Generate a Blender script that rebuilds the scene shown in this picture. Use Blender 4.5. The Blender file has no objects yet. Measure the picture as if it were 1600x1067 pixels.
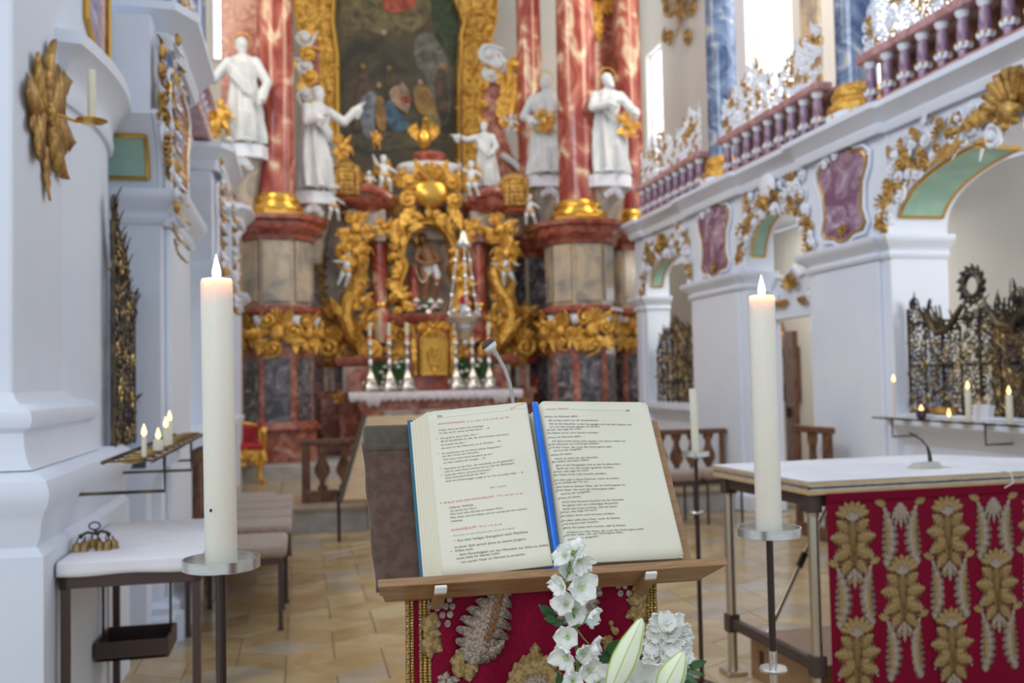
import bpy, math, random
from mathutils import Vector, Matrix, noise
random.seed(7)
sc = bpy.context.scene
COL = sc.collection
PI = math.pi
# ---------------------------------------------------------------- camera
CAM = Vector((-1.85, 0.0, 1.5))
yw = math.radians(12.4); pt = math.atan(59.5/1500); rl = 0.02
F0 = Vector((math.sin(yw), math.cos(yw), 0)); R0 = Vector((math.cos(yw), -math.sin(yw), 0)); Z = Vector((0, 0, 1))
FW = F0*math.cos(pt)+Z*math.sin(pt); U0 = -F0*math.sin(pt)+Z*math.cos(pt)
RT = math.cos(rl)*R0-math.sin(rl)*U0; UP = math.cos(rl)*U0+math.sin(rl)*R0
cd = bpy.data.cameras.new('camera'); cam = bpy.data.objects.new('camera', cd); COL.objects.link(cam)
m = Matrix((RT, UP, -FW)).transposed().to_4x4(); m.translation = CAM
cam.matrix_world = m
cd.sensor_width = 36; cd.lens = 36*1500/1600; cd.clip_start = 0.05; cd.clip_end = 200
cd.dof.use_dof = True; cd.dof.focus_distance = 1.62; cd.dof.aperture_fstop = 4.5
sc.camera = cam
# ---------------------------------------------------------------- light and exposure
w = bpy.data.worlds.new('daylight'); sc.world = w; w.use_nodes = True
bg = w.node_tree.nodes['Background']; bg.inputs[0].default_value = (0.80, 0.90, 1.0, 1); bg.inputs[1].default_value = 0.92
def area(name, loc, target, sx, sy, power, colr):
    l = bpy.data.lights.new(name, 'AREA'); l.shape = 'RECTANGLE'; l.size = sx; l.size_y = sy; l.energy = power; l.color = colr
    o = bpy.data.objects.new(name, l); COL.objects.link(o); o.location = loc
    o.rotation_euler = (Vector(target)-Vector(loc)).to_track_quat('-Z', 'Y').to_euler()
    return o
area('nave_fill', (-4.5, -4.5, 6.5), (-0.5, 5, 0.8), 3, 4, 240, (1.0, 0.97, 0.93))  # unseen fill, added from behind left to give the forms some modelling
area('choir_fill_left', (-4.2, 10.5, 8.5), (0.3, 15.5, 3), 2.5, 3.5, 250, (1.0, 0.84, 0.6))  # warm fill added out of view to light the altar
area('choir_fill_right', (4.2, 10.5, 8.5), (-0.3, 15.5, 3), 2.5, 3.5, 250, (1.0, 0.84, 0.6))  # added counterpart on the right, same warm altar fill
area('left_gallery_fill', (-4.4, 5.5, 7.0), (3.0, 8.5, 2.4), 4, 3, 330, (0.80, 0.88, 1.0))  # cool fill added high on the left to brighten the right wall
area('aisle_fill', (4.35, 4.1, 2.9), (4.2, 9.0, 1.6), 1.2, 1.0, 60, (1.0, 0.96, 0.88))  # fill added inside the aisle, out of view, to lift the dark arch
area('far_aisle_fill', (4.2, 10.9, 3.5), (4.2, 11.2, 0.5), 0.9, 2.6, 60, (1.0, 0.97, 0.9))  # another added fill, under the gallery slab, brightening the far aisle
vs = sc.view_settings; vs.view_transform = 'Standard'; vs.look = 'None'; vs.gamma = 1; vs.use_curve_mapping = False
vs.exposure = -0.28
# ---------------------------------------------------------------- pixel rays (used to place real things at real distances)
def ray(x, y): return FW+(x-800)/1500*RT-(y-533.5)/1500*UP
def P(x, y, D): return CAM+ray(x, y)*D
def PX(x, y, v): q = ray(x, y); return CAM+q*((v-CAM.x)/q.x)
def PY(x, y, v): q = ray(x, y); return CAM+q*((v-CAM.y)/q.y)
def PZ(x, y, v): q = ray(x, y); return CAM+q*((v-CAM.z)/q.z)
# ---------------------------------------------------------------- materials
MATS = {}
def mat(name, c, rough=0.5, metal=0.0, c2=None, scale=6, bump=0.0, bscale=40, detail=4, dist=0.0, stretch=(1, 1, 1), emit=None, es=0, c3=None, lo=0.4, hi=0.6, sub=0, coat=0, sheen=0, trans=0, wave=None, spec=0.5, alpha=None):
    m = bpy.data.materials.new(name); m.use_nodes = True; nt = m.node_tree; b = nt.nodes['Principled BSDF']
    b.inputs['Base Color'].default_value = (*c, 1); b.inputs['Roughness'].default_value = rough; b.inputs['Metallic'].default_value = metal
    b.inputs['Specular IOR Level'].default_value = spec
    if coat: b.inputs['Coat Weight'].default_value = coat; b.inputs['Coat Roughness'].default_value = 0.12
    if sheen: b.inputs['Sheen Weight'].default_value = sheen; b.inputs['Sheen Roughness'].default_value = 0.4
    if trans: b.inputs['Transmission Weight'].default_value = trans
    if sub: b.inputs['Subsurface Weight'].default_value = sub; b.inputs['Subsurface Radius'].default_value = (0.02, 0.012, 0.006); b.inputs['Subsurface Scale'].default_value = 1.0
    if emit: b.inputs['Emission Color'].default_value = (*emit, 1); b.inputs['Emission Strength'].default_value = es
    tc = nt.nodes.new('ShaderNodeTexCoord'); mp = nt.nodes.new('ShaderNodeMapping'); mp.inputs['Scale'].default_value = stretch
    nt.links.new(tc.outputs['Object'], mp.inputs[0])
    if c2:
        if wave:
            n = nt.nodes.new('ShaderNodeTexWave'); n.inputs['Scale'].default_value = scale; n.inputs['Distortion'].default_value = dist
            n.inputs['Detail'].default_value = detail; n.bands_direction = wave; fac = n.outputs['Fac']
        else:
            n = nt.nodes.new('ShaderNodeTexNoise'); n.inputs['Scale'].default_value = scale; n.inputs['Detail'].default_value = detail; n.inputs['Distortion'].default_value = dist; fac = n.outputs['Fac']
        nt.links.new(mp.outputs[0], n.inputs[0])
        r = nt.nodes.new('ShaderNodeValToRGB'); r.color_ramp.elements[0].position = lo; r.color_ramp.elements[1].position = hi
        r.color_ramp.elements[0].color = (*c, 1); r.color_ramp.elements[1].color = (*c2, 1)
        if c3:
            e = r.color_ramp.elements.new(min(1, hi+0.08)); e.color = (*c3, 1)
        nt.links.new(fac, r.inputs[0]); nt.links.new(r.outputs[0], b.inputs['Base Color'])
    if bump:
        n2 = nt.nodes.new('ShaderNodeTexNoise'); n2.inputs['Scale'].default_value = bscale; n2.inputs['Detail'].default_value = 3
        nt.links.new(tc.outputs['Object'], n2.inputs[0])
        bp = nt.nodes.new('ShaderNodeBump'); bp.inputs['Strength'].default_value = bump; bp.inputs['Distance'].default_value = 0.02
        nt.links.new(n2.outputs['Fac'], bp.inputs['Height']); nt.links.new(bp.outputs[0], b.inputs['Normal'])
    MATS[name] = m
    return m
mat('plaster', (0.79, 0.835, 0.94), 0.6, c2=(0.74, 0.79, 0.91), scale=1.2, bump=0.05, bscale=12)
mat('plaster_warm', (0.80, 0.77, 0.70), 0.7, c2=(0.74, 0.71, 0.64), scale=1.0)
mat('stucco_white', (0.82, 0.85, 0.94), 0.5)
mat('statue_white', (0.70, 0.72, 0.74), 0.35, c2=(0.62, 0.65, 0.68), scale=4)
mat('gold', (0.62, 0.31, 0.05), 0.36, 0.75, c2=(0.88, 0.54, 0.13), scale=14, bump=0.9, bscale=40)
mat('gold_dark', (0.34, 0.18, 0.045), 0.42, 0.6, c2=(0.62, 0.38, 0.11), scale=14, bump=0.5, bscale=30)
mat('gold_smooth', (0.74, 0.42, 0.08), 0.25, 0.85)
mat('bronze', (0.45, 0.33, 0.14), 0.35, 0.9, c2=(0.30, 0.2, 0.09), scale=20)
mat('mint', (0.36, 0.56, 0.46), 0.6, c2=(0.30, 0.48, 0.40), scale=5)
mat('marble_red', (0.30, 0.045, 0.03), 0.14, c2=(0.50, 0.15, 0.10), c3=(0.74, 0.56, 0.38), scale=2.5, dist=1.2, detail=8, lo=0.44, hi=0.555, coat=0.4, stretch=(1, 1, 0.7))
mat('marble_pink', (0.30, 0.075, 0.05), 0.18, c2=(0.50, 0.21, 0.15), c3=(0.60, 0.36, 0.25), scale=5, dist=1.5, detail=8, coat=0.4)
mat('marble_moulding', (0.24, 0.045, 0.028), 0.16, c2=(0.44, 0.13, 0.085), scale=6, dist=1, coat=0.4)
mat('marble_cream', (0.33, 0.30, 0.27), 0.2, c2=(0.62, 0.50, 0.36), c3=(0.60, 0.42, 0.28), scale=2.2, dist=1.5, detail=8, coat=0.3)
mat('marble_grey', (0.06, 0.055, 0.065), 0.15, c2=(0.22, 0.20, 0.22), c3=(0.42, 0.36, 0.32), scale=4, dist=2, detail=10, coat=0.4)
mat('marble_blue', (0.05, 0.09, 0.21), 0.16, c2=(0.22, 0.30, 0.46), c3=(0.58, 0.54, 0.50), scale=2.6, dist=2.2, detail=10, coat=0.4)
mat('marble_violet', (0.21, 0.10, 0.19), 0.2, c2=(0.42, 0.30, 0.42), c3=(0.62, 0.55, 0.62), scale=4, dist=1.5, detail=9, lo=0.42, hi=0.6, coat=0.3)
mat('marble_rose', (0.42, 0.20, 0.21), 0.2, c2=(0.56, 0.33, 0.34), scale=6, dist=1.5, detail=9)
mat('stone_step', (0.52, 0.50, 0.48), 0.5, c2=(0.42, 0.38, 0.34), scale=5, detail=8)
mat('grout', (0.30, 0.23, 0.15), 0.8)
for i, (a, b) in enumerate([((0.45, 0.31, 0.15), (0.54, 0.39, 0.21)), ((0.40, 0.27, 0.13), (0.49, 0.35, 0.19)), ((0.50, 0.36, 0.19), (0.60, 0.46, 0.27)), ((0.41, 0.33, 0.24), (0.49, 0.41, 0.31))]):
    mat('tile_%d' % i, a, 0.17, c2=b, scale=3.5, detail=8, dist=0.6, bump=0.03, bscale=8, spec=0.6)
mat('wood', (0.25, 0.125, 0.05), 0.4, c2=(0.40, 0.225, 0.105), scale=10, dist=1.5, detail=6, stretch=(1, 12, 12), lo=0.3, hi=0.7, coat=0.2)
mat('wood_light', (0.52, 0.36, 0.20), 0.5, c2=(0.60, 0.44, 0.27), scale=6, stretch=(1, 10, 10))
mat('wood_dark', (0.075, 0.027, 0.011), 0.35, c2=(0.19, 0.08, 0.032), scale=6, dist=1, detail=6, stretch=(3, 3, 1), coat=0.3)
mat('velvet', (0.085, 0.045, 0.034), 0.95, c2=(0.125, 0.068, 0.05), scale=60, detail=3, sheen=0.6, bump=0.4, bscale=500)
mat('velvet_olive', (0.075, 0.06, 0.042), 0.95, c2=(0.10, 0.08, 0.058), scale=60, sheen=0.4, bump=0.4, bscale=500)
mat('upholstery', (0.27, 0.19, 0.145), 0.9, c2=(0.33, 0.24, 0.19), scale=40, sheen=0.4)
mat('linen', (0.80, 0.79, 0.84), 0.85, c2=(0.72, 0.71, 0.77), scale=3, bump=0.1, bscale=15)
mat('lace', (0.78, 0.74, 0.80), 0.8, c2=(0.55, 0.48, 0.55), scale=60)
mat('brocade_red', (0.165, 0.001, 0.018), 0.7, c2=(0.195, 0.002, 0.024), scale=150, spec=0.12)
mat('brocade_red_deep', (0.15, 0.001, 0.016), 0.75, c2=(0.17, 0.002, 0.02), scale=150, spec=0.12)
mat('thread_gold', (0.46, 0.28, 0.09), 0.5, 0.1, c2=(0.78, 0.54, 0.24), scale=160, detail=2, bump=0.8, bscale=600)
mat('thread_bronze', (0.32, 0.14, 0.055), 0.5, 0.1, c2=(0.52, 0.28, 0.12), scale=160, detail=2, bump=0.8, bscale=600)
mat('thread_silver', (0.46, 0.33, 0.25), 0.5, 0.1, c2=(0.84, 0.70, 0.56), scale=220, detail=2, bump=0.8, bscale=700)
mat('braid', (0.16, 0.10, 0.02), 0.4, 0.5, c2=(0.60, 0.42, 0.10), scale=70, wave='Z', dist=0.5, detail=1, lo=0.2, hi=0.7)
mat('silver', (0.72, 0.71, 0.69), 0.25, 1.0, c2=(0.60, 0.58, 0.55), scale=20, bump=0.15, bscale=60)
mat('silver_brushed', (0.62, 0.60, 0.56), 0.28, 1.0, c2=(0.72, 0.70, 0.66), scale=30, stretch=(1, 1, 12))
mat('steel_warm', (0.58, 0.52, 0.42), 0.3, 1.0)
mat('metal_dark', (0.055, 0.035, 0.03), 0.35, 0.6)
mat('metal_brown', (0.085, 0.055, 0.05), 0.4, 0.4)
mat('iron', (0.045, 0.042, 0.05), 0.4, 0.8, c2=(0.16, 0.12, 0.07), scale=9)
mat('plastic_white', (0.75, 0.75, 0.70), 0.4)
mat('plastic_beige', (0.46, 0.45, 0.39), 0.45)
mat('plastic_grey', (0.36, 0.35, 0.33), 0.45)
mat('plastic_black', (0.02, 0.02, 0.022), 0.4)
mat('paper', (0.76, 0.725, 0.60), 0.75, c2=(0.72, 0.685, 0.56), scale=6)
mat('paper_edge', (0.66, 0.61, 0.47), 0.8, c2=(0.78, 0.73, 0.58), scale=160, stretch=(1, 0.02, 0.02), wave='X', lo=0.2, hi=0.8)
mat('cover_blue', (0.012, 0.12, 0.20), 0.4)
mat('ribbon_blue', (0.0, 0.12, 0.62), 0.35, c2=(0.0, 0.17, 0.75), scale=12, sheen=0.2)
mat('ink', (0.06, 0.06, 0.06), 0.8)
mat('ink_grey', (0.28, 0.28, 0.27), 0.8)
mat('ink_red', (0.62, 0.10, 0.10), 0.8)
mat('flame', (1, 0.6, 0.2), 0.5, emit=(1.0, 0.58, 0.20), es=5)
mat('flame_core', (1, 0.9, 0.6), 0.5, emit=(1.0, 0.74, 0.38), es=5)
mat('wick', (0.03, 0.02, 0.02), 0.9)
mat('petal', (0.90, 0.90, 0.86), 0.5, c2=(0.84, 0.86, 0.80), scale=30, sub=0.15)
mat('petal_green', (0.50, 0.62, 0.22), 0.5, c2=(0.62, 0.72, 0.34), scale=30)
mat('lily_petal', (0.80, 0.86, 0.62), 0.45, c2=(0.84, 0.87, 0.76), scale=18, sub=0.15)
mat('petal_pink', (0.75, 0.35, 0.42), 0.6)
mat('bud_green', (0.42, 0.56, 0.10), 0.45, c2=(0.34, 0.50, 0.08), scale=30)
mat('leaf', (0.02, 0.075, 0.022), 0.4, c2=(0.04, 0.13, 0.035), scale=20)
mat('stem', (0.12, 0.26, 0.06), 0.5)
mat('paint_dark', (0.035, 0.025, 0.012), 0.4, c2=(0.10, 0.075, 0.03), scale=1.3, dist=1)
mat('skin_brown', (0.30, 0.15, 0.07), 0.5)
mat('skin_pink', (0.55, 0.30, 0.22), 0.6)
mat('hair_dark', (0.04, 0.025, 0.018), 0.7)
mat('red_cloth', (0.45, 0.02, 0.03), 0.7)
mat('ruby', (0.45, 0.0, 0.06), 0.2, coat=0.5)
mat('wax_orange', (0.8, 0.16, 0.05), 0.5)
mat('glass', (0.9, 0.95, 1.0), 0.15, trans=1.0)
mat('lead', (0.35, 0.36, 0.38), 0.5)
mat('face_red', (0.35, 0.06, 0.04), 0.6)
def wax(name):
    m = mat(name, (0.79, 0.79, 0.72), 0.42, sub=0.9); b = m.node_tree.nodes['Principled BSDF']
    b.inputs['Subsurface Radius'].default_value = (0.08, 0.026, 0.012); return m
# ---------------------------------------------------------------- mesh builder
def frame(o, rz=0.0, rx=0.0, ry=0.0, s=1.0):
    return Matrix.Translation(Vector(o)) @ Matrix.Rotation(rz, 4, 'Z') @ Matrix.Rotation(rx, 4, 'X') @ Matrix.Rotation(ry, 4, 'Y') @ Matrix.Scale(s, 4)
def perp(d):
    d = d.normalized(); a = Vector((0, 0, 1)) if abs(d.z) < 0.9 else Vector((1, 0, 0))
    u = d.cross(a).normalized(); return u, d.cross(u).normalized()
STF = [False]; STUFFN = ('carving', 'foliage', 'scroll', 'leaves', 'leafwork', 'trim', 'highlight', 'vein', 'cup', 'gilding', 'embroidered', 'crest', 'festoon', 'lattice', 'ornament', 'cartouche', 'capital', 'relief', 'shell', 'petals', 'stamens', 'halo', 'printed_text', 'cluster', 'garland', 'chain', 'gilded_strip', 'baluster_x', 'wings', 'palmette', 'feather', 'rosette', 'gilded_drop', 'canvas', 'studs')
class MB:
    def __init__(s, T=None): s.v = []; s.f = []; s.n = 0; s.T = T or Matrix()
    def add(s, vs, fs):
        s.n += 1; n = len(s.v); s.v += [s.T @ Vector(p) for p in vs]; s.f += [tuple(i+n for i in f) for f in fs]; return s
    def box(s, c, d, rz=0, rx=0, ry=0):
        M = frame(c, rz, rx, ry); x, y, z = [k/2 for k in d]
        vs = [M @ Vector((a*x, b*y, e*z)) for a in (-1, 1) for b in (-1, 1) for e in (-1, 1)]
        return s.add(vs, [(0, 1, 3, 2), (4, 6, 7, 5), (0, 4, 5, 1), (2, 3, 7, 6), (0, 2, 6, 4), (1, 5, 7, 3)])
    def bb(s, a, b): a = Vector(a); b = Vector(b); return s.box((a+b)/2, b-a)
    def surf(s, fn, nu, nv, cu=False, cv=False):
        vs = []; U = nu if cu else nu+1; V = nv if cv else nv+1
        for i in range(U):
            for j in range(V): vs.append(fn(i/nu, j/nv))
        fs = []
        for i in range(nu):
            for j in range(nv):
                a = i*V+j; b = ((i+1) % U)*V+j; c = ((i+1) % U)*V+(j+1) % V; d = i*V+(j+1) % V
                fs.append((a, b, c, d))
        return s.add(vs, fs)
    def lathe(s, prof, c=(0, 0, 0), n=20, fold=None, sx=1, sy=1, M=None):
        c = Vector(c); vs = []; fs = []; k = len(prof)
        for i in range(n):
            t = 2*PI*i/n
            for (r, z) in prof:
                rr = r*(fold(t, z) if fold else 1)
                p = Vector((rr*math.cos(t)*sx, rr*math.sin(t)*sy, z)); vs.append(c+(M @ p if M else p))
        for i in range(n):
            for j in range(k-1):
                a = i*k+j; b = ((i+1) % n)*k+j; fs.append((a, b, b+1, a+1))
        fs.append(tuple(i*k for i in reversed(range(n)))); fs.append(tuple(i*k+k-1 for i in range(n)))
        return s.add(vs, fs)
    def tube(s, pts, r, n=8, flat=1.0, ref=None):
        pts = [Vector(p) for p in pts]; m = len(pts); vs = []; fs = []
        rs = r if isinstance(r, (list, tuple)) else [r]*m
        u = None
        for i in range(m):
            d = (pts[min(i+1, m-1)]-pts[max(i-1, 0)])
            if d.length < 1e-9: d = Vector((0, 0, 1))
            d.normalize()
            if ref is not None: u = Vector(ref).cross(d); u = u.normalized() if u.length > 1e-6 else perp(d)[0]
            elif u is None: u, _ = perp(d)
            else:
                u = u-d*u.dot(d); u = u.normalized() if u.length > 1e-6 else perp(d)[0]
            w_ = d.cross(u)
            for k in range(n):
                t = 2*PI*k/n; vs.append(pts[i]+(u*math.cos(t)+w_*math.sin(t)*flat)*rs[i])
        for i in range(m-1):
            for k in range(n): fs.append((i*n+k, i*n+(k+1) % n, (i+1)*n+(k+1) % n, (i+1)*n+k))
        fs.append(tuple(reversed(range(n)))); fs.append(tuple((m-1)*n+k for k in range(n)))
        return s.add(vs, fs)
    def ball(s, c, r, n=10, m=6, M=None):
        c = Vector(c); r = Vector(r) if isinstance(r, (tuple, list, Vector)) else Vector((r, r, r))
        vs = []; fs = []
        for j in range(1, m):
            a = PI*j/m
            for i in range(n):
                t = 2*PI*i/n; p = Vector((r.x*math.sin(a)*math.cos(t), r.y*math.sin(a)*math.sin(t), -r.z*math.cos(a))); vs.append(c+(M @ p if M else p))
        t0 = Vector((0, 0, -r.z)); t1 = Vector((0, 0, r.z)); vs.append(c+(M @ t0 if M else t0)); vs.append(c+(M @ t1 if M else t1)); b = len(vs)-2
        for i in range(n): fs.append((b, (i+1) % n, i)); fs.append((b+1, (m-2)*n+i, (m-2)*n+(i+1) % n))
        for j in range(m-2):
            for i in range(n): fs.append((j*n+i, j*n+(i+1) % n, (j+1)*n+(i+1) % n, (j+1)*n+i))
        return s.add(vs, fs)
    def cap(s, a, b, ra, rb, n=10):          # tapered limb with round ends
        a = Vector(a); b = Vector(b); d = b-a; L = d.length
        if L < 1e-6: return s.ball(a, ra)
        d.normalize(); pts = []; rs = []
        for k in range(4): t = PI/2*(k/3); pts.append(a-d*ra*math.cos(t)); rs.append(max(ra*math.sin(t), ra*0.05))
        for k in range(4): t = PI/2*(k/3); pts.append(b+d*rb*math.sin(t)); rs.append(max(rb*math.cos(t), rb*0.05))
        return s.tube(pts, rs, n)
    def prism(s, poly, y0, y1):               # polygon in the XZ plane, extruded along Y
        n = len(poly); vs = [(p[0], y0, p[1]) for p in poly]+[(p[0], y1, p[1]) for p in poly]
        fs = [tuple(range(n)), tuple(reversed(range(n, 2*n)))]+[(i, n+i, n+(i+1) % n, (i+1) % n) for i in range(n)]
        return s.add(vs, fs)
    def slab(s, poly, z0, z1):                # polygon in the XY plane, extruded along Z
        n = len(poly); vs = [(p[0], p[1], z0) for p in poly]+[(p[0], p[1], z1) for p in poly]
        fs = [tuple(reversed(range(n))), tuple(range(n, 2*n))]+[(i, (i+1) % n, n+(i+1) % n, n+i) for i in range(n)]
        return s.add(vs, fs)
    def sweep(s, prof, path, closed=False):   # moulding: prof [(out, z)], out measured to the right of the path
        n = len(path); k = len(prof); vs = []; fs = []
        P2 = [Vector((p[0], p[1])) for p in path]
        for i in range(n):
            a = P2[(i-1) % n] if (closed or i > 0) else None; c = P2[(i+1) % n] if (closed or i < n-1) else None
            d1 = (P2[i]-a).normalized() if a is not None else (c-P2[i]).normalized()
            d2 = (c-P2[i]).normalized() if c is not None else d1
            n1 = Vector((d1.y, -d1.x)); n2 = Vector((d2.y, -d2.x)); b = n1+n2
            b = b/max(0.3, (b.dot(n1))) if b.length > 1e-6 else n1
            for (o, z) in prof: q = P2[i]+b*o; vs.append((q.x, q.y, z))
        for i in range(n if closed else n-1):
            for j in range(k): a = i*k+j; b2 = ((i+1) % n)*k+j; fs.append((a, b2, ((i+1) % n)*k+(j+1) % k, i*k+(j+1) % k))
        if not closed: fs.append(tuple(range(k))); fs.append(tuple((n-1)*k+j for j in reversed(range(k))))
        return s.add(vs, fs)
    def scroll(s, c, r, rad, a0=0.0, turns=1.4, flip=1, tail=0.0, n=6, y=0, N=None, bulb=1.6):   # C scroll in XZ plane
        N = N or max(8, int(10*turns)); pts = []; rs = []
        for i in range(N+1):
            t = i/N; rr = r*(1-t)**0.8*0.85+r*0.15; a = a0+flip*2*PI*turns*t
            pts.append((c[0]+rr*math.cos(a), y-0.3*rad*t*3, c[1]+rr*math.sin(a))); rs.append(rad*(0.55+0.45*math.sin(PI*min(1, t*1.1))))
        if tail:
            p0 = Vector(pts[0]); p1 = Vector(pts[1]); d = (p0-p1).normalized(); pts = [tuple(p0+d*tail), tuple(p0+d*tail*0.5)]+pts; rs = [rad*0.15, rad*0.5]+rs
        s.tube(pts, rs, n); s.ball(pts[-1], rad*bulb, 7, 5); return s
    def fan(s, c, r, a0, a1, k, rad, y=0, inner=0.25):    # shell of radiating ribs in XZ
        for i in range(k):
            a = a0+(a1-a0)*(i+0.5)/k; L = r*(1-0.18*abs(2*(i+0.5)/k-1)**1.5)
            d = Vector((math.cos(a), 0, math.sin(a))); o = Vector((c[0], y, c[1]))
            s.tube([o+d*r*inner, o+d*L*0.6+Vector((0, -rad*0.8, 0)), o+d*L*0.92+Vector((0, -rad*1.4, 0)), o+d*L], [rad*0.35, rad*0.8, rad, rad*0.3], 6)
        return s
    def leafy(s, p, ang, L, W, curl=0.3, y=0, th=0.012, lobes=5, serr=0.35, bend=0.0, up=0.25):   # acanthus leaf in XZ, bulging to -Y
        N = lobes*4 if lobes > 1 else 6; left = []; mid = []; right = []
        x, z, a = p[0], p[1], ang
        for i in range(N+1):
            t = i/N; fq = ((t*lobes) % 1.0)**0.75; ww = W*math.sin(PI*(0.06+0.90*t)**0.8)*(1-serr*(1-math.sqrt(max(0, 1-(2*fq-1)**2))) if lobes > 1 else 1)
            ww = max(ww, 0.0)
            if i == N: ww = 0
            nx, nz = -math.sin(a), math.cos(a); by = y-L*curl*t*t
            mid.append((x, by-W*up, z)); left.append((x+nx*ww, by, z+nz*ww)); right.append((x-nx*ww, by, z-nz*ww))
            a += bend/N; x += math.cos(a)*L/N; z += math.sin(a)*L/N
        vs = left+mid+right+[(q[0], q[1]+th, q[2]) for q in mid]; n = N+1; fs = []
        for i in range(N):
            fs += [(i, i+1, n+i+1, n+i), (n+i, n+i+1, 2*n+i+1, 2*n+i), (2*n+i, 2*n+i+1, 3*n+i+1, 3*n+i), (3*n+i, 3*n+i+1, i+1, i)]
        return s.add(vs, fs)
    def obj(s, name, mt, parent=None, smooth=True, bevel=0, remesh=0, sub=0, org=None, thick=0):
        me = bpy.data.meshes.new(name)
        o0 = Vector(org) if org is not None else (Vector(parent['_o']) if parent is not None and '_o' in parent else Vector())
        me.from_pydata([tuple(v-o0) for v in s.v], [], s.f); me.update()
        if any(k_ in name for k_ in STUFFN) and s.n >= 2: STF[0] = True
        else: STF[0] = False
        me.materials.append(MATS[mt] if isinstance(mt, str) else mt)
        o = bpy.data.objects.new(name, me); COL.objects.link(o)
        if STF[0]: o['kind'] = 'stuff'
        if parent is not None:
            o.parent = parent; o['_o'] = list(o0)
        else: o.location = o0; o['_o'] = list(o0)
        if thick: md = o.modifiers.new('thick', 'SOLIDIFY'); md.thickness = thick; md.offset = 0
        if remesh:
            md = o.modifiers.new('skin', 'REMESH'); md.mode = 'VOXEL'; md.voxel_size = remesh; md.use_smooth_shade = True
            md = o.modifiers.new('soft', 'SMOOTH'); md.factor = 0.5; md.iterations = 2
        if bevel: md = o.modifiers.new('bevel', 'BEVEL'); md.width = bevel; md.segments = 2; md.limit_method = 'ANGLE'; md.angle_limit = 0.7
        if sub: md = o.modifiers.new('sub', 'SUBSURF'); md.levels = sub; md.render_levels = sub
        if smooth:
            for p in me.polygons: p.use_smooth = True
            if smooth != 2 and not remesh and not sub: me.set_sharp_from_angle(angle=0.65)
        return o
def thing(name, label, cat, loc=(0, 0, 0), group=None):
    o = bpy.data.objects.new(name, None); COL.objects.link(o); o.location = loc; o.empty_display_size = 0.05; o['_o'] = list(loc)
    o['label'] = label; o['category'] = cat
    if group: o['group'] = group
    return o
def tag(o, label, cat, group=None, kind=None):
    o['label'] = label; o['category'] = cat
    if group: o['group'] = group
    if kind: o['kind'] = kind
    return o
def structure(o): o['kind'] = 'structure'; return o
def sroot(name):
    o = bpy.data.objects.new(name, None); COL.objects.link(o); o['kind'] = 'structure'; o['_o'] = [0, 0, 0]; o.empty_display_size = 0.05; return o
def dup(root, loc=None, rz=None, label=None, group=None, scale=None):
    def cp(o, par):
        c = o.copy(); COL.objects.link(c); c.parent = par
        for ch in list(o.children): cp(ch, c)
        return c
    kids = list(root.children); r = root.copy(); COL.objects.link(r)
    for k in kids: cp(k, r)
    if loc is not None: r.location = loc
    if rz is not None: r.rotation_euler.z = rz
    if label: r['label'] = label
    if group: r['group'] = group
    if scale is not None: r.scale = (scale,)*3 if not isinstance(scale, tuple) else scale
    return r
def stuff(o): o['kind'] = 'stuff'; return o
def piece(par, nm, mt, T, meth, *a, **k):
    m_ = MB(T); getattr(m_, meth)(*a, **k); return m_.obj(nm, mt, par)
RZR = -PI/2   # local front (-Y) turned to face -X : right wall
RZL = PI/2    # local front turned to face +X : left wall
# ================================================================ FLOOR
fl = sroot('floor')
MB().bb((-3.6, -0.5, -0.12), (6.2, 10.05, -0.012)).obj('screed', 'grout', fl, False)
a_ = 0.30; hx = a_*math.sqrt(3)/2; cnt = 0
tiles = []
for r in range(-1, 30):
    for c in range(-12, 14):
        ox = c*2*hx+(hx if r % 2 else 0)-0.13; oy = r*1.5*a_+0.9
        hexp = [(ox+a_*math.cos(PI/6+k*PI/3), oy+a_*math.sin(PI/6+k*PI/3)) for k in range(6)]
        for k in range(3):
            q = [(ox, oy)]+[hexp[(2*k+j+1) % 6] for j in range(3)]
            if min(p[1] for p in q) < 2.2 or max(p[1] for p in q) > 10.2 or min(p[0] for p in q) < -3.1 or max(p[0] for p in q) > 3.3: continue
            tiles.append((q, k))
random.seed(3)
def tile_mesh(q):
    cx = sum(p[0] for p in q)/4; cy = sum(p[1] for p in q)/4
    ins = lambda s_: [(cx+(p[0]-cx)*s_, min(cy+(p[1]-cy)*s_, 10.045)) for p in q]
    return ins(0.985), ins(0.965)
def vis(q):
    x = sum(p[0] for p in q)/4; y = sum(p[1] for p in q)/4; v = Vector((x, y, 0))-CAM; D = v.dot(FW)
    px = 800+1500*v.dot(RT)/D; py = 533.5-1500*v.dot(UP)/D
    return (-60 < px < 1660 and 760 < py < 1110), D
tiles.sort(key=lambda t: vis(t[0])[1]); rest = [MB() for _ in range(4)]
for q, k in tiles:
    ok, D = vis(q); mi = random.choices([0, 1, 2, 3], (4, 4, 2.2, 2))[0]
    o1, o2 = tile_mesh(q); h = random.uniform(-0.0015, 0.0015)
    mb = MB() if (ok and cnt < 300) else rest[mi]
    mb.add([(p[0], p[1], -0.02) for p in o1]+[(p[0], p[1], -0.003+h) for p in o1]+[(p[0], p[1], h) for p in o2],
           [(0, 1, 5, 4), (1, 2, 6, 5), (2, 3, 7, 6), (3, 0, 4, 7), (4, 5, 9, 8), (5, 6, 10, 9), (6, 7, 11, 10), (7, 4, 8, 11), (8, 9, 10, 11)])
    if ok and cnt < 300: mb.obj('stone_tile', 'tile_%d' % mi, fl, False); cnt += 1
for i, mb in enumerate(rest):
    if mb.v: stuff(mb.obj('stone_tiles', 'tile_%d' % i, fl, False))
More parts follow.
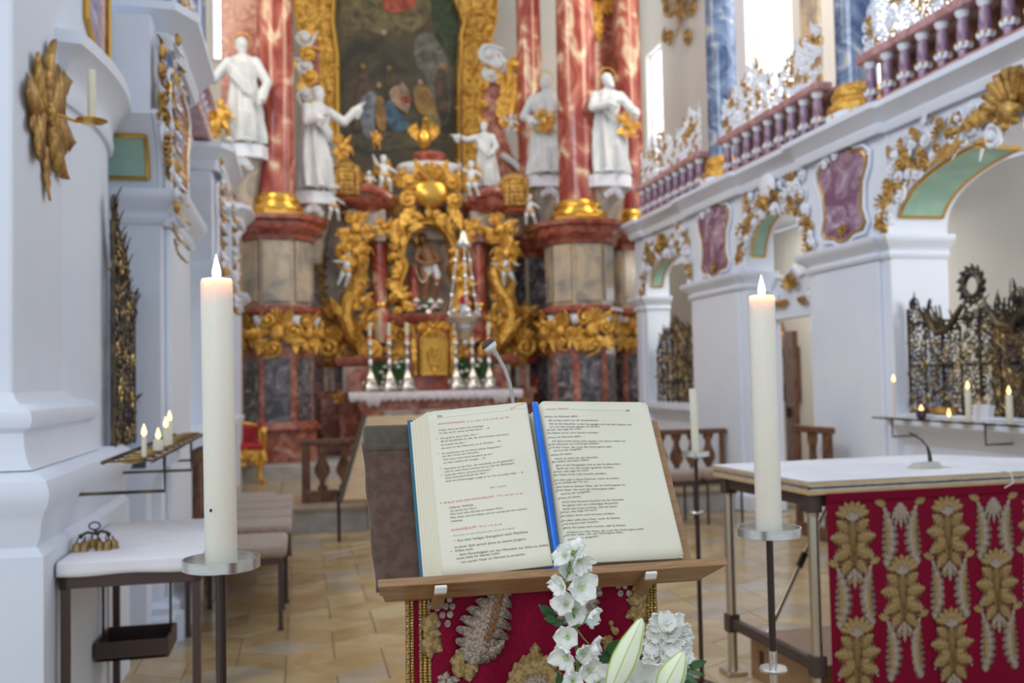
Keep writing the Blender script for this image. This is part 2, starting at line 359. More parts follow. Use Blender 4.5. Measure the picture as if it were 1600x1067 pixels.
# raised choir floor: riser stones and a slab with a bull-nose edge
ch = sroot('trim_1')
MB().bb((-3.6, 10.12, -0.1), (6.2, 18.6, 0.2)).obj('platform', 'tile_3', ch, False)
x = -3.6
while x < 6:
    MB().bb((x+0.004, 10.08, -0.02), (x+0.796, 10.2, 0.2)).obj('riser_stone', 'stone_step', ch, False, bevel=0.004)
    MB().bb((x+0.003, 10.04, 0.2), (x+0.797, 10.7, 0.25)).obj('step_slab', 'tile_3', ch, False, bevel=0.01); x += 0.8
for ix in range(14):
    for iy in range(5):
        x0 = -3.2+ix*0.55; y0 = 10.7+iy*0.55
        MB().bb((x0+.004, y0+.004, 0.2), (x0+.546, y0+.546, 0.248)).obj('floor_slab', 'tile_%d' % random.choice((0, 3, 3)), ch, False)
MB().bb((-3.6, 13.0, 0.2), (5.2, 18.6, 0.43)).obj('altar_platform', 'stone_step', ch, False, bevel=0.02)

# ================================================================ ARCADE WALLS
IMP = 2.62; COR = 3.62
IMPP = [(0, IMP-0.16), (0.02, IMP-0.16), (0.035, IMP-0.13), (0.02, IMP-0.10), (0.035, IMP-0.07), (0.09, IMP-0.03), (0.11, IMP), (0.11, IMP+0.03), (0, IMP+0.03)]
CORP = [(0, COR-0.10), (0.03, COR-0.10), (0.05, COR-0.05), (0.05, COR-0.02), (0.13, COR+0.06), (0.16, COR+0.08), (0.16, COR+0.13), (0.03, COR+0.16), (0, COR+0.16)]
def arcpts(y0, y1, top, n=22, ogee=0.0):
    cy = (y0+y1)/2; a = (y1-y0)/2; out = []
    for i in range(n+1):
        t = PI*i/n; zz = IMP+0.03+(top-IMP-0.03)*math.sin(t)**0.8; co = math.cos(t)
        out.append((cy-a*math.copysign(abs(co)**0.85, co), zz))
    return out
def wallmat(side): return frame((0, 0, 0), PI/2)       # local X -> world Y, local Y -> -world X
def arcade(side, name, Xf, thick, piers, arches, rec=0.0):
    s = sroot(name); sg = 1 if side == 'right' else -1   # wall body lies on +X (right) or -X (left)
    def wx(d): return Xf+sg*d
    for (y0, y1, zb) in piers:
        thick_ = thick; thick = 0.35 if (side == 'right' and y0 > 8) else thick_
        mb = MB(); mb.bb((wx(0), y0, zb), (wx(thick), y1, COR)); mb.obj('pier', 'plaster', s, False, bevel=0.01)
        rx = wx(-0.03)
        mb = MB(); mb.bb((wx(0.001), y0+0.13, zb), (wx(-0.035), y1-0.13, IMP-0.16)); mb.obj('pilaster', 'plaster', s, False, bevel=0.012)
        path = [(wx(thick), y0), (wx(0), y0), (wx(0), y0+0.13), (wx(-0.035), y0+0.13), (wx(-0.035), y1-0.13), (wx(0), y1-0.13), (wx(0), y1), (wx(thick), y1)]
        if sg > 0: path = path[::-1]
        # profile offset is to the right of travel; check direction so that it projects outwards
        MB().sweep(IMPP, path).obj('impost_moulding', 'plaster', s)
        base = [(0, zb), (0.07, zb), (0.07, zb+0.16), (0.04, zb+0.18), (0.05, zb+0.22), (0, zb+0.25)]
        MB().sweep(base, path).obj('plinth', 'plaster', s); thick = thick_
    for (y0, y1, top, wm) in arches:
        thick_ = thick; rec_ = rec
        if side == 'right' and y0 > 8: thick = 0.30
        if y0 == 4.3: rec = 0.0
        arc = [p for p in arcpts(y0, y1, top, 44) if y0 != 4.3 or p[0] > 5.68]
        poly = [(arc[0][0], COR), (y1, COR)]+[(p[0], p[1]) for p in reversed(arc)]
        mb = MB(Matrix.Rotation(PI/2, 4, 'Z')); mb.prism(poly, -wx(0.02+rec), -wx(thick+rec*0.6)); mb.obj('spandrel', 'plaster', s, False)
        # archivolt mouldings
        mb = MB(); mb.tube([(wx(rec), p[0], p[1]+0.015) for p in arc], 0.022, 6); mb.obj('archivolt', 'stucco_white', s)
        cy = (y0+y1)/2
        # painted mint panel set in the soffit with gilded frame
        for lo, hi in ((0.06, 0.40), (0.60, 0.94)):
            if y0 == 4.3: lo, hi = (0.82, 0.97)
            A = [arcpts(y0, y1, top, 60)[i] for i in range(int(60*lo), int(60*hi)+1)]
            ins = [(p[0]+(cy-p[0])*0.012, p[1]-0.008) for p in A]
            mb = MB(); n_ = len(ins); vs = []
            for p in ins: vs += [(wx(0.07+rec), p[0], p[1]), (wx(thick-0.07+rec*.6), p[0], p[1])]
            for p in A: vs += [(wx(0.07+rec), p[0], p[1]+0.004), (wx(thick-0.07+rec*.6), p[0], p[1]+0.004)]
            fs = []
            for i in range(n_-1): fs += [(2*i, 2*i+2, 2*i+3, 2*i+1), (2*n_+2*i, 2*n_+2*i+1, 2*n_+2*i+3, 2*n_+2*i+2), (2*i, 2*n_+2*i, 2*n_+2*i+2, 2*i+2), (2*i+1, 2*i+3, 2*n_+2*i+3, 2*n_+2*i+1)]
            mb.add(vs, fs); mb.obj('soffit_panel', 'mint', s)
            e = MB(); rr = 0.014
            for d in (0.07+rec, thick-0.07+rec*.6): e.tube([(wx(d), p[0], p[1]) for p in ins], rr, 6)
            for p in (ins[0], ins[-1]): e.tube([(wx(0.07+rec), p[0], p[1]), (wx(thick-0.07+rec*.6), p[0], p[1])], rr, 6)
            e.obj('gilded_edge', 'gold_smooth', s)
            if y0 == 4.3: break
        thick = thick_; rec = rec_
    ya = min(p[0] for p in piers); yb = max(p[1] for p in piers)
    # cornice, stepping forward over each pier
    path = []
    for (y0, y1, zb) in sorted(piers):
        path += [(wx(rec), y0-0.01*(rec > 0)), (wx(-0.05+rec*.15), y0+0.02), (wx(-0.05), y0+0.10), (wx(-0.05), y1-0.10), (wx(-0.05+rec*.15), y1-0.02), (wx(rec), y1+0.01*(rec > 0))]
    if sg < 0: path = path[::-1]
    MB().sweep(CORP, path[::-1]).obj('cornice', 'plaster', s)
    MB().bb((wx(rec+0.01), ya, COR), (wx(2.04 if side == 'right' else 0.8), yb, COR+0.15)).obj('gallery_slab', 'plaster', s, False)
    if rec:
        for (y0, y1, zb) in piers: MB().bb((wx(0), y0, COR), (wx(0.5), y1, COR+0.15)).obj('pier_cap', 'plaster', s, False)
    return s, wx
wr, rwx = arcade('right', 'wall_right', 3.0, 0.55, [(3.4, 4.1, 0), (7.17, 8.5, 0), (9.86, 11.4, 0), (13.0, 13.45, 0)], [(4.1, 7.17, 3.2, 0), (8.5, 9.86, 3.27, 0), (11.4, 13.0, 3.16, 0)])
wl, lwx = arcade('left', 'wall_left', -2.65, 0.55, [(5.95, 7.25, 0), (9.3, 10.6, 0), (12.4, 13.3, 0)], [(4.3, 5.95, 3.15, 0), (7.25, 9.3, 3.2, 0), (10.6, 12.4, 3.15, 0)], rec=0.30)
# parapets with sills under the arches
def parapet(s, wx, y0, y1, side):
    MB().bb((wx(0.06), y0, 0), (wx(0.5), y1, 1.04)).obj('parapet', 'plaster', s, False)
    sg = 1 if side == 'right' else -1
    pr = [(0, 0.90), (0.02, 0.92), (0.05, 1.0), (0.10, 1.05), (0.16, 1.07), (0.16, 1.13), (0, 1.14)]
    path = [(wx(0.06), y0), (wx(0.06), y1)]
    if sg > 0: path = path[::-1]
    MB().sweep(pr, path).obj('sill_moulding', 'plaster', s)
    MB().bb((wx(0.02), y0, 1.10), (wx(0.55), y1, 1.14)).obj('sill', 'marble_cream' if side == 'x' else 'plaster', s, False)
parapet(wr, rwx, 4.1, 7.17, 'right'); parapet(wr, rwx, 11.4, 13.0, 'right'); parapet(wl, lwx, 5.74, 5.95, 'left'); parapet(wl, lwx, 7.25, 9.3, 'left'); parapet(wl, lwx, 10.6, 12.4, 'left')

# violet marble panels with gilded frames on the pier heads
def panel_poly(w_, h_):
    pts = []
    for sx in (1, -1):
        seg = [(0.10*w_, h_*0.52), (0.22*w_, h_*0.44), (0.36*w_, h_*0.42), (0.46*w_, h_*0.34), (0.44*w_, h_*0.2), (0.36*w_, h_*0.05), (0.34*w_, -h_*0.2), (0.40*w_, -h_*0.36), (0.34*w_, -h_*0.45), (0.18*w_, -h_*0.46), (0.08*w_, -h_*0.52)]
        pts += [(sx*a, b) for a, b in (seg if sx > 0 else seg[::-1])]
    return pts
def marble_panel(s, X, yc, zc, w_, h_, rz, mt='marble_violet'):
    T = frame((X, yc, zc), rz); poly = panel_poly(w_, h_)
    mb = MB(T); mb.prism(poly, -0.012, 0.02); mb.obj('marble_panel', mt, s, False)
    g = MB(T); cl = [(p[0], -0.014, p[1]) for p in poly]; g.tube(cl+[cl[0], cl[1]], 0.011, 6); g.obj('gilded_frame', 'gold_smooth', s)
    g = MB(T); cl = [(p[0]*1.18, -0.010, p[1]*1.1) for p in poly]; g.tube(cl+[cl[0], cl[1]], 0.018, 6); g.obj('panel_moulding', 'stucco_white', s)
    g = MB(T); g.scroll((0.0, -h_*0.44), 0.05, 0.014, 0, 1.2, 1, y=-0.02); g.fan((0.02, -h_*0.46), 0.10, 0.3, 2.9, 5, 0.014, -0.02); g.obj('gilded_shell', 'gold_dark', s)
    g = MB(T); g.scroll((-0.28*w_, h_*0.42), 0.06, 0.018, 0, 1.3, 1, y=-0.02); g.scroll((-0.1*w_, h_*0.47), 0.05, 0.014, 2, 1.1, -1, y=-0.02); g.obj('stucco_scroll', 'stucco_white', s)
for yc, w_ in ((7.83, 0.85), (10.62, 0.9)): marble_panel(wr, 2.985, yc, 3.12, w_, 0.80, RZR)
for yc, w_ in ((6.62, 1.05), (9.95, 0.8), (12.85, 0.55)): marble_panel(wl, -2.635, yc, 3.08, w_, 0.82, RZL)

# rocaille stucco over the arches
def rocaille_arch(s, X, y0, y1, top, rz, seed, big=1.0, ymin=-1):
    rnd = random.Random(seed); T = frame((X, (y0+y1)/2, 0), rz); a = (y1-y0)/2; sgn = 1
    W_ = MB(T); G = MB(T); Gd = MB(T)
    n = int(17*big)
    for i in range(n+1):
        t = PI*(0.03+0.94*i/n); ox = -a*math.cos(t); oz = IMP+(top-IMP)*math.sin(t)**0.9; nx = -math.cos(t); nz = max(0.25, math.sin(t))
        if abs(t-PI/2) < 0.25: continue
        for lay in range(5):
            r = 0.05+0.05*rnd.random(); d = 0.05+lay*0.09+rnd.uniform(-.02, .03)
            cx = ox+nx*d*(0.55 if lay < 3 else 0.3); cz = oz+nz*d*(1 if lay < 3 else 1.25)
            if abs(cx) > a+0.12 or cz > COR-0.14 or (y0+y1)/2+cx < ymin: continue
            mb = (W_, G, W_, W_, W_)[lay] if rnd.random() < 0.75 else G
            k = rnd.random(); gw = rnd.random() < 0.45; wt = mb is W_
            if k < 0.45: piece(s, 'stucco_scroll' if wt else 'gilded_scroll', 'stucco_white' if wt else 'gold_dark', T, 'scroll', (cx, cz), r*0.8, 0.016, rnd.uniform(0, 6.3), 1.3, rnd.choice((1, -1)), tail=r*0.8, y=-0.02)
            elif k < 0.8: piece(s, 'gilded_leaf' if gw else 'stucco_leaf', 'gold_dark' if gw else 'stucco_white', T, 'leafy', (cx, cz), t+rnd.uniform(-1.2, 1.2), r*1.9, r*0.5, 0.3, -0.01, lobes=4, bend=rnd.uniform(-1.2, 1.2))
            else: piece(s, 'gilded_shell', 'gold_dark', T, 'fan', (cx, cz), r*1.1, rnd.uniform(0, 3), rnd.uniform(3.2, 5), 5, 0.014, -0.02)
    for _ in range(int(26*big)):
        cx = rnd.uniform(-a, a); cz = rnd.uniform(IMP+0.25, COR-0.15); t2 = math.acos(max(-1, min(1, -cx/a))); arcz = IMP+(top-IMP)*math.sin(t2)**0.8
        if cz < arcz+0.06 or abs(cx) < 0.32 or (y0+y1)/2+cx < ymin: continue
        r = rnd.uniform(0.045, 0.085); gq = rnd.random() < 0.4
        if rnd.random() < 0.6: piece(s, 'gilded_scroll' if gq else 'stucco_scroll', 'gold_dark' if gq else 'stucco_white', T, 'scroll', (cx, cz), r*0.8, 0.015, rnd.uniform(0, 6.3), 1.3, rnd.choice((1, -1)), tail=r, y=-0.02)
        else: piece(s, 'gilded_leaf' if gq else 'stucco_leaf', 'gold_dark' if gq else 'stucco_white', T, 'leafy', (cx, cz), rnd.uniform(0, 6.3), r*1.9, r*0.5, 0.3, -0.01, lobes=4, bend=rnd.uniform(-1.2, 1.2))
    # crowning cartouche
    if ymin > 0: return
    zc = top+0.07
    k = 1.25 if big > 1.1 else 0.85
    Gd.fan((0, zc-0.02*k), 0.27*k, 0.35, PI-0.35, 9, 0.028*k, -0.05)
    G.ball((0, -0.10, zc+0.0), (0.075*k, 0.05, 0.065*k), 10, 6)
    for q in range(7): aa = 2*PI*q/7; G.ball((0.085*k*math.cos(aa), -0.10, zc+0.08*k*math.sin(aa)), 0.026*k, 7, 5)
    for sx in (1, -1):
        W_.scroll((sx*0.16*k, zc-0.10*k), 0.08*k, 0.024, 0 if sx > 0 else PI, 1.5, sx, tail=0.12*k, y=-0.05, n=8)
        W_.scroll((sx*0.34*k, zc+0.03*k), 0.085*k, 0.022, PI/2, 1.3, -sx, tail=0.1, y=-0.04)
        G.leafy((sx*0.14*k, zc+0.02), PI/2-sx*1.1, 0.30*k, 0.06*k, 0.2, -0.05, bend=-sx*1.2)
        G.leafy((sx*0.42*k, zc-0.06*k), (PI if sx < 0 else 0)+sx*0.1, 0.30*k, 0.05*k, 0.2, -0.03, bend=-sx*0.9)
        G.leafy((sx*0.08*k, zc-0.08*k), -PI/2+sx*0.9, 0.2*k, 0.045*k, 0.25, -0.05, bend=sx)
    W_.obj('stucco_scrollwork', 'stucco_white', s); G.obj('gilded_leafwork', 'gold_dark', s); Gd.obj('gilded_shell', 'gold_dark', s)
rocaille_arch(wr, 3.0, 4.1, 7.17, 3.2, RZR, 1, 2.0); rocaille_arch(wr, 3.0, 8.5, 9.86, 3.22, RZR, 2); rocaille_arch(wr, 3.0, 11.4, 13.0, 3.16, RZR, 3, 1.1)
rocaille_arch(wl, -2.64, 4.3, 5.95, 3.15, RZL, 4, 1.6, 5.72); rocaille_arch(wl, -2.93, 7.25, 9.3, 3.2, RZL, 5); rocaille_arch(wl, -2.93, 10.6, 12.4, 3.15, RZL, 6)
# pale stucco cartouche field over the middle right arch
mb = MB(frame((3.0, 9.18, 3.46), RZR)); mb.ball((0, -0.06, 0), (0.17, 0.05, 0.15), 14, 8); mb.obj('cartouche_shield', 'stucco_white', wr)
# hanging festoons beside the left piers
for yy in (5.86, 9.15, 10.75):
    G = MB(frame((-2.60, yy, 0), RZL)); W_ = MB(frame((-2.60, yy, 0), RZL)); rnd = random.Random(int(yy*10))
    for k in range(15):
        z = 3.55-k*0.085; (G if k % 3 else W_).leafy((rnd.uniform(-.05, .05), z), rnd.uniform(-2.6, -0.5), 0.17, 0.045, 0.5, -0.03, bend=rnd.uniform(-1, 1)); (W_ if k % 3 else G).scroll((rnd.uniform(-.06, .06), z), 0.04, 0.013, rnd.random()*6, 1.2, 1, y=-0.05)
    G.obj('gilded_festoon', 'gold_dark', wl); W_.obj('stucco_festoon', 'stucco_white', wl)
# doorway screen in the middle right arch: shaped lintel and jambs
T = frame((3.22, 9.18, 0), RZR)
ln = [(-0.68, 2.10), (0.68, 2.10), (0.68, 2.42), (0.45, 2.46), (0.32, 2.62), (0.12, 2.60), (0, 2.70), (-0.12, 2.60), (-0.32, 2.62), (-0.45, 2.46), (-0.68, 2.42)]
MB(T).prism([(0.68, 2.10), (0.68, 2.44), (0.5, 2.42), (0.36, 2.56), (0.14, 2.52), (0, 2.62), (-0.14, 2.52), (-0.36, 2.56), (-0.5, 2.42), (-0.68, 2.44), (-0.68, 2.10)], 0, 0.14).obj('door_lintel', 'plaster', wr, False)
g = MB(T); top = [(0.68, 2.44), (0.5, 2.42), (0.36, 2.56), (0.14, 2.52), (0, 2.62), (-0.14, 2.52), (-0.36, 2.56), (-0.5, 2.42), (-0.68, 2.44)]
g.tube([(p[0], -0.01, p[1]) for p in top], 0.03, 7); g.scroll((0.42, 2.30), 0.10, 0.025, 1, 1.4, 1, y=-0.03, tail=0.1); g.scroll((-0.42, 2.30), 0.10, 0.025, 2, 1.4, -1, y=-0.03, tail=0.1); g.obj('lintel_scroll', 'stucco_white', wr)
g = MB(T); g.fan((0, 2.36), 0.2, 0.3, 2.8, 7, 0.022, -0.04); g.leafy((0.1, 2.28), -0.4, 0.28, 0.05, 0.2, -0.03, bend=0.8); g.leafy((-0.1, 2.28), PI+0.4, 0.28, 0.05, 0.2, -0.03, bend=-0.8); g.obj('lintel_shell', 'gold_dark', wr)
for sx in (-1, 1): MB(T).bb((sx*0.68-0.1*(sx > 0), 0, 0), (sx*0.68+0.1*(sx < 0), 0.14, 2.12)).obj('door_jamb', 'plaster', wr, False)

# outer walls of the ambulatory and gallery with tall windows
mat('stucco_cream', (0.88, 0.85, 0.80), 0.6); mat('window_glow', (0.9, 0.95, 1), 0.5, emit=(0.93, 0.97, 1.0), es=2.6)
wo = sroot('wall_outer'); XO = 5.05
def wall_with_holes(s, X, thick, y0, y1, z0, z1, holes, mt, name='wall_panel'):
    ys = sorted(set([y0, y1]+[h[0] for h in holes]+[h[1] for h in holes]))
    for a, b in zip(ys[:-1], ys[1:]):
        hh = [h for h in holes if h[0] <= a and h[1] >= b]; z = z0
        for h in sorted(hh, key=lambda h: h[2]):
            MB().bb((X, a, z), (X+thick, b, h[2])).obj(name, mt, s, False); z = h[3]
        MB().bb((X, a, z), (X+thick, b, z1)).obj(name, mt, s, False)
wall_with_holes(wo, XO, 0.3, 4.0, 18.6, 0.0, 3.6, [(9.52, 9.92, 2.12, 2.85), (14.35, 14.95, 1.9, 3.1)], 'plaster_warm')
upper = [(6.3, 10.6, 4.6, 8.4), (12.35, 13.45, 4.6, 8.4), (17.35, 18.2, 4.4, 8.0)]
wall_with_holes(wo, XO, 0.3, 4.0, 18.6, 3.8, 10, upper, 'stucco_cream')
def window(i, X, y0, y1, z0, z1, ny, nz):
    s = sroot('window_%d' % i)
    fr = MB()
    for y in (y0, y1): fr.bb((X+0.12, y-0.025, z0), (X+0.18, y+0.025, z1))
    for z in (z0, z1): fr.bb((X+0.12, y0, z-0.025), (X+0.18, y1, z+0.025))
    fr.obj('window_frame', 'plaster', s, False)
    for k in range(1, ny): y = y0+(y1-y0)*k/ny; MB().bb((X+0.14, y-0.008, z0), (X+0.16, y+0.008, z1)).obj('muntin', 'lead', s, False)
    for k in range(1, nz): z = z0+(z1-z0)*k/nz; MB().bb((X+0.139, y0, z-0.008), (X+0.161, y1, z+0.008)).obj('muntin', 'lead', s, False)
    MB().bb((X+0.148, y0, z0), (X+0.152, y1, z1)).obj('pane', 'window_glow', s, False)
window(1, XO, 9.52, 9.92, 2.12, 2.85, 3, 5); window(2, XO, 6.3, 10.6, 4.6, 8.4, 6, 8); window(3, XO, 12.35, 13.45, 4.6, 8.4, 2, 8); window(4, XO, 17.35, 18.2, 4.4, 8, 2, 8); window(5, XO, 14.35, 14.95, 1.9, 3.1, 3, 6)
MB().bb((XO-0.06, 11.55, 3.8), (XO, 12.0, 10)).obj('marble_pilaster', 'marble_cream', wo, False)
MB().bb((XO-0.12, 13.55, 3.8), (XO, 14.1, 10)).obj('wall_pier', 'stucco_white', wo, False)
g = MB(frame((XO-0.02, 16.2, 8.1), RZR)); rnd = random.Random(12)
for k in range(9): g.leafy((rnd.uniform(-.8, .8), rnd.uniform(-.7, .9)), rnd.uniform(0, 6.3), 0.6, 0.10, 0.2, -0.02, bend=rnd.uniform(-2, 2)); g.scroll((rnd.uniform(-.8, .8), rnd.uniform(-.7, .9)), 0.16, 0.03, rnd.random()*6, 1.2, 1, y=-0.03)
g.obj('gilded_leafwork', 'gold_dark', wo)
wb = sroot('wall_back')
MB(frame((0, 0, 0))).prism([(-6, 0), (6, 0), (6, 10.5), (-6, 10.5)], 18.5, 18.8).obj('wall_panel', 'plaster_warm', wb, False)
wo2 = sroot('wall_outer_left')
wall_with_holes(wo2, -5.0, 0.3, 3.0, 18.6, 0, 10, [(12.0, 14.5, 4.6, 8.4)], 'plaster_warm')
MB().bb((-4.75, 2.6, 0), (-2.9, 2.7, 0.2)).obj('aisle_step', 'stone_step', wo2, False)
MB().bb((3.55, 3.0, -0.05), (5.05, 10.1, 0.0)).obj('aisle_floor', 'tile_3', fl, False)
# tall bright slots beside the altar columns are slender windows standing in the back wall
def lit_window(i, x0, x1, z0, z1, y):
    s = sroot('window_%d' % i); m_ = 0.04
    MB().bb((x0-m_, y-0.05, z0-m_), (x1+m_, y+0.02, z1+m_)).obj('window_frame', 'plaster', s, False)
    MB().bb((x0, y-0.07, z0), (x1, y-0.055, z1)).obj('pane', 'window_glow', s, False)
    for k in range(1, 5): z = z0+(z1-z0)*k/5; MB().bb((x0, y-0.08, z-0.01), (x1, y-0.07, z+0.01)).obj('muntin', 'lead', s, False)
lit_window(6, -3.36, -3.02, 7.6, 9.2, 18.48); lit_window(7, 4.14, 4.42, 7.3, 9.4, 18.48); lit_window(8, 4.12, 4.42, 4.75, 5.1, 18.48)

# ================================================================ GALLERY BALUSTRADES, COLUMNS, CRESTS
def column(nm, label, X, Y, z0, z1, r, mt, grp, basem='gold_smooth', square=0.0, capz=None):
    t = thing(nm, label, 'column', (X, Y, z0), grp)
    MB().lathe([(r*1.0, z0+0.34), (r*0.985, z0+(z1-z0)*0.3), (r*0.88, z1)], (X, Y, 0), 32).obj('shaft', mt, t)
    b = MB(); b.lathe([(r*1.42, z0+0.10), (r*1.46, z0+0.13), (r*1.42, z0+0.17), (r*1.22, z0+0.19), (r*1.18, z0+0.23), (r*1.25, z0+0.25), (r*1.24, z0+0.28), (r*1.12, z0+0.30), (r*1.08, z0+0.34), (r*1.0, z0+0.36)], (X, Y, 0), 32)
    b.obj('base_ring', basem, t)
    q = r*1.42; pl = [(X+q*math.cos(PI/8+k*PI/4)*1.08, Y+q*math.sin(PI/8+k*PI/4)*1.08) for k in range(8)]
    MB().slab(pl, z0, z0+0.10).obj('plinth', basem if r > 0.21 else 'stucco_white', t, False, bevel=0.008)
    return t
g1 = 'blue marble columns on the gallery'
def gcolumn(label, X, Y, r):
    t = column('marble_column', label, X, Y, 3.78, 9.0, r, 'marble_blue', g1, 'gold')
    mb = MB(); 
    for k in range(16): a = 2*PI*k/16; mb.ball((X+r*1.3*math.cos(a), Y+r*1.3*math.sin(a), 3.85), 0.035, 6, 5)
    mb.obj('ornament_ring', 'gold', t)
    return t
gcolumn('slim blue marbled column on the right gallery, beside the farther balustrade', 3.2, 10.75, 0.19)
gcolumn('blue marbled column on the right gallery, nearest on the right', 3.2, 7.88, 0.19)
gcolumn('grey-blue marbled column at upper left above the white pier', -2.92, 7.6, 0.2)
gcolumn('blue-grey column beyond the first one at upper left, beside the red altar pilaster', -2.95, 10.1, 0.19)
BP = [(0.055, 0), (0.055, 0.03), (0.03, 0.05), (0.035, 0.09), (0.062, 0.13), (0.066, 0.17), (0.05, 0.22), (0.034, 0.28), (0.03, 0.32), (0.045, 0.34), (0.05, 0.37)]
def balus_proto():
    mb = MB(); mb.lathe([(0.038, 0.0), (0.042, 0.06), (0.036, 0.10), (0.048, 0.16), (0.042, 0.24), (0.034, 0.33), (0.036, 0.36)], n=12); return mb
def gallery(label, X, y0, y1, side, seed, crest=True):
    sg = 1 if side == 'right' else -1
    t = thing('gallery_balustrade', label, 'balustrade', (X, y0, 3.78), 'marble balustrades of the galleries')
    MB().bb((X-0.07, y0, 3.78), (X+0.10, y1, 3.84)).obj('base_rail', 'marble_rose', t, False, bevel=0.008)
    MB().bb((X-0.08, y0, 4.21), (X+0.10, y1, 4.29)).obj('hand_rail', 'marble_rose', t, False, bevel=0.015)
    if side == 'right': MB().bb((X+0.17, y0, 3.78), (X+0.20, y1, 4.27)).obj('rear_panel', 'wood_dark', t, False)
    n = int((y1-y0)/0.235); first = None
    for k in range(n):
        y = y0+(k+0.5)*(y1-y0)/n
        if first is None:
            T = Matrix.Translation((X, y, 3.84)); b = MB(T); b.lathe([(0.040, 0.0), (0.044, 0.05), (0.038, 0.10), (0.05, 0.16), (0.044, 0.24), (0.036, 0.33), (0.038, 0.37)], n=12)
            first = b.obj('baluster', 'marble_violet', t); c = MB(T)
            for q in range(7): a = 2*PI*q/7; c.ball((0.048*math.cos(a), 0.048*math.sin(a), 0.10), (0.022, 0.022, 0.03), 6, 5)
            c.lathe([(0.05, 0.075), (0.055, 0.09), (0.045, 0.10)], n=10); c.lathe([(0.036, 0.31), (0.055, 0.345), (0.058, 0.37)], n=10)
            c2 = c.obj('cup', 'stucco_white', first, org=t['_o']); g = MB(T); 
            for q in range(7): a = 2*PI*(q+.5)/7; g.ball((0.058*math.cos(a), 0.058*math.sin(a), 0.115), 0.013, 5, 4)
            g3 = g.obj('gilding', 'gold', first, org=t['_o']); y_f = y
        else:
            o = first.copy(); COL.objects.link(o); o.parent = t; o.location = (0, y-y_f, 0)
            for q_ in (c2, g3): e = q_.copy(); COL.objects.link(e); e.parent = o
    if crest:
        rnd = random.Random(seed); T = frame((X, (y0+y1)/2, 4.29), RZR if sg > 0 else RZL); hw = (y1-y0)/2; Wm = MB(T); G = MB(T)
        u = -hw+0.06
        while u < hw-0.05:
            hh = 0.22+0.26*abs(math.sin((u+hw)*2.3))+0.08*rnd.random(); z = 0.0
            while z < hh:
                r = rnd.uniform(0.04, 0.07); mb = Wm if rnd.random() < 0.68 else G
                mb.scroll((u+rnd.uniform(-.02, .02), z+r), r, 0.011, rnd.random()*6.3, 1.15, rnd.choice((1, -1)), tail=r*1.0, n=5)
                if rnd.random() < 0.5: mb.leafy((u, z+r), rnd.uniform(0.3, 2.8), 0.12, 0.03, 0.1, 0, bend=rnd.uniform(-1.5, 1.5), lobes=3)
                z += r*1.6
            u += 0.085
        stuff(Wm.obj('crest_scrollwork', 'stucco_white', t)); stuff(G.obj('gilded_scrollwork', 'gold_dark', t))
    return t
gallery('violet marble balustrade with openwork crest at far right gallery, beside altar', 3.05, 11.02, 13.3, 'right', 1)
gallery('violet marble balustrade with openwork crest between the two blue columns at right', 3.05, 8.2, 10.45, 'right', 2)
gallery('violet marble balustrade running out of view at top right', 3.05, 4.2, 7.55, 'right', 3)
gallery('marble balustrade on the left gallery above the white piers', -2.75, 7.9, 9.8, 'left', 4)

# ================================================================ NEAR LEFT PIER
npr = sroot('wall_near_left'); XN = -2.90
MB().bb((-3.6, 3.89, 0), (XN, 5.55, 4.9)).obj('pier', 'plaster', npr, False, bevel=0.015)
# rounded engaged buttress with its own cornice on the far half of the pier
def halfround(y0, y1, z0, z1, bulge, nm, mt='plaster'):
    pts = [(XN-0.4, y0)]+[(XN+bulge*math.sin(PI*k/24)**0.9, y0+(y1-y0)*k/24) for k in range(25)]+[(XN-0.4, y1)]
    return MB().slab(pts, z0, z1).obj(nm, mt, npr)
halfround(4.65, 5.72, 0, 2.86, 0.05, 'buttress')
def arcpath(y0, y1, b): return [(XN-0.12, y0-0.03)]+[(XN+b*math.sin(PI*k/24)**0.9, y0+(y1-y0)*k/24) for k in range(25)]+[(XN-0.1, y1+0.02)]
MB().sweep([(0, 2.80), (0.02, 2.80), (0.03, 2.85), (0.02, 2.88), (0.03, 2.94), (0.09, 3.02), (0.12, 3.04), (0.12, 3.10), (0.02, 3.12), (0, 3.12)], arcpath(4.65, 5.72, 0.05)).obj('cornice', 'plaster', npr)
halfround(4.80, 5.66, 3.1, 4.9, 0.03, 'buttress_head')
g = MB(); ps = [(XN+0.035, 5.0, 4.8), (XN+0.035, 5.0, 3.32), (XN+0.04, 5.12, 3.24), (XN+0.04, 5.42, 3.15), (XN+0.04, 5.52, 3.18), (XN+0.04, 5.52, 4.8)]
g.tube(ps, 0.018, 6); g.obj('gilded_frame', 'gold_smooth', npr)
MB().add([(XN+0.034, p[1], p[2]) for p in ps]+[(XN+0.0, p[1], p[2]) for p in ps], [(0, 1, 2, 3, 4, 5), (11, 10, 9, 8, 7, 6)]+[(i, (i+1) % 6, 6+(i+1) % 6, 6+i) for i in range(6)]).obj('marble_panel', 'marble_violet', npr, False)
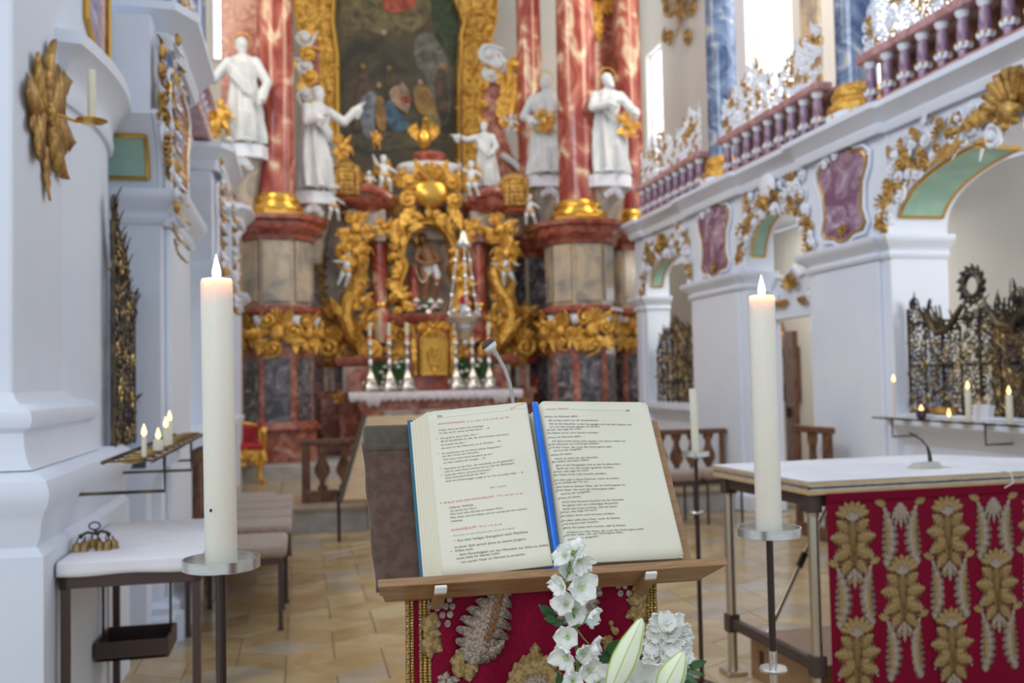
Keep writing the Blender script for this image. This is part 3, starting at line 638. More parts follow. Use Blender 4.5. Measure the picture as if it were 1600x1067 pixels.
# stacked base mouldings wrapping the near corner
basep = [(0, 0), (0.14, 0), (0.14, 0.90), (0.11, 0.93), (0.125, 0.97), (0.13, 1.02), (0.14, 1.05), (0.16, 1.09), (0.165, 1.13), (0.15, 1.17), (0.10, 1.20), (0.09, 1.205), (0.07, 1.23), (0.055, 1.28), (0.05, 1.34), (0.055, 1.345), (0.08, 1.36), (0.09, 1.39), (0.08, 1.42), (0.05, 1.44), (0.03, 1.445), (0.01, 1.47), (0, 1.49)]
lo_ = basep[:11]+[(0, 1.20)]; hi_ = [(0, 1.20)]+basep[11:]
MB().sweep(lo_, [(-3.6, 3.89), (XN, 3.89), (XN, 5.5)]).obj('base_moulding', 'plaster', npr)
MB().sweep(hi_, [(-3.6, 3.89), (XN, 3.89), (XN, 5.0)]).obj('base_moulding', 'plaster', npr)
# ================================================================ FIGURES
def jn(mb, pts, rs, n=9):
    for i in range(len(pts)-1): mb.cap(pts[i], pts[i+1], rs[i], rs[i+1], n)
def hand(mb, wst, d, s=1.0):
    d = Vector(d).normalized(); u, v = perp(d); p = Vector(wst)
    mb.cap(p, p+d*0.045*s, 0.016*s, 0.022*s, 7)
    for k in range(4): o = u*(k-1.5)*0.013*s; mb.tube([p+d*0.05*s+o, p+d*0.075*s+o+v*0.004*s, p+d*(0.095+(0.006 if k in (1, 2) else 0))*s+o+v*0.012*s], [0.008*s, 0.007*s, 0.005*s], 5)
    mb.tube([p+d*0.012*s+u*0.018*s, p+d*0.035*s+u*0.036*s, p+d*0.055*s+u*0.04*s], [0.009*s, 0.008*s, 0.006*s], 5)
def head(mb, c, r, turn=0.0, tilt=0.0, beard=0, hair=1, rnd=random):
    M = Matrix.Rotation(turn, 4, 'Z') @ Matrix.Rotation(tilt, 4, 'X'); c = Vector(c)
    q = lambda x, y, z: c+M @ Vector((x*r, y*r, z*r))
    mb.ball(c, (r*0.80, r*0.92, r*1.08), 12, 9, M)
    mb.ball(q(0, -0.32, -0.62), (r*0.52, r*0.5, r*0.45), 9, 6, M)                       # jaw
    mb.tube([q(0, -0.84, 0.18), q(0, -1.12, -0.14), q(0, -0.86, -0.22)], [r*0.08, r*0.14, r*0.09], 6)   # nose
    mb.tube([q(-0.42, -0.74, 0.24), q(0, -0.90, 0.28), q(0.42, -0.74, 0.24)], r*0.10, 6)     # brow
    for sx in (-1, 1): mb.ball(q(sx*0.28, -0.78, 0.05), r*0.10, 6, 5); mb.ball(q(sx*0.82, 0.0, -0.05), (r*0.10, r*0.18, r*0.26), 6, 5, M)   # eyes, ears
    mb.tube([q(-0.24, -0.80, -0.50), q(0, -0.90, -0.47), q(0.24, -0.80, -0.50)], r*0.07, 5)   # mouth
    if beard:
        for k in range(9): a = (k-4)*0.32; mb.cap(q(math.sin(a)*0.62, -0.55*math.cos(a)-0.15, -0.55), q(math.sin(a)*0.42, -0.65*math.cos(a)-0.12, -1.1-0.45*beard*math.cos(a)), r*0.2, r*0.08, 6)
    if hair:
        for k in range(26):
            a = 2*PI*k*0.618; e = 0.25+0.75*(k/26.0); x_, y_, z_ = math.cos(a)*math.cos(e*1.5), math.sin(a)*math.cos(e*1.5), math.sin(e*1.5)
            if y_ < -0.45 and z_ < 0.6: continue
            mb.ball(q(x_*0.92, y_*0.98+0.08, z_*1.08+0.02), r*0.27, 6, 5, M)
def robed(name, label, cat, loc, H, rz, mt='statue_white', armL=((-0.20, -0.10, 0.62), (-0.16, -0.24, 0.66)), armR=((0.20, -0.08, 0.62), (0.12, -0.22, 0.60)), beard=1, turn=0, tilt=0.1, lean=0.0, seed=1, group=None, parts=None, vox=0.0085, mantle=1, knee=0.05):
    t = thing(name, label, cat, (0, 0, 0), group); rnd = random.Random(seed); mb = MB(); s = H
    ph = rnd.random()*6
    def fold(a, z): k = max(0, 1-z/(0.8*s)); return 1+(0.24*k+0.05)*math.sin(8*a+ph+3.5*z/s)+0.08*k*math.sin(15*a+ph*2-3*z/s)
    prof = [(0.02, 0.02), (0.16, 0.02), (0.155, 0.10), (0.135, 0.28), (0.125, 0.42), (0.118, 0.52), (0.105, 0.60), (0.115, 0.68), (0.125, 0.76), (0.105, 0.82), (0.045, 0.86), (0.01, 0.87)]
    n0 = len(mb.v); mb.lathe([(r*s, z*s) for r, z in prof], n=44, fold=fold, sx=1.12, sy=0.80)
    # contrapposto: hip shift, forward knee
    for i in range(n0, len(mb.v)):
        v = mb.v[i]; h = v.z/s; v.x += lean*s*math.sin(PI*min(1, h/0.85)); 
        if v.y < 0: v.y -= knee*s*math.exp(-((h-0.28)/0.16)**2)*math.exp(-((v.x/s-0.05)/0.08)**2)
    for sx in (-1, 1): jn(mb, [(sx*0.07*s, -0.10*s, 0.022*s), (sx*0.08*s, -0.20*s, 0.018*s)], [0.03*s, 0.022*s])     # feet
    mb.cap((0, 0, 0.84*s), (0, -0.01*s, 0.89*s), 0.036*s, 0.033*s)
    head(mb, (0, -0.015*s, 0.935*s), 0.063*s, turn, tilt, beard, 1, rnd)
    for sx, (el, wr) in ((-1, armL), (1, armR)):
        sh = Vector((sx*0.125, 0, 0.79))*s; el = Vector(el)*s; wr = Vector(wr)*s
        mb.cap(sh, el, 0.050*s, 0.045*s); mb.cap(el, wr, 0.042*s, 0.034*s)
        d = (wr-el).normalized()
        mb.tube([el, el+(wr-el)*0.8, wr-Vector((0, 0, 0.03*s)), wr-Vector((0, 0, 0.09*s))-d*0.04*s], [0.035*s, 0.05*s, 0.045*s, 0.02*s], 8)     # hanging cuff
        hand(mb, wr, d, s*0.95)
    if mantle:
        for k in range(4):
            o = k*0.028
            mb.tube([(-0.13*s, 0.03*s, (0.80-o)*s), (-0.06*s, -0.115*s, (0.70-o)*s), (0.06*s, -0.125*s, (0.56-o)*s), (0.15*s, -0.06*s, (0.46-o)*s), (0.17*s, 0.02*s, (0.30-o)*s), (0.15*s, 0.04*s, (0.12)*s)], [0.03*s, 0.024*s, 0.024*s, 0.026*s, 0.03*s, 0.012*s], 7)
        for k in range(5): a = 1.0+k*0.3; mb.tube([(-0.12*s*math.cos(a), 0.07*s, 0.8*s), (-0.16*s*math.cos(a), 0.10*s, 0.45*s), (-0.17*s*math.cos(a), 0.12*s, 0.06*s)], [0.03*s, 0.035*s, 0.03*s], 7)
    o = mb.obj('figure', mt, t, remesh=vox*s/1.6*1.15)
    if parts: parts(t, s)
    t.location = loc; t.rotation_euler.z = rz
    return t
def putto(name, label, loc, H, rz=0, mt='statue_white', aL=((-0.22, -0.02, 0.75), (-0.30, -0.05, 0.92)), aR=((0.22, -0.05, 0.62), (0.30, -0.12, 0.55)), lL=((-0.10, -0.12, 0.30), (-0.12, 0.0, 0.05)), lR=((0.13, -0.10, 0.28), (0.20, 0.02, 0.04)), turn=0, group='white putti of the high altar', wings=1, ry=0, cat='statue', drape=1):
    t = thing(name, label, cat, (0, 0, 0), group); s = H; mb = MB(); V = lambda p: Vector(p)*s
    jn(mb, [V((0, 0, 0.48)), V((0, -0.03, 0.56)), V((0, 0.0, 0.66)), V((0, 0, 0.72))], [0.105*s, 0.11*s, 0.105*s, 0.06*s])
    mb.cap(V((0, 0, 0.74)), V((0, 0, 0.80)), 0.05*s, 0.05*s); head(mb, V((0, -0.01, 0.88)), 0.105*s, turn, 0.1, 0, 1)
    for sx, (e, w_) in ((-1, aL), (1, aR)): jn(mb, [V((sx*0.10, 0, 0.71)), V(e), V(w_)], [0.05*s, 0.045*s, 0.033*s]); hand(mb, V(w_), V(w_)-V(e), s*1.1)
    for sx, (k, f) in ((-1, lL), (1, lR)): jn(mb, [V((sx*0.06, 0, 0.46)), V(k), V(f)], [0.085*s, 0.065*s, 0.04*s]); jn(mb, [V(f), V(f)+Vector((0, -0.07*s, -0.01*s))], [0.038*s, 0.028*s])
    mb.obj('figure', mt, t, remesh=0.018*s)
    if wings:
        wm = MB()
        for sx in (-1, 1):
            for k in range(5): wm.leafy((sx*0.06*s, (0.66-0.03*k)*s), PI/2-sx*(0.5+0.25*k), (0.34-0.03*k)*s, 0.05*s, 0.1, 0.10*s, 0.01*s, 3)
        wm.obj('wings', 'gold', t)
    if drape:
        d = MB(); d.tube([V((-0.14, -0.02, 0.50)), V((-0.05, -0.13, 0.42)), V((0.1, -0.12, 0.45)), V((0.2, 0.02, 0.50)), V((0.27, 0.06, 0.38))], [0.02*s, 0.04*s, 0.04*s, 0.035*s, 0.01*s], 8); d.obj('drapery', 'gold' if drape == 1 else mt, t)
    t.location = loc; t.rotation_euler = (0, ry, rz)
    return t
def rocaille(mb, c, size, seed, y=0, n=7):
    rnd = random.Random(seed)
    for k in range(n):
        a = 2*PI*k/n+rnd.uniform(-.3, .3); x, z = c[0]+size*0.5*math.cos(a), c[1]+size*0.5*math.sin(a)
        if k % 3 == 0: mb.scroll((x, z), size*0.26, size*0.07, a, 1.3, rnd.choice((1, -1)), tail=size*0.3, y=y-size*0.1)
        elif k % 3 == 1: mb.leafy((c[0]+size*0.2*math.cos(a), c[1]+size*0.2*math.sin(a)), a, size*0.75, size*0.16, 0.3, y-size*0.06, 0.02*size, bend=rnd.uniform(-1, 1))
        else: mb.fan((c[0]+size*0.1*math.cos(a), c[1]+size*0.1*math.sin(a)), size*0.7, a-0.6, a+0.6, 5, size*0.055, y-size*0.05)
    mb.ball((c[0], y-size*0.12, c[1]), (size*0.24, size*0.18, size*0.26), 12, 8)
    return mb

# ================================================================ HIGH ALTAR: big pedestals and columns
FZ = 0.43
def octo(X, Y, r, f=0.42): 
    b = r*f; return [(X-r, Y+b), (X-r, Y-b), (X-b*1.15, Y-r), (X+b*1.15, Y-r), (X+r, Y-b), (X+r, Y+b), (X+b, Y+r), (X-b, Y+r)]
def big_pedestal(label, X, Y, r, mt_up='marble_cream'):
    t = thing('altar_pedestal', label, 'pedestal', (X, Y, FZ), 'marble pedestals of the altar columns')
    def oc(r_, z0, z1, nm, mt, bev=0.01): return MB().slab(octo(X, Y, r_), z0, z1).obj(nm, mt, t, False, bevel=bev)
    oc(r*1.06, FZ, FZ+0.42, 'plinth', 'marble_pink'); 
    def ring(z, prof, nm, mt, r_=r): 
        path = octo(X, Y, r_); return MB().sweep([(o, z+h) for o, h in prof], path, True).obj(nm, mt, t)
    ring(FZ+0.42, [(-0.06, 0), (0.07, 0), (0.09, 0.04), (0.05, 0.09), (0.02, 0.13), (-0.06, 0.14)], 'base_moulding', 'marble_moulding')
    oc(r*0.96, FZ+0.50, 2.02, 'dado', 'marble_pink')
    # grey marble fields inside red stiles
    for (p, q) in zip(octo(X, Y, r*0.96), octo(X, Y, r*0.96)[1:]):
        if (p[1]+q[1])/2 > Y+0.1: continue
        d = Vector((q[0]-p[0], q[1]-p[1])); L = d.length
        if L < 0.2: continue
        d.normalize(); nn = Vector((d.y, -d.x)); nn = nn if nn.dot(Vector(((p[0]+q[0])/2-X, (p[1]+q[1])/2-Y))) > 0 else -nn
        c_ = Vector(((p[0]+q[0])/2, (p[1]+q[1])/2))+nn*0.004; rz = math.atan2(d.y, d.x)
        MB().box((c_.x, c_.y, 1.38), (L*0.72, 0.025, 0.95), rz).obj('marble_field', 'marble_grey', t, False, bevel=0.005)
        MB().box((c_.x, c_.y, 3.06), (L*0.80, 0.025, 0.84), rz).obj('marble_field', mt_up, t, False, bevel=0.005)
    # gilded rocaille girdle
    for (p, q) in zip(octo(X, Y, r*1.02), octo(X, Y, r*1.02)[1:]):
        if (p[1]+q[1])/2 > Y+0.15: continue
        L = math.hypot(q[0]-p[0], q[1]-p[1]); c_ = ((p[0]+q[0])/2, (p[1]+q[1])/2); rz = math.atan2(q[1]-p[1], q[0]-p[0])
        nx = Vector((math.sin(rz), -math.cos(rz))); 
        if nx.dot(Vector((c_[0]-X, c_[1]-Y))) < 0: rz += PI
        g = MB(frame((c_[0], c_[1], 2.20), rz)); rocaille(g, (0, 0), max(0.26, min(0.46, L*0.9)), int(100*X+p[0]*7), -0.03, 8); g.obj('gilded_cartouche', 'gold', t)
        cn = MB(frame((q[0], q[1], 2.2), 0)); cn.ball((0, -0.05, 0.16), (0.065, 0.055, 0.08), 10, 7); cn.ball((0, -0.11, 0.15), (0.015, 0.02, 0.02), 6, 4)
        for k in range(6): cn.ball((0.05*math.cos(k), -0.04+0.03*math.sin(k), 0.21), 0.028, 6, 5)
        cn.obj('cherub_head', 'statue_white', t)
        g2 = MB(frame((q[0], q[1], 2.15), 0)); g2.leafy((0, -0.02), PI/2+0.5, 0.16, 0.05, 0.3, -0.06); g2.leafy((0, -0.02), PI/2-0.5, 0.16, 0.05, 0.3, -0.06); g2.leafy((0, 0.02), -PI/2, 0.28, 0.06, 0.3, -0.05); g2.obj('gilded_bracket', 'gold', t)
    oc(r*1.0, 2.02, 2.42, 'frieze', 'marble_moulding'); 
    ring(2.42, [(-0.06, 0), (0.02, 0), (0.07, 0.05), (0.10, 0.07), (0.10, 0.12), (0.04, 0.16), (-0.06, 0.17)], 'string_course', 'marble_moulding')
    oc(r*0.92, 2.55, 3.58, 'upper_dado', 'marble_cream')
    ring(3.50, [(-0.06, 0), (0.02, 0), (0.03, 0.06), (0.12, 0.12), (0.14, 0.15), (0.14, 0.22), (0.20, 0.26), (0.20, 0.32), (-0.06, 0.33)], 'cap_moulding', 'marble_moulding')
    oc(r*1.0, 3.6, 3.83, 'cap_block', 'marble_moulding')
    return t
def red_column(label, X, Y, r, z0=3.83):
    return column('altar_column', label, X, Y, z0, 10.0, r, 'marble_red', 'red marble columns of the high altar')
big_pedestal('left front altar pedestal below the white statue, gilded girdle and grey marble fields', -2.17, 14.0, 0.50)
big_pedestal('right front altar pedestal, cream upper field above a gilded girdle', 2.30, 14.0, 0.50)
big_pedestal('outer right altar pedestal partly hidden by the white arcade', 3.25, 14.6, 0.40)
big_pedestal('outer left altar pedestal behind the tall candle flame', -3.20, 14.6, 0.42)
big_pedestal('rear right altar pedestal, dark, set back beside the altar putto', 1.95, 15.6, 0.42, 'marble_grey')
red_column('thick red marble column with gold base at the left of the high altar', -2.17, 14.0, 0.27)
red_column('thick red and cream marble column with gold base at the right of the high altar', 2.32, 14.0, 0.31)
red_column('cream and red marble column furthest right, beside the white arcade', 3.40, 14.7, 0.23)
red_column('slim red marble column set back between altarpiece and right main column', 2.05, 15.9, 0.23)
for (lb, x0, x1, y0) in (('flat dark red marble pilaster behind the left white statue', -3.0, -2.35, 15.1), ('flat dark red marble pilaster behind the right white statue', 2.75, 3.35, 15.1), ('narrow red marble pilaster at the far left edge of the altar', -3.52, -3.26, 14.9)):
    t = thing('altar_pilaster', lb, 'pilaster', (x0, y0, FZ), 'red marble pilasters')
    MB().bb((x0, y0, FZ), (x1, y0+0.3, 10)).obj('shaft', 'marble_pink', t, False, bevel=0.01)
    MB().bb((x0-0.04, y0-0.04, 3.55), (x1+0.04, y0+0.3, 3.83)).obj('moulding', 'marble_moulding', t, False, bevel=0.02)
    MB().bb((x0-0.02, y0-0.03, 3.83), (x1+0.02, y0+0.3, 4.12)).obj('gilded_base', 'gold_smooth', t, False, bevel=0.03)
g = MB(frame((3.0, 15.08, 7.9))); rocaille(g, (0, 0), 0.55, 5, 0, 9); g.leafy((0, -0.2), -PI/2, 0.7, 0.12, 0.2, -0.05); tag(g.obj('gilded_ornament', 'gold'), 'gold leaf ornament high on the pilaster between right red columns', 'ornament')

# statue consoles and the four big statues
def console(label, X, Y, z, w_):
    t = thing('statue_console', label, 'bracket', (X, Y, z-1.0), 'consoles of the big statues')
    MB().sweep([(-0.2, 0), (0.0, 0), (0.05, 0.05), (0.03, 0.10), (0.07, 0.13), (0.07, 0.18), (-0.2, 0.18)], [(X+w_*a, Y+w_*b) for a, b in ((-1, 0.9), (-1, 0.1), (-0.75, -0.45), (0, -0.65), (0.75, -0.45), (1, 0.1), (1, 0.9))][::1], False).obj('top_moulding', 'stucco_white', t)
    MB().slab([(X+w_*a, Y+w_*b) for a, b in ((-1, 0.9), (-1, 0.1), (-0.75, -0.45), (0, -0.65), (0.75, -0.45), (1, 0.1), (1, 0.9))], z-0.18, z).obj('top_slab', 'stucco_white', t, False)
    b = MB(); b.lathe([(w_*0.32, z-1.05), (w_*0.40, z-0.95), (w_*0.50, z-0.7), (w_*0.68, z-0.45), (w_*0.78, z-0.25), (w_*0.86, z-0.18)], (X, Y+0.12, 0), 8, M=None, sy=0.8); b.obj('bracket_body', 'marble_cream', t)
    s_ = MB(frame((X, Y-w_*0.56, z-0.28))); s_.fan((0, -0.06), 0.15, 0.2, PI-0.2, 7, 0.022, -0.02); s_.scroll((-0.1, -0.04), 0.05, 0.018, 0, 1.3, 1); s_.scroll((0.1, -0.04), 0.05, 0.018, 0, 1.3, -1); s_.obj('shell', 'stucco_white', t)
    return t
def crozier(sx):
    def f(t, s):
        m = MB(); m.tube([(sx*0.24*s, -0.16*s, 0.02*s), (sx*0.22*s, -0.2*s, 0.9*s), (sx*0.215*s, -0.2*s, 1.0*s)], 0.012*s, 7); m.T = frame((sx*0.215*s, -0.2*s, 1.02*s)); m.scroll((0, 0), 0.05*s, 0.012*s, -PI/2, 1.4, 1); m.obj('crozier', 'gold', t)
    return f
def goldthing(sx, z):
    def f(t, s):
        m = MB(frame((sx*0.15*s, -0.16*s, z*s))); rocaille(m, (0, 0), 0.17*s, 3, 0, 7); m.obj('gilded_attribute', 'gold', t)
        h = MB(); h.tube([(0.085*s*math.cos(a), -0.0*s, 0.985*s+0.085*s*math.sin(a)) for a in [2*PI*k/20 for k in range(21)]], 0.005*s, 5); h.obj('halo', 'gold', t)
    return f
def cslot(px, py, Y): return PY(px, py, Y)
p = PY(379, 228, 13.7); console('white-topped console left of the left main column', p.x, 13.75, p.z, 0.36)
robed('saint_statue', 'white bearded saint statue on console left of the left main column, one arm out', 'statue', (p.x, 13.72, p.z), 1.50, -0.15, armL=((-0.24, -0.08, 0.60), (-0.30, -0.22, 0.56)), armR=((0.24, -0.04, 0.58), (0.20, -0.14, 0.42)), seed=3, lean=0.02, turn=0.5, group='big white saint statues', parts=goldthing(-1.45, 0.16))
t = putto('angel_statue', 'small golden angel seated at the feet of the left saint statue', (p.x-0.27, 13.45, p.z+0.02), 0.55, 0.3, 'gold', group='golden angels', wings=1, cat='statue', drape=0)
p = PY(500, 300, 14.4); console('white console right of the left main column', p.x-0.1, 14.5, p.z, 0.34)
robed('saint_statue', 'white robed saint statue right of the left main column, gesturing towards the painting', 'statue', (p.x-0.02, 14.45, p.z+0.02), 1.55, 0.55, armL=((-0.18, -0.10, 0.62), (-0.10, -0.24, 0.66)), armR=((0.26, -0.06, 0.70), (0.40, -0.12, 0.86)), seed=5, lean=-0.03, turn=0.6, group='big white saint statues', parts=goldthing(1, 0.42))
p = PY(856, 275, 14.9); console('white console between altarpiece and right main column', p.x, 15.0, p.z, 0.34)
robed('saint_statue', 'grey-white statue with gilded sash behind the right main column', 'statue', (p.x, 14.95, p.z), 1.62, -0.3, armL=((-0.22, -0.04, 0.60), (-0.12, -0.18, 0.52)), seed=8, turn=-0.6, beard=0, group='big white saint statues', parts=goldthing(0, 0.52))
p = PY(953, 275, 13.7); console('white-topped console right of the right main column', p.x, 13.75, p.z, 0.38)
robed('saint_statue', 'white bald saint statue right of right main column, looking up, gilded book at hip', 'statue', (p.x, 13.72, p.z), 1.55, -0.1, armL=((-0.18, -0.12, 0.64), (0.02, -0.22, 0.66)), armR=((0.24, -0.06, 0.62), (0.22, -0.2, 0.58)), seed=11, lean=-0.02, turn=0.7, tilt=-0.3, group='big white saint statues', parts=goldthing(1, 0.46))

# ================================================================ PAINTING AND ITS FRAME (generic stand-in)
YP = 17.4
pa = thing('altar_painting', 'large dark altar painting of a robed group, in broad gilded frame', 'painting', (-0.08, YP, 5.3))
def pw(px, py): return PY(px, py, YP)
pr_ = [(527, 300), (527, 90), (519, 40), (521, -60), (640, -130), (712, -60), (711, 5), (724, 40), (718, 62), (716, 300)]
poly = [(pw(a, b).x, pw(a, b).z) for a, b in pr_]
MB().prism(poly, YP, YP+0.05).obj('canvas', 'paint_dark', pa, False)
BK = [0]
def blob(nm, mt, pts, k):
    BK[0] += 1; k = k*3+BK[0]*0.25
    pp = [(pw(a, b).x, pw(a, b).z) for a, b in pts]
    for _ in range(2): pp = [q for i_ in range(len(pp)) for q in ((pp[i_][0]*.75+pp[(i_+1) % len(pp)][0]*.25, pp[i_][1]*.75+pp[(i_+1) % len(pp)][1]*.25), (pp[i_][0]*.25+pp[(i_+1) % len(pp)][0]*.75, pp[i_][1]*.25+pp[(i_+1) % len(pp)][1]*.75))]
    return MB().prism(pp, YP-0.002*k, YP+0.01+0.0007*BK[0]).obj(nm, mt, pa, False)
def pm(nm, c, c2): mat(nm, tuple(v*0.45 for v in c), 0.45, c2=tuple(v*0.95 for v in c2), scale=4.5, detail=6, dist=1.2, lo=0.35, hi=0.68)
pm('pt_cloud', (0.14, 0.11, 0.035), (0.24, 0.19, 0.07)); pm('pt_sky', (0.16, 0.15, 0.13), (0.24, 0.22, 0.17)); pm('pt_green', (0.03, 0.05, 0.012), (0.06, 0.09, 0.025))
pm('pt_red', (0.42, 0.05, 0.02), (0.6, 0.12, 0.05)); pm('pt_blue', (0.05, 0.12, 0.20), (0.10, 0.20, 0.30)); pm('pt_grey', (0.20, 0.24, 0.30), (0.32, 0.36, 0.42)); pm('pt_skin', (0.50, 0.30, 0.18), (0.62, 0.42, 0.28)); pm('pt_ochre', (0.30, 0.15, 0.03), (0.45, 0.25, 0.06)); pm('pt_step', (0.09, 0.07, 0.03), (0.15, 0.12, 0.05)); pm('pt_brown', (0.08, 0.045, 0.02), (0.15, 0.09, 0.04)); pm('pt_yellow', (0.40, 0.27, 0.05), (0.5, 0.36, 0.09))
blob('painted_cloud', 'pt_cloud', [(535, -40), (600, -60), (690, -30), (676, 20), (650, 52), (600, 58), (560, 40), (540, 70), (530, 20)], 1)
blob('painted_sky', 'pt_sky', [(648, 52), (676, 50), (702, 90), (704, 200), (680, 190), (668, 120), (646, 100)], 1)
blob('painted_curtain', 'pt_green', [(670, -40), (708, -50), (709, 10), (716, 45), (710, 110), (700, 90), (682, 60), (674, 20)], 2)
blob('painted_figure', 'pt_red', [(600, -20), (640, -25), (652, 5), (640, 18), (606, 22), (596, 8)], 3)
blob('painted_figure', 'pt_step', [(560, 238), (540, 218), (560, 206), (700, 206), (708, 222), (640, 232)], 1)
for (mt_, pts) in (('pt_brown', [(552, 160), (560, 120), (566, 106), (574, 108), (580, 140), (578, 190), (550, 215)]), ('pt_grey', [(562, 158), (574, 142), (590, 148), (584, 165), (586, 215), (570, 218), (562, 185)]), ('pt_ochre', [(584, 150), (600, 150), (606, 206), (588, 205)]), ('pt_blue', [(600, 160), (614, 155), (622, 176), (640, 190), (636, 206), (606, 206)]), ('pt_skin', [(606, 142), (626, 130), (640, 140), (640, 182), (626, 172), (612, 160)]), ('pt_red', [(624, 152), (642, 150), (642, 164), (626, 162)]), ('pt_ochre', [(644, 134), (664, 130), (676, 150), (684, 172), (670, 190), (648, 170)]), ('pt_yellow', [(664, 168), (684, 176), (690, 206), (672, 212), (662, 190)]), ('pt_brown', [(682, 110), (694, 102), (700, 130), (700, 190), (686, 185), (678, 140)]), ('pt_step', [(600, 108), (612, 104), (620, 130), (604, 140)])):
    blob('painted_figure', mt_, pts, 4)
for (a, b) in ((567, 104), (592, 134), (608, 108), (628, 134), (656, 130), (692, 104), (600, 52)):
    c_ = pw(a, b); q_ = [(c_.x+0.045*math.cos(u), c_.z+0.06*math.sin(u)) for u in [2*PI*k/12 for k in range(12)]]; MB().prism(q_, YP-0.04, YP-0.01).obj('painted_head', 'pt_ochre' if a in (567, 608, 692) else 'pt_skin', pa, False)
# frame: carved gilded border, outer outline bulging
ot = [(487, 260), (488, 180), (480, 90), (462, 20), (455, -80), (800, -80), (772, 5), (764, 60), (752, 120), (752, 200), (748, 260), (740, 300), (490, 300)]
outer = [(pw(a, b).x, pw(a, b).z) for a, b in ot]
fb = MB(); 
lef = [(487, 300, 527), (488, 180, 527), (480, 90, 526), (466, 40, 519), (462, 10, 520), (455, -80, 521)]
rig = [(748, 300, 716), (750, 200, 716), (756, 120, 716), (764, 60, 718), (770, 40, 724), (772, 5, 711), (790, -80, 712)]
for seq in (lef, rig):
    pp = [(pw(a, b).x, pw(a, b).z) for a, b, c in seq]+[(pw(c, b).x, pw(c, b).z) for a, b, c in reversed(seq)]
    fb.prism(pp, YP-0.14, YP+0.08)
fb.obj('frame', 'gold', pa, False)
fm = MB()
for seq in (lef, rig):
    inn = [(pw(c, b).x, YP-0.16, pw(c, b).z) for a, b, c in seq]; out = [(pw(a, b).x, YP-0.14, pw(a, b).z) for a, b, c in seq]
    fm.tube(inn, 0.055, 7); fm.tube(out, 0.05, 7)
fm.obj('frame_moulding', 'gold_smooth', pa)
fo = MB(); rnd = random.Random(4)
for seq in (lef, rig):
    for (a, b, c), (a2, b2, c2_) in zip(seq[:-1], seq[1:]):
        for k in range(4):
            t_ = (k+0.5)/4; am = a+(a2-a)*t_; cm = c+(c2_-c)*t_; bmid = b+(b2-b)*t_
            for q in (0.3, 0.65): c_ = pw(am+(cm-am)*q, bmid); fo.leafy((c_.x, c_.z), rnd.uniform(0, 6.3), 0.26, 0.07, 0.3, YP-0.15, 0.02); fo.ball((c_.x, YP-0.16, c_.z), 0.035, 6, 5)
fo.obj('frame_carving', 'gold', pa)

# ================================================================ ALTARPIECE (built in its own units, plane Y = 14.9)
YA = 14.9
al = thing('high_altar', 'ornate marble and gilded altarpiece with central niche and tabernacle', 'altar', (0, YA, FZ))
def aw(px, py, Y=YA): return PY(px, py, Y)
def ap(px0, py0, px1, py1, y0, y1, nm, mt, bev=0.01, par=None):   # block spanning a pixel rectangle on plane y0
    a = PY(px0, py1, y0); b = PY(px1, py0, y0)
    return MB().bb((a.x, y0, a.z), (b.x, y1, b.z)).obj(nm, mt, par or al, False, bevel=bev)
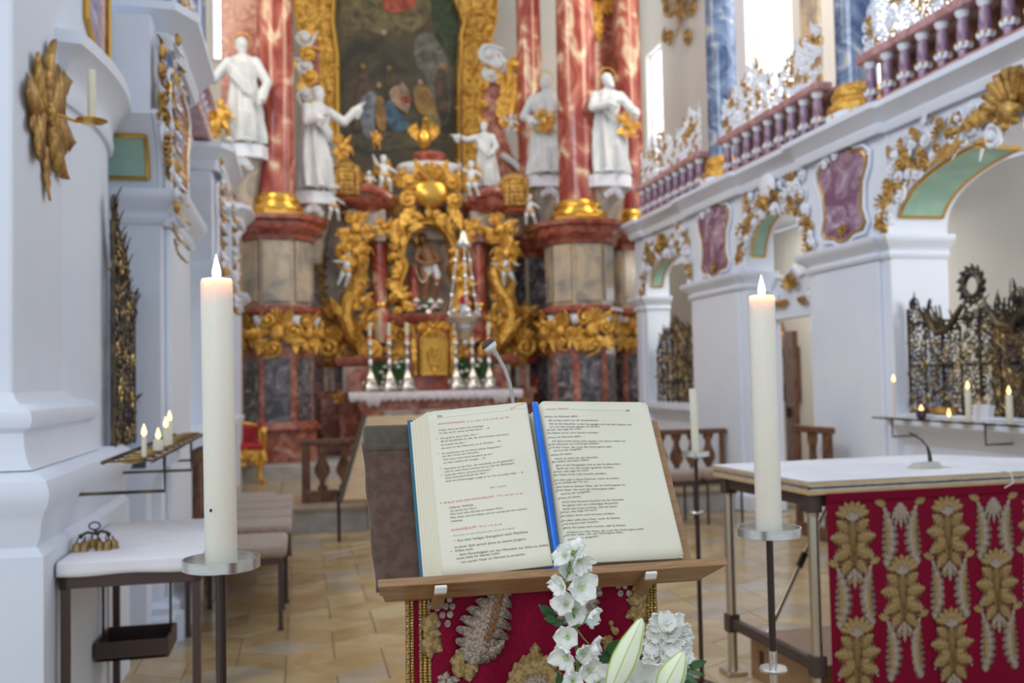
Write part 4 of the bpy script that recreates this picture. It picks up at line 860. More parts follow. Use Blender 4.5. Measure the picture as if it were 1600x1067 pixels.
# rear masonry
MB().bb((-1.95, 15.35, FZ), (2.05, 15.6, 4.4)).obj('rear_wall', 'marble_cream', al, False)
MB().bb((-1.75, 14.9, FZ), (1.85, 15.35, 1.55)).obj('rear_plinth', 'marble_moulding', al, False, bevel=0.02)
for sx, c0 in ((-1, 570), (1, 772)):
    # corner pedestals
    for (pxa, pxb, yy, dep) in (((c0-40, c0+32, 14.45, 0.6)), ((c0-70 if sx < 0 else c0+30, c0-40 if sx < 0 else c0+62, 14.75, 0.5))):
        a = aw(pxa, 640, yy); b = aw(pxb, 600, yy); x0, x1 = a.x, b.x
        MB().bb((x0, yy, FZ), (x1, yy+dep, 1.32)).obj('pedestal_block', 'marble_pink', al, False, bevel=0.02)
        MB().bb((x0+0.05, yy+0.03, 1.32), (x1-0.05, yy+dep, 1.78)).obj('pedestal_dado', 'marble_cream', al, False, bevel=0.02)
        MB().bb((x0+0.12, yy+0.015, 1.38), (x1-0.12, yy+0.1, 1.72)).obj('marble_field', 'marble_pink', al, False, bevel=0.01)
        MB().sweep([(-0.1, 1.74), (0, 1.74), (0.04, 1.78), (0.06, 1.84), (0.06, 1.88), (-0.1, 1.9)], [(x0, yy+dep), (x0, yy+0.03), (x1, yy+0.03), (x1, yy+dep)]).obj('pedestal_moulding', 'marble_moulding', al)
        MB().sweep([(-0.1, 1.28), (0.04, 1.28), (0.05, 1.33), (0.01, 1.38), (-0.1, 1.40)], [(x0, yy+dep), (x0, yy+0.03), (x1, yy+0.03), (x1, yy+dep)]).obj('pedestal_moulding', 'marble_pink', al)
    # tall gilded volute console
    base = aw(c0-18 if sx < 0 else c0+14, 562, 14.7); topp = aw(c0-14 if sx < 0 else c0+6, 385, 14.7)
    X0 = base.x; z0 = base.z; H_ = topp.z-z0
    path = [(0.0, 0.0), (0.14, 0.03), (0.10, 0.12), (-0.02, 0.22), (-0.10, 0.38), (-0.06, 0.52), (0.06, 0.64), (0.10, 0.76), (0.04, 0.88), (-0.06, 0.98), (-0.02, 1.06)]
    v = MB(); pts = [(X0-sx*p_[0]*1.3, 14.72-0.10*math.sin(PI*p_[1]), z0+p_[1]*H_) for p_ in path]
    v.tube(pts, [0.13, 0.17, 0.19, 0.2, 0.2, 0.19, 0.16, 0.15, 0.15, 0.13, 0.08], 10, flat=0.7); v.obj('gilded_volute', 'gold', al)
    v2 = MB(); T_ = frame((X0, 14.55, z0)); v2.T = T_
    v2.scroll((-sx*0.26, 0.12), 0.15, 0.06, PI/2, 1.5, sx, n=8, bulb=1.1); v2.scroll((sx*0.12, H_*0.93), 0.16, 0.06, -PI/2, 1.5, -sx, n=8, bulb=1.1)
    rr_ = random.Random(3)
    for k in range(9): v2.leafy((rr_.uniform(-.08, .08)-sx*path[k+1][0]*1.1, H_*path[k+1][1]), rr_.uniform(0.8, 2.4), 0.32, 0.07, 0.4, -0.08, 0.02)
    v2.fan((sx*0.3, 0.15), 0.38, PI/2-0.6, PI/2+0.6, 6, 0.045, 0.1); v2.scroll((sx*0.36, 0.2), 0.16, 0.05, PI/2, 1.4, -sx, n=8, bulb=1.2, y=0.1); v2.fan((sx*0.33, 0.55), 0.3, PI/2-0.5, PI/2+0.5, 5, 0.04, 0.12)
    v2.obj('gilded_foliage', 'gold', al)
    # pink inner column with gold strip
    cpx = 593 if sx < 0 else 748; a = aw(cpx, 480, 14.85); b = aw(cpx, 375, 14.85)
    c_ = MB(); c_.lathe([(0.12, a.z-0.55), (0.16, a.z-0.4), (0.17, a.z-0.12), (0.12, a.z), (0.125, a.z+0.2), (0.12, b.z)], ((a.x+b.x)/2, 14.85, 0), 18); c_.obj('inner_column', 'marble_red', al)
    g = MB(); g.lathe([(0.13, b.z-0.02), (0.15, b.z+0.03), (0.13, b.z+0.06), (0.17, b.z+0.2), (0.13, b.z+0.24)], ((a.x+b.x)/2, 14.85, 0), 14); g.lathe([(0.13, a.z-0.02), (0.15, a.z+0.02), (0.13, a.z+0.06)], ((a.x+b.x)/2, 14.85, 0), 14)
    gx = aw(602 if sx < 0 else 737, 430, 14.9).x; g.bb((gx-0.03, 14.9, a.z-0.2), (gx+0.03, 14.98, b.z+0.25)); g.obj('gilded_strip', 'gold_smooth', al)
    g = MB(frame((X0+0.05*sx*-1, 14.55, b.z+0.12))); rocaille(g, (0, 0), 0.36, 9 if sx > 0 else 4, 0, 8); g.obj('gilded_capital', 'gold', al)
    # grey strip wall between
    gx0 = aw(604 if sx < 0 else 716, 430, 15.0).x; gx1 = aw(622 if sx < 0 else 735, 430, 15.0).x
    MB().bb((min(gx0, gx1), 15.0, 2.3), (max(gx0, gx1), 15.35, 4.0)).obj('side_panel', 'marble_cream', al, False, bevel=0.01)
    # broken entablature block
    ex0, ex1 = (536, 608) if sx < 0 else (728, 806)
    a = aw(ex0, 350, 14.7); b = aw(ex1, 350, 14.7); zb = aw(600, 378, 14.7).z; zt = aw(600, 318, 14.7).z
    MB().bb((a.x+0.06, 14.62, zb), (b.x-0.06, 15.4, zt-0.1)).obj('frieze', 'marble_cream', al, False, bevel=0.02)
    MB().bb((a.x+0.10, 14.60, zb), (b.x-0.2, 14.7, zb+0.16)).obj('architrave', 'marble_pink', al, False, bevel=0.02)
    MB().sweep([(-0.1, zt-0.14), (0.0, zt-0.14), (0.04, zt-0.08), (0.10, zt-0.04), (0.12, zt), (0.14, zt+0.05), (-0.1, zt+0.1)], [(a.x, 15.4), (a.x, 14.8), (a.x+0.25, 14.58), (b.x-0.2, 14.58), (b.x, 14.8), (b.x, 15.4)]).obj('cornice', 'marble_moulding', al)
    ms = MB(frame(((a.x+b.x)/2, 14.55, zt+0.02))); pts = [(-0.36*1+0.72*k/10, -0.02, 0.02+0.16*math.sin(PI*k/10)) for k in range(11)]; ms.tube(pts, 0.075, 8); ms.obj('curved_cornice', 'marble_moulding', al)
    # low side wings toward the centre
    a = aw(606 if sx < 0 else 700, 600, 14.95); b = aw(645 if sx < 0 else 740, 500, 14.95)
    MB().bb((min(a.x, b.x), 14.95, 1.4), (max(a.x, b.x), 15.35, b.z)).obj('inner_pier', 'marble_pink', al, False, bevel=0.02)
    MB().bb((min(a.x, b.x)+0.08, 14.93, 1.55), (max(a.x, b.x)-0.08, 15.0, b.z-0.2)).obj('marble_field', 'marble_cream', al, False, bevel=0.01)
    g = MB(frame(((a.x+b.x)/2, 14.9, b.z-0.25))); rocaille(g, (0, 0), 0.22, 5+sx, 0, 6); g.leafy((0, -0.1), -PI/2, 0.4, 0.07, 0.3, -0.03, 0.02); g.obj('gilded_drop', 'gold', al)
# scrolls beside the outer pedestals
# niche: dark recess, gilded shaped frame
nl, nr, nb, nt_ = aw(630, 430).x, aw(708, 430).x, aw(668, 488).z, aw(668, 350).z
MB().bb((nl-0.35, 15.36, nb-0.3), (nr+0.35, 15.42, nt_+0.3)).obj('niche_back', 'marble_grey', al, False)
nc = (nl+nr)/2; hw = (nr-nl)/2
def niche_out(k, m_=0.0):
    pts = []
    for i in range(41):
        t_ = i/40
        if t_ < 0.3: z = nb+(nt_-nb)*0.60*(t_/0.3); x = -hw*(1+0.12*math.sin(z*9))*k
        elif t_ > 0.7: z = nb+(nt_-nb)*0.60*((1-t_)/0.3); x = hw*(1+0.12*math.sin(z*9))*k
        else: a_2 = PI*(t_-0.3)/0.4; x = -hw*math.cos(a_2)*k; z = nb+(nt_-nb)*0.60+(nt_-nb)*0.40*math.sin(a_2)*(1+(k-1)*0.6)
        pts.append((nc+x, z))
    return pts
inn = niche_out(1.0); out = niche_out(1.42)
fr = MB(); n_ = len(inn); vs = []
for (a, b) in zip(inn, out): vs += [(a[0], 14.78, a[1]), (b[0], 14.86, b[1]), (b[0], 15.38, b[1]), (a[0], 15.38, a[1]), ((a[0]+b[0])/2, 14.70, (a[1]+b[1])/2)]
fs = []
for i in range(n_-1):
    A = 5*i; B = 5*(i+1); fs += [(A, A+4, B+4, B), (A+4, A+1, B+1, B+4), (A+1, A+2, B+2, B+1), (A+2, A+3, B+3, B+2), (A+3, A, B, B+3)]
fr.add(vs, fs); fr.obj('niche_frame', 'gold', al)
mid = niche_out(1.22); fc = MB(); rnd = random.Random(2)
for i in range(1, 40): fc.leafy((mid[i][0], mid[i][1]), rnd.uniform(0, 6.3), 0.20, 0.055, 0.3, 14.70, 0.02, 4); 
for i in range(0, 41, 3): fc.ball((out[i][0], 14.80, out[i][1]), 0.055, 7, 5); fc.scroll((out[i][0], out[i][1]), 0.08, 0.03, rnd.random()*6, 1.2, rnd.choice((1, -1)), y=14.74)
fc.obj('niche_carving', 'gold', al)
e = MB(); e.tube([(p_[0], 14.77, p_[1]) for p_ in inn], 0.025, 7); e.obj('niche_bead', 'gold_smooth', al)
# shelf, cartouche above the niche, marble attic with pale cap
sh = aw(668, 496); MB().sweep([(-0.1, sh.z-0.12), (0, sh.z-0.12), (0.05, sh.z-0.06), (0.08, sh.z), (0.08, sh.z+0.04), (-0.1, sh.z+0.05)], [(nc-0.58, 15.3), (nc-0.58, 14.85), (nc-0.3, 14.72), (nc+0.3, 14.72), (nc+0.58, 14.85), (nc+0.58, 15.3)]).obj('niche_shelf', 'marble_moulding', al)
MB().slab([(nc-0.58, 15.35), (nc-0.58, 14.85), (nc-0.3, 14.72), (nc+0.3, 14.72), (nc+0.58, 14.85), (nc+0.58, 15.35)], sh.z-0.1, sh.z+0.05).obj('shelf_slab', 'marble_pink', al, False)
at = aw(672, 262)
MB().lathe([(0.50, at.z-0.62), (0.46, at.z-0.5), (0.42, at.z-0.25), (0.44, at.z-0.1)], (at.x+0.03, 15.2, 0), 24, sy=0.7).obj('attic_drum', 'marble_violet', al)
MB().lathe([(0.45, at.z-0.14), (0.52, at.z-0.06), (0.54, at.z+0.04), (0.50, at.z+0.10), (0.2, at.z+0.12)], (at.x+0.03, 15.2, 0), 24, sy=0.7).obj('attic_cap', 'statue_white', al)
MB().lathe([(0.26, at.z+0.1), (0.24, at.z+0.14), (0.28, at.z+0.24), (0.24, at.z+0.30)], (at.x+0.03, 15.2, 0), 18, sy=0.8).obj('attic_base', 'marble_moulding', al)
MB().bb((nc-1.05, 15.1, 3.75), (nc+1.05, 15.4, at.z-0.5)).obj('attic_wall', 'marble_cream', al, False, bevel=0.03)
g = MB(frame((at.x-0.02, 14.70, aw(672, 305).z))); g.ball((0, 0, 0), (0.30, 0.12, 0.24), 16, 10)
g.obj('cartouche_shield', 'gold_smooth', al); g = MB(frame((at.x-0.02, 14.66, aw(672, 305).z)))
for sx in (-1, 1):
    g.scroll((sx*0.34, 0.16), 0.12, 0.045, 0, 1.4, sx, tail=0.15, n=7); g.scroll((sx*0.36, -0.12), 0.13, 0.045, 1, 1.4, -sx, tail=0.15, n=7); g.scroll((sx*0.2, 0.30), 0.10, 0.04, 2, 1.3, sx, n=7); g.leafy((sx*0.25, -0.22), -PI/2-sx*-1.0, 0.5, 0.09, 0.2, 0, 0.02, bend=-sx); g.leafy((sx*0.5, -0.42), -PI/2+sx*0.6, 0.5, 0.09, 0.2, 0, 0.02, bend=-sx); g.leafy((sx*0.1, 0.2), PI/2-sx*0.5, 0.35, 0.08, 0.2, 0, 0.02)
    g.fan((sx*0.3, 0.0), 0.3, 0.3 if sx > 0 else PI-1.2, 1.2 if sx > 0 else PI-0.3, 5, 0.03, 0)
g.fan((0, 0.16), 0.3, 0.5, PI-0.5, 7, 0.04, -0.05); g.obj('cartouche_scrolls', 'gold', al)
g = MB(frame((at.x+0.02, 14.9, 0))); rnd = random.Random(8)
for sx in (-1, 1):
    for k in range(7): g.T = frame((at.x+sx*(0.45+0.11*k), 14.95, at.z-0.1-0.10*k)); rocaille(g, (0, 0), 0.15, k, 0, 6)
g.obj('gilded_trim', 'gold', al)
for sx in (-1, 1): 
    g = MB(frame((nc+sx*0.92, 14.85, 3.95))); rocaille(g, (0, 0), 0.34, 15+sx, 0, 8); g.obj('gilded_cartouche', 'gold', al)
# tabernacle
ta = aw(675, 555)
tx = ta.x; MB().bb((tx-0.34, 14.72, 1.36), (tx+0.34, 15.3, 1.60)).obj('tabernacle_base', 'marble_moulding', al, False, bevel=0.02)
td = MB(); tp = [(tx-0.2, 1.6), (tx+0.2, 1.6), (tx+0.2, 2.1)]+[(tx+0.2*math.cos(PI*k/10), 2.1+0.16*math.sin(PI*k/10)) for k in range(1, 10)]+[(tx-0.2, 2.1)]
td.prism(tp, 14.66, 14.8); td.obj('tabernacle_door', 'gold_smooth', al, False, bevel=0.01)
g = MB(); g.tube([(p_[0], 14.64, p_[1]) for p_ in tp]+[(tp[0][0], 14.64, tp[0][1])], 0.022, 6); 
for sx in (-1, 1): g.lathe([(0.05, 1.6), (0.035, 1.66), (0.035, 2.15), (0.055, 2.22)], (tx+sx*0.28, 14.72, 0), 10)
g.T = frame((tx, 14.62, 0)); g.fan((0, 2.16), 0.12, 0.1, PI-0.1, 7, 0.016, -0.02); g.lathe([(0.05, 1.64), (0.02, 1.7), (0.02, 1.85), (0.045, 1.95), (0.05, 2.02)], (0, 0, 0), 10, sy=0.5)
for sx in (-1, 1): g.leafy((sx*0.02, 1.68), PI/2-sx*0.3, 0.3, 0.04, 0.1, 0, 0.01)
g.obj('tabernacle_relief', 'gold', al)
MB().bb((tx-0.36, 14.78, 1.6), (tx+0.36, 15.3, 2.28)).obj('tabernacle_body', 'marble_pink', al, False, bevel=0.02)
g = MB(frame((tx, 14.7, 2.32))); 
for sx in (-1, 1): g.scroll((sx*0.16, 0), 0.09, 0.03, 0, 1.4, sx, tail=0.1); g.leafy((sx*0.3, -0.05), -PI/2, 0.6, 0.05, 0.1, 0, 0.02)
rocaille(g, (0, 0.02), 0.16, 3, 0, 7); g.obj('tabernacle_crest', 'gold', al)
# further gilding: garlands, outer wings, filigree on the side panels
for (px, y0_, y1_) in ((503, 352, 470), (824, 360, 470)):
    for k in range(9):
        q = aw(px+2*math.sin(k*2), y0_+(y1_-y0_)*k/8, 15.3); g = MB(frame((q.x, 15.28, q.z))); g.lathe([(0.012, 0.08), (0.05-0.002*k, 0.02), (0.065-0.003*k, -0.04), (0.02, -0.05)], (0, 0, 0), 8); g.leafy((0, 0.05), 0.4, 0.12, 0.03, 0.2, -0.02); g.leafy((0, 0.05), PI-0.4, 0.12, 0.03, 0.2, -0.02); g.obj('garland_bell', 'gold_dark', al)
for k, (px, py, yy, sz) in enumerate(((520, 520, 14.9, 0.34), (512, 488, 15.0, 0.26), (528, 556, 14.8, 0.28), (812, 522, 14.9, 0.34), (820, 490, 15.0, 0.26), (803, 556, 14.8, 0.28), (612, 400, 14.98, 0.17), (613, 432, 14.98, 0.17), (615, 462, 14.98, 0.17), (725, 402, 14.98, 0.17), (724, 434, 14.98, 0.17), (722, 464, 14.98, 0.17), (606, 520, 14.85, 0.24), (612, 552, 14.85, 0.20), (735, 520, 14.85, 0.24), (728, 552, 14.85, 0.20), (575, 500, 14.6, 0.22), (566, 470, 14.6, 0.22), (560, 440, 14.6, 0.20), (772, 500, 14.6, 0.22), (780, 470, 14.6, 0.22), (784, 440, 14.6, 0.20), (600, 355, 14.6, 0.2), (742, 356, 14.6, 0.2), (618, 322, 14.9, 0.22), (716, 326, 14.9, 0.22), (530, 620, 14.45, 0.14), (812, 622, 14.45, 0.14), (556, 395, 14.5, 0.3), (790, 398, 14.5, 0.3), (640, 510, 14.8, 0.15), (712, 512, 14.8, 0.15), (694, 300, 14.8, 0.18), (640, 300, 14.8, 0.18))):
    q = aw(px, py, yy); g = MB(frame((q.x, yy-0.05, q.z))); rocaille(g, (0, 0), sz, 40+k, 0, 7); g.obj('gilded_cluster', 'gold', al)
MB().bb((-1.80, 16.02, FZ), (-1.50, 16.2, 7.2)).obj('x', 'marble_pink', al, False).name = 'backing_slab'
# gilded trophies on the entablature ends
for (px, py, sd, lb) in ((540, 285, 1, 'golden rounded trophy vessel at the left end of the altar entablature'), (803, 303, 2, 'golden basket-like trophy at the right end of the altar entablature')):
    c_ = aw(px, py, 14.6); t = thing('gilded_trophy', lb, 'ornament', (c_.x, 14.6, c_.z-0.3), 'gilded trophies')
    b = MB(); b.lathe([(0.08, -0.3), (0.17, -0.22), (0.25, 0), (0.24, 0.18), (0.12, 0.30), (0.03, 0.33)], (c_.x, 14.6, c_.z), 20); b.obj('vessel', 'gold', t)
    g = MB(frame((c_.x, 14.38, c_.z)))
    for k in range(7): g.tube([(-0.2, 0.03, -0.2+k*0.065), (0, -0.03, -0.2+k*0.065), (0.2, 0.03, -0.2+k*0.065)], 0.022, 6)
    for k in range(5): g.tube([(-0.16+k*0.08, 0, -0.22), (-0.16+k*0.08, -0.02, 0.0), (-0.14+k*0.07, 0.02, 0.22)], 0.02, 6)
    g.obj('lattice', 'gold_dark', t)
    mm = MB(); mm.lathe([(0.2, -0.34), (0.24, -0.3), (0.2, -0.26)], (c_.x, 14.6, c_.z), 16); mm.obj('foot', 'marble_moulding', t)
# gilded pelican group on the attic
c_ = aw(662, 236, 15.1); t = thing('gilded_lamb', 'golden bird sculpture with raised wings on top of the altar attic', 'statue', (c_.x, 15.1, c_.z))
b = MB(frame((c_.x, 15.05, c_.z))); b.ball((0, 0, 0.18), (0.12, 0.13, 0.17), 12, 8); b.cap((0, -0.05, 0.3), (0.02, -0.1, 0.42), 0.06, 0.05); b.ball((0.02, -0.12, 0.45), 0.06, 9, 6); b.cap((0.02, -0.17, 0.45), (0.02, -0.24, 0.40), 0.02, 0.008)
b.obj('body', 'gold_smooth', t, remesh=0.015); b = MB(frame((c_.x, 15.05, c_.z)))
for sx in (-1, 1):
    for k in range(5): b.leafy((sx*0.08, 0.12+0.02*k), PI/2-sx*(0.15+0.22*k), 0.34-0.03*k, 0.05, 0.1, 0.02, 0.015, 3)
b.obj('wings', 'gold', t)
t.name = 'gilded_bird'
# carved white and gold rocaille crest leaning right of the painting
cr = thing('rocaille_crest', 'tall gilded acanthus crest on a pink stele right of the painting', 'ornament', (1.9, 16.0, 4.4))
a = PY(770, 330, 16.0); b = PY(770, 128, 16.0); c_ = PY(797, 230, 16.0)
MB().prism([(a.x-0.22, a.z), (a.x+0.62, a.z), (a.x+0.62, a.z+0.7), (a.x+0.36, a.z+1.0), (a.x+0.2, a.z+1.5), (b.x+0.16, b.z), (b.x-0.14, b.z)], 16.0, 16.15).obj('stele', 'marble_pink', cr, False, bevel=0.02)
g = MB(frame((0, 15.95, 0))); w_ = MB(frame((0, 15.95, 0)))
for (px, py, an, L, bend) in ((790, 200, 1.9, 0.9, -0.9), (800, 180, 1.3, 0.9, 0.8), (805, 210, 0.9, 0.8, 1.0), (812, 160, 1.5, 0.7, -0.9), (800, 150, 1.9, 0.7, 0.9), (815, 130, 1.2, 0.6, 1.0), (808, 115, 1.6, 0.5, -1.0), (820, 190, 0.6, 0.6, 1.2)):
    q = PY(px, py, 15.95); g.leafy((q.x, q.z), an, L, 0.13, 0.2, 0, 0.03, 5, 0.4, bend)
for (px, py, r, fl_) in ((765, 85, 0.18, 1), (778, 100, 0.16, -1), (768, 115, 0.14, 1), (806, 100, 0.12, 1)):
    q = PY(px, py, 15.9); (w_ if px < 790 else g).scroll((q.x, q.z), r, 0.06, 1, 1.4, fl_, tail=0.2, n=8)
for (px, py) in ((757, 130), (755, 160), (757, 190)): q = PY(px, py, 15.9); g.scroll((q.x, q.z), 0.1, 0.04, 2, 1.2, 1, n=7)
q = PY(803, 268, 15.9); w_.tube([(q.x-0.2, 0, q.z+0.3), (q.x, -0.05, q.z+0.15), (q.x+0.3, -0.05, q.z-0.15)], 0.06, 8)
g.obj('gilded_leaves', 'gold', cr); w_.obj('stucco_scroll', 'statue_white', cr)
cl = thing('rocaille_crest', 'carved white and gilded rocaille left of the painting frame, above the saint', 'ornament', (-1.6, 16.0, 5.0))
g = MB(frame((0, 15.95, 0))); w_ = MB(frame((0, 15.95, 0)))
for k, (px, py) in enumerate(((476, 60), (482, 85), (474, 105), (484, 120), (478, 150), (490, 170), (486, 200), (496, 230))):
    q = PY(px, py, 15.95); (w_ if k % 2 == 0 else g).scroll((q.x, q.z), 0.14, 0.05, k, 1.3, 1 if k % 2 else -1, tail=0.15, n=7); g.leafy((q.x, q.z), 1.0+k, 0.35, 0.08, 0.2, 0, 0.03)
g.obj('gilded_leaves', 'gold', cl); w_.obj('stucco_scroll', 'statue_white', cl)
# white adoring angel figure at the right and putti
q = PY(757, 296, 14.9)
robed('angel_statue', 'white angel with outstretched arm on the right altar entablature', 'statue', (q.x, 14.85, q.z), 1.05, -0.35, armL=((-0.24, -0.08, 0.74), (-0.42, -0.10, 0.80)), armR=((0.2, -0.1, 0.6), (0.14, -0.22, 0.5)), beard=0, seed=21, lean=0.03, turn=-0.6, group='white angels on the altar')
def pu(px, py, Y, H, lb, rz=0.0, **k): q = PY(px, py, Y); return putto('putto_statue', lb, (q.x, Y, q.z), H, rz, **k)
pu(600, 300, 14.6, 0.56, 'white putto striding on the left altar entablature, arm raised', 0.3, turn=0.4)
pu(577, 302, 14.6, 0.34, 'little white putto head group left of the striding putto', 0.0, aL=((-0.15, -0.08, 0.6), (-0.05, -0.2, 0.6)))
pu(737, 308, 14.5, 0.56, 'white putto standing on the right altar entablature beside the angel', -0.4, turn=-0.4, lL=((-0.06, -0.14, 0.3), (-0.02, -0.02, 0.05)))
pu(538, 448, 14.45, 0.56, 'white flying putto beside the left golden volute, arms spread', 0.2, lL=((-0.12, -0.06, 0.26), (-0.18, 0.0, 0.04)), lR=((0.06, -0.10, 0.28), (0.02, 0.0, 0.02)), aL=((-0.2, -0.06, 0.64), (-0.34, -0.1, 0.62)), aR=((0.2, 0, 0.72), (0.20, -0.04, 0.92)), ry=0.12)
pu(795, 447, 14.45, 0.56, 'white putto beside the right golden volute, arm to the niche', -0.2, lR=((0.12, -0.06, 0.26), (0.20, 0.0, 0.04)), aL=((-0.2, -0.06, 0.62), (-0.34, -0.1, 0.66)), ry=-0.12)
pu(520, 345, 14.4, 0.48, 'small grey putto hanging below the left inner saint statue', 0.3, turn=0.5, wings=0)
pu(828, 352, 14.4, 0.48, 'small grey putto below the statue behind the right main column', -0.3, turn=-0.5, wings=0)
pu(800, 216, 15.5, 0.40, 'white putto head and arms in front of the right gilded crest', -0.3)
pu(588, 234, 14.8, 0.30, 'tiny golden putto waving above the left altar entablature', 0.0, mt='gold')
# niche statue: seated brown figure, loincloth, golden rays
q = PY(668, 470, 14.98); T_ = frame((q.x, 15.05, q.z)); t = thing('niche_statue', 'brown-skinned bearded statue in chains leaning on a column, golden halo, in niche', 'statue', (q.x, 15.05, q.z))
s = 1.12; b = MB(T_); V = lambda x, y, z: Vector((x, y, z))*s
jn(b, [V(0.04, 0, 0.46), V(0.03, -0.02, 0.58), V(0.0, 0, 0.70), V(-0.02, 0, 0.78)], [0.085*s, 0.085*s, 0.10*s, 0.05*s])
b.cap(V(-0.03, -0.01, 0.78), V(-0.05, -0.03, 0.84), 0.035*s, 0.032*s); head(b, V(-0.06, -0.04, 0.88), 0.055*s, -0.4, 0.25, 0, 0)
for sx, e_, w2 in ((-1, (-0.16, -0.06, 0.58), (-0.02, -0.16, 0.50)), (1, (0.18, -0.04, 0.56), (0.03, -0.17, 0.52))): jn(b, [V(sx*0.11, 0, 0.74), V(*e_), V(*w2)], [0.042*s, 0.034*s, 0.024*s]); hand(b, V(*w2), (-sx, -0.3, -0.2), 0.9*s)
for sx, k_, f_ in ((-1, (-0.02, -0.10, 0.26), (-0.04, -0.04, 0.03)), (1, (0.14, -0.12, 0.28), (0.12, 0.0, 0.03))): jn(b, [V(sx*0.06, 0, 0.44), V(*k_), V(*f_)], [0.07*s, 0.05*s, 0.03*s]); jn(b, [V(*f_), V(f_[0], f_[1]-0.08, 0.02)], [0.03*s, 0.02*s])
b.obj('figure', 'skin_brown', t, remesh=0.013)
b = MB(T_); head(b, V(-0.06, -0.03, 0.885), 0.056*s, -0.4, 0.25, 1, 1); b.obj('hair', 'hair_dark', t)
b = MB(T_); b.lathe([(0.10*s, 0.36*s), (0.12*s, 0.42*s), (0.10*s, 0.52*s)], V(0.04, 0, 0), 14, sy=0.85); b.tube([V(0.1, -0.08, 0.5), V(0.14, -0.12, 0.36), V(0.13, -0.12, 0.22)], [0.04*s, 0.05*s, 0.03*s], 8); b.obj('loincloth', 'linen', t)
b = MB(T_); 
for k in range(16): a2 = 2*PI*k/16; b.tube([V(-0.06, 0.06, 0.9), V(-0.06+0.12*math.cos(a2), 0.05, 0.9+0.12*math.sin(a2))], [0.03*s, 0.008*s], 5)
b.ball(V(-0.06, 0.06, 0.9), (0.1, 0.01, 0.1), 12, 6); b.obj('halo', 'gold_smooth', t)
b = MB(T_); b.lathe([(0.10, 0), (0.11, 0.06), (0.075, 0.10), (0.07, 0.48), (0.09, 0.52), (0.02, 0.54)], (-0.22, -0.08, 0), 16); b.obj('stone_post', 'marble_red', t)
b = MB(T_)
for k in range(18): tt = k/17; b.ball((-0.2+0.24*tt, -0.2, 0.50-0.22*math.sin(PI*tt)), 0.014, 5, 4)
b.obj('chain', 'steel_warm', t)
# ================================================================ MENSA AND ITS FURNISHINGS
me_ = thing('altar_table', 'red marble altar table below the tabernacle, front of the high altar', 'altar', (0.05, 13.9, FZ))
xl, xr = PY(556, 640, 13.55).x, PY(806, 640, 13.55).x; zt = PY(680, 611, 13.6).z
pr_ = [(xl+0.10, FZ), (xr-0.10, FZ), (xr-0.10, 13.5)]
mb = MB(); mb.T = Matrix()
mb.prism([(xl+0.2, FZ), (xr-0.2, FZ), (xr-0.14, FZ+0.15), (xr-0.24, FZ+0.35), (xr-0.10, FZ+0.6), (xr, zt-0.10), (xl, zt-0.10), (xl+0.10, FZ+0.6), (xl+0.24, FZ+0.35), (xl+0.14, FZ+0.15)], 13.6, 14.75); mb.obj('body', 'marble_pink', me_, False, bevel=0.02)
for k in range(3): a = xl+0.38+k*(xr-xl-0.76)/3; MB().bb((a, 13.57, FZ+0.35), (a+(xr-xl-0.76)/3-0.06, 13.65, zt-0.25)).obj('marble_field', 'marble_cream', me_, False, bevel=0.01)
MB().bb((xl-0.06, 13.52, zt-0.10), (xr+0.06, 14.75, zt-0.012)).obj('table_slab', 'marble_moulding', me_, False, bevel=0.02)
lc = MB(); n_ = 66; vs = []
for i in range(n_+1):
    x = xl-0.1+(xr-xl+0.2)*i/n_; sc_ = 0.10+0.035*abs(math.sin(i*1.05))+(0.07 if 6 < i < 12 or n_-12 < i < n_-6 else 0)
    vs += [(x, 14.6, zt), (x, 13.50, zt), (x, 13.485-0.008*math.sin(i*1.3), zt-0.05), (x, 13.48-0.012*math.sin(i*1.3), zt-sc_)]
lc.add(vs, [(4*i+j, 4*i+j+1, 4*i+4+j+1, 4*i+4+j) for i in range(n_) for j in range(3)])
tag(lc.obj('altar_cloth', 'lace', thick=0.006), 'white lace-edged cloth on the high altar table', 'cloth')
cs = None
lbs = ['first', 'second', 'third', 'fourth', 'fifth', 'sixth']
cw = None
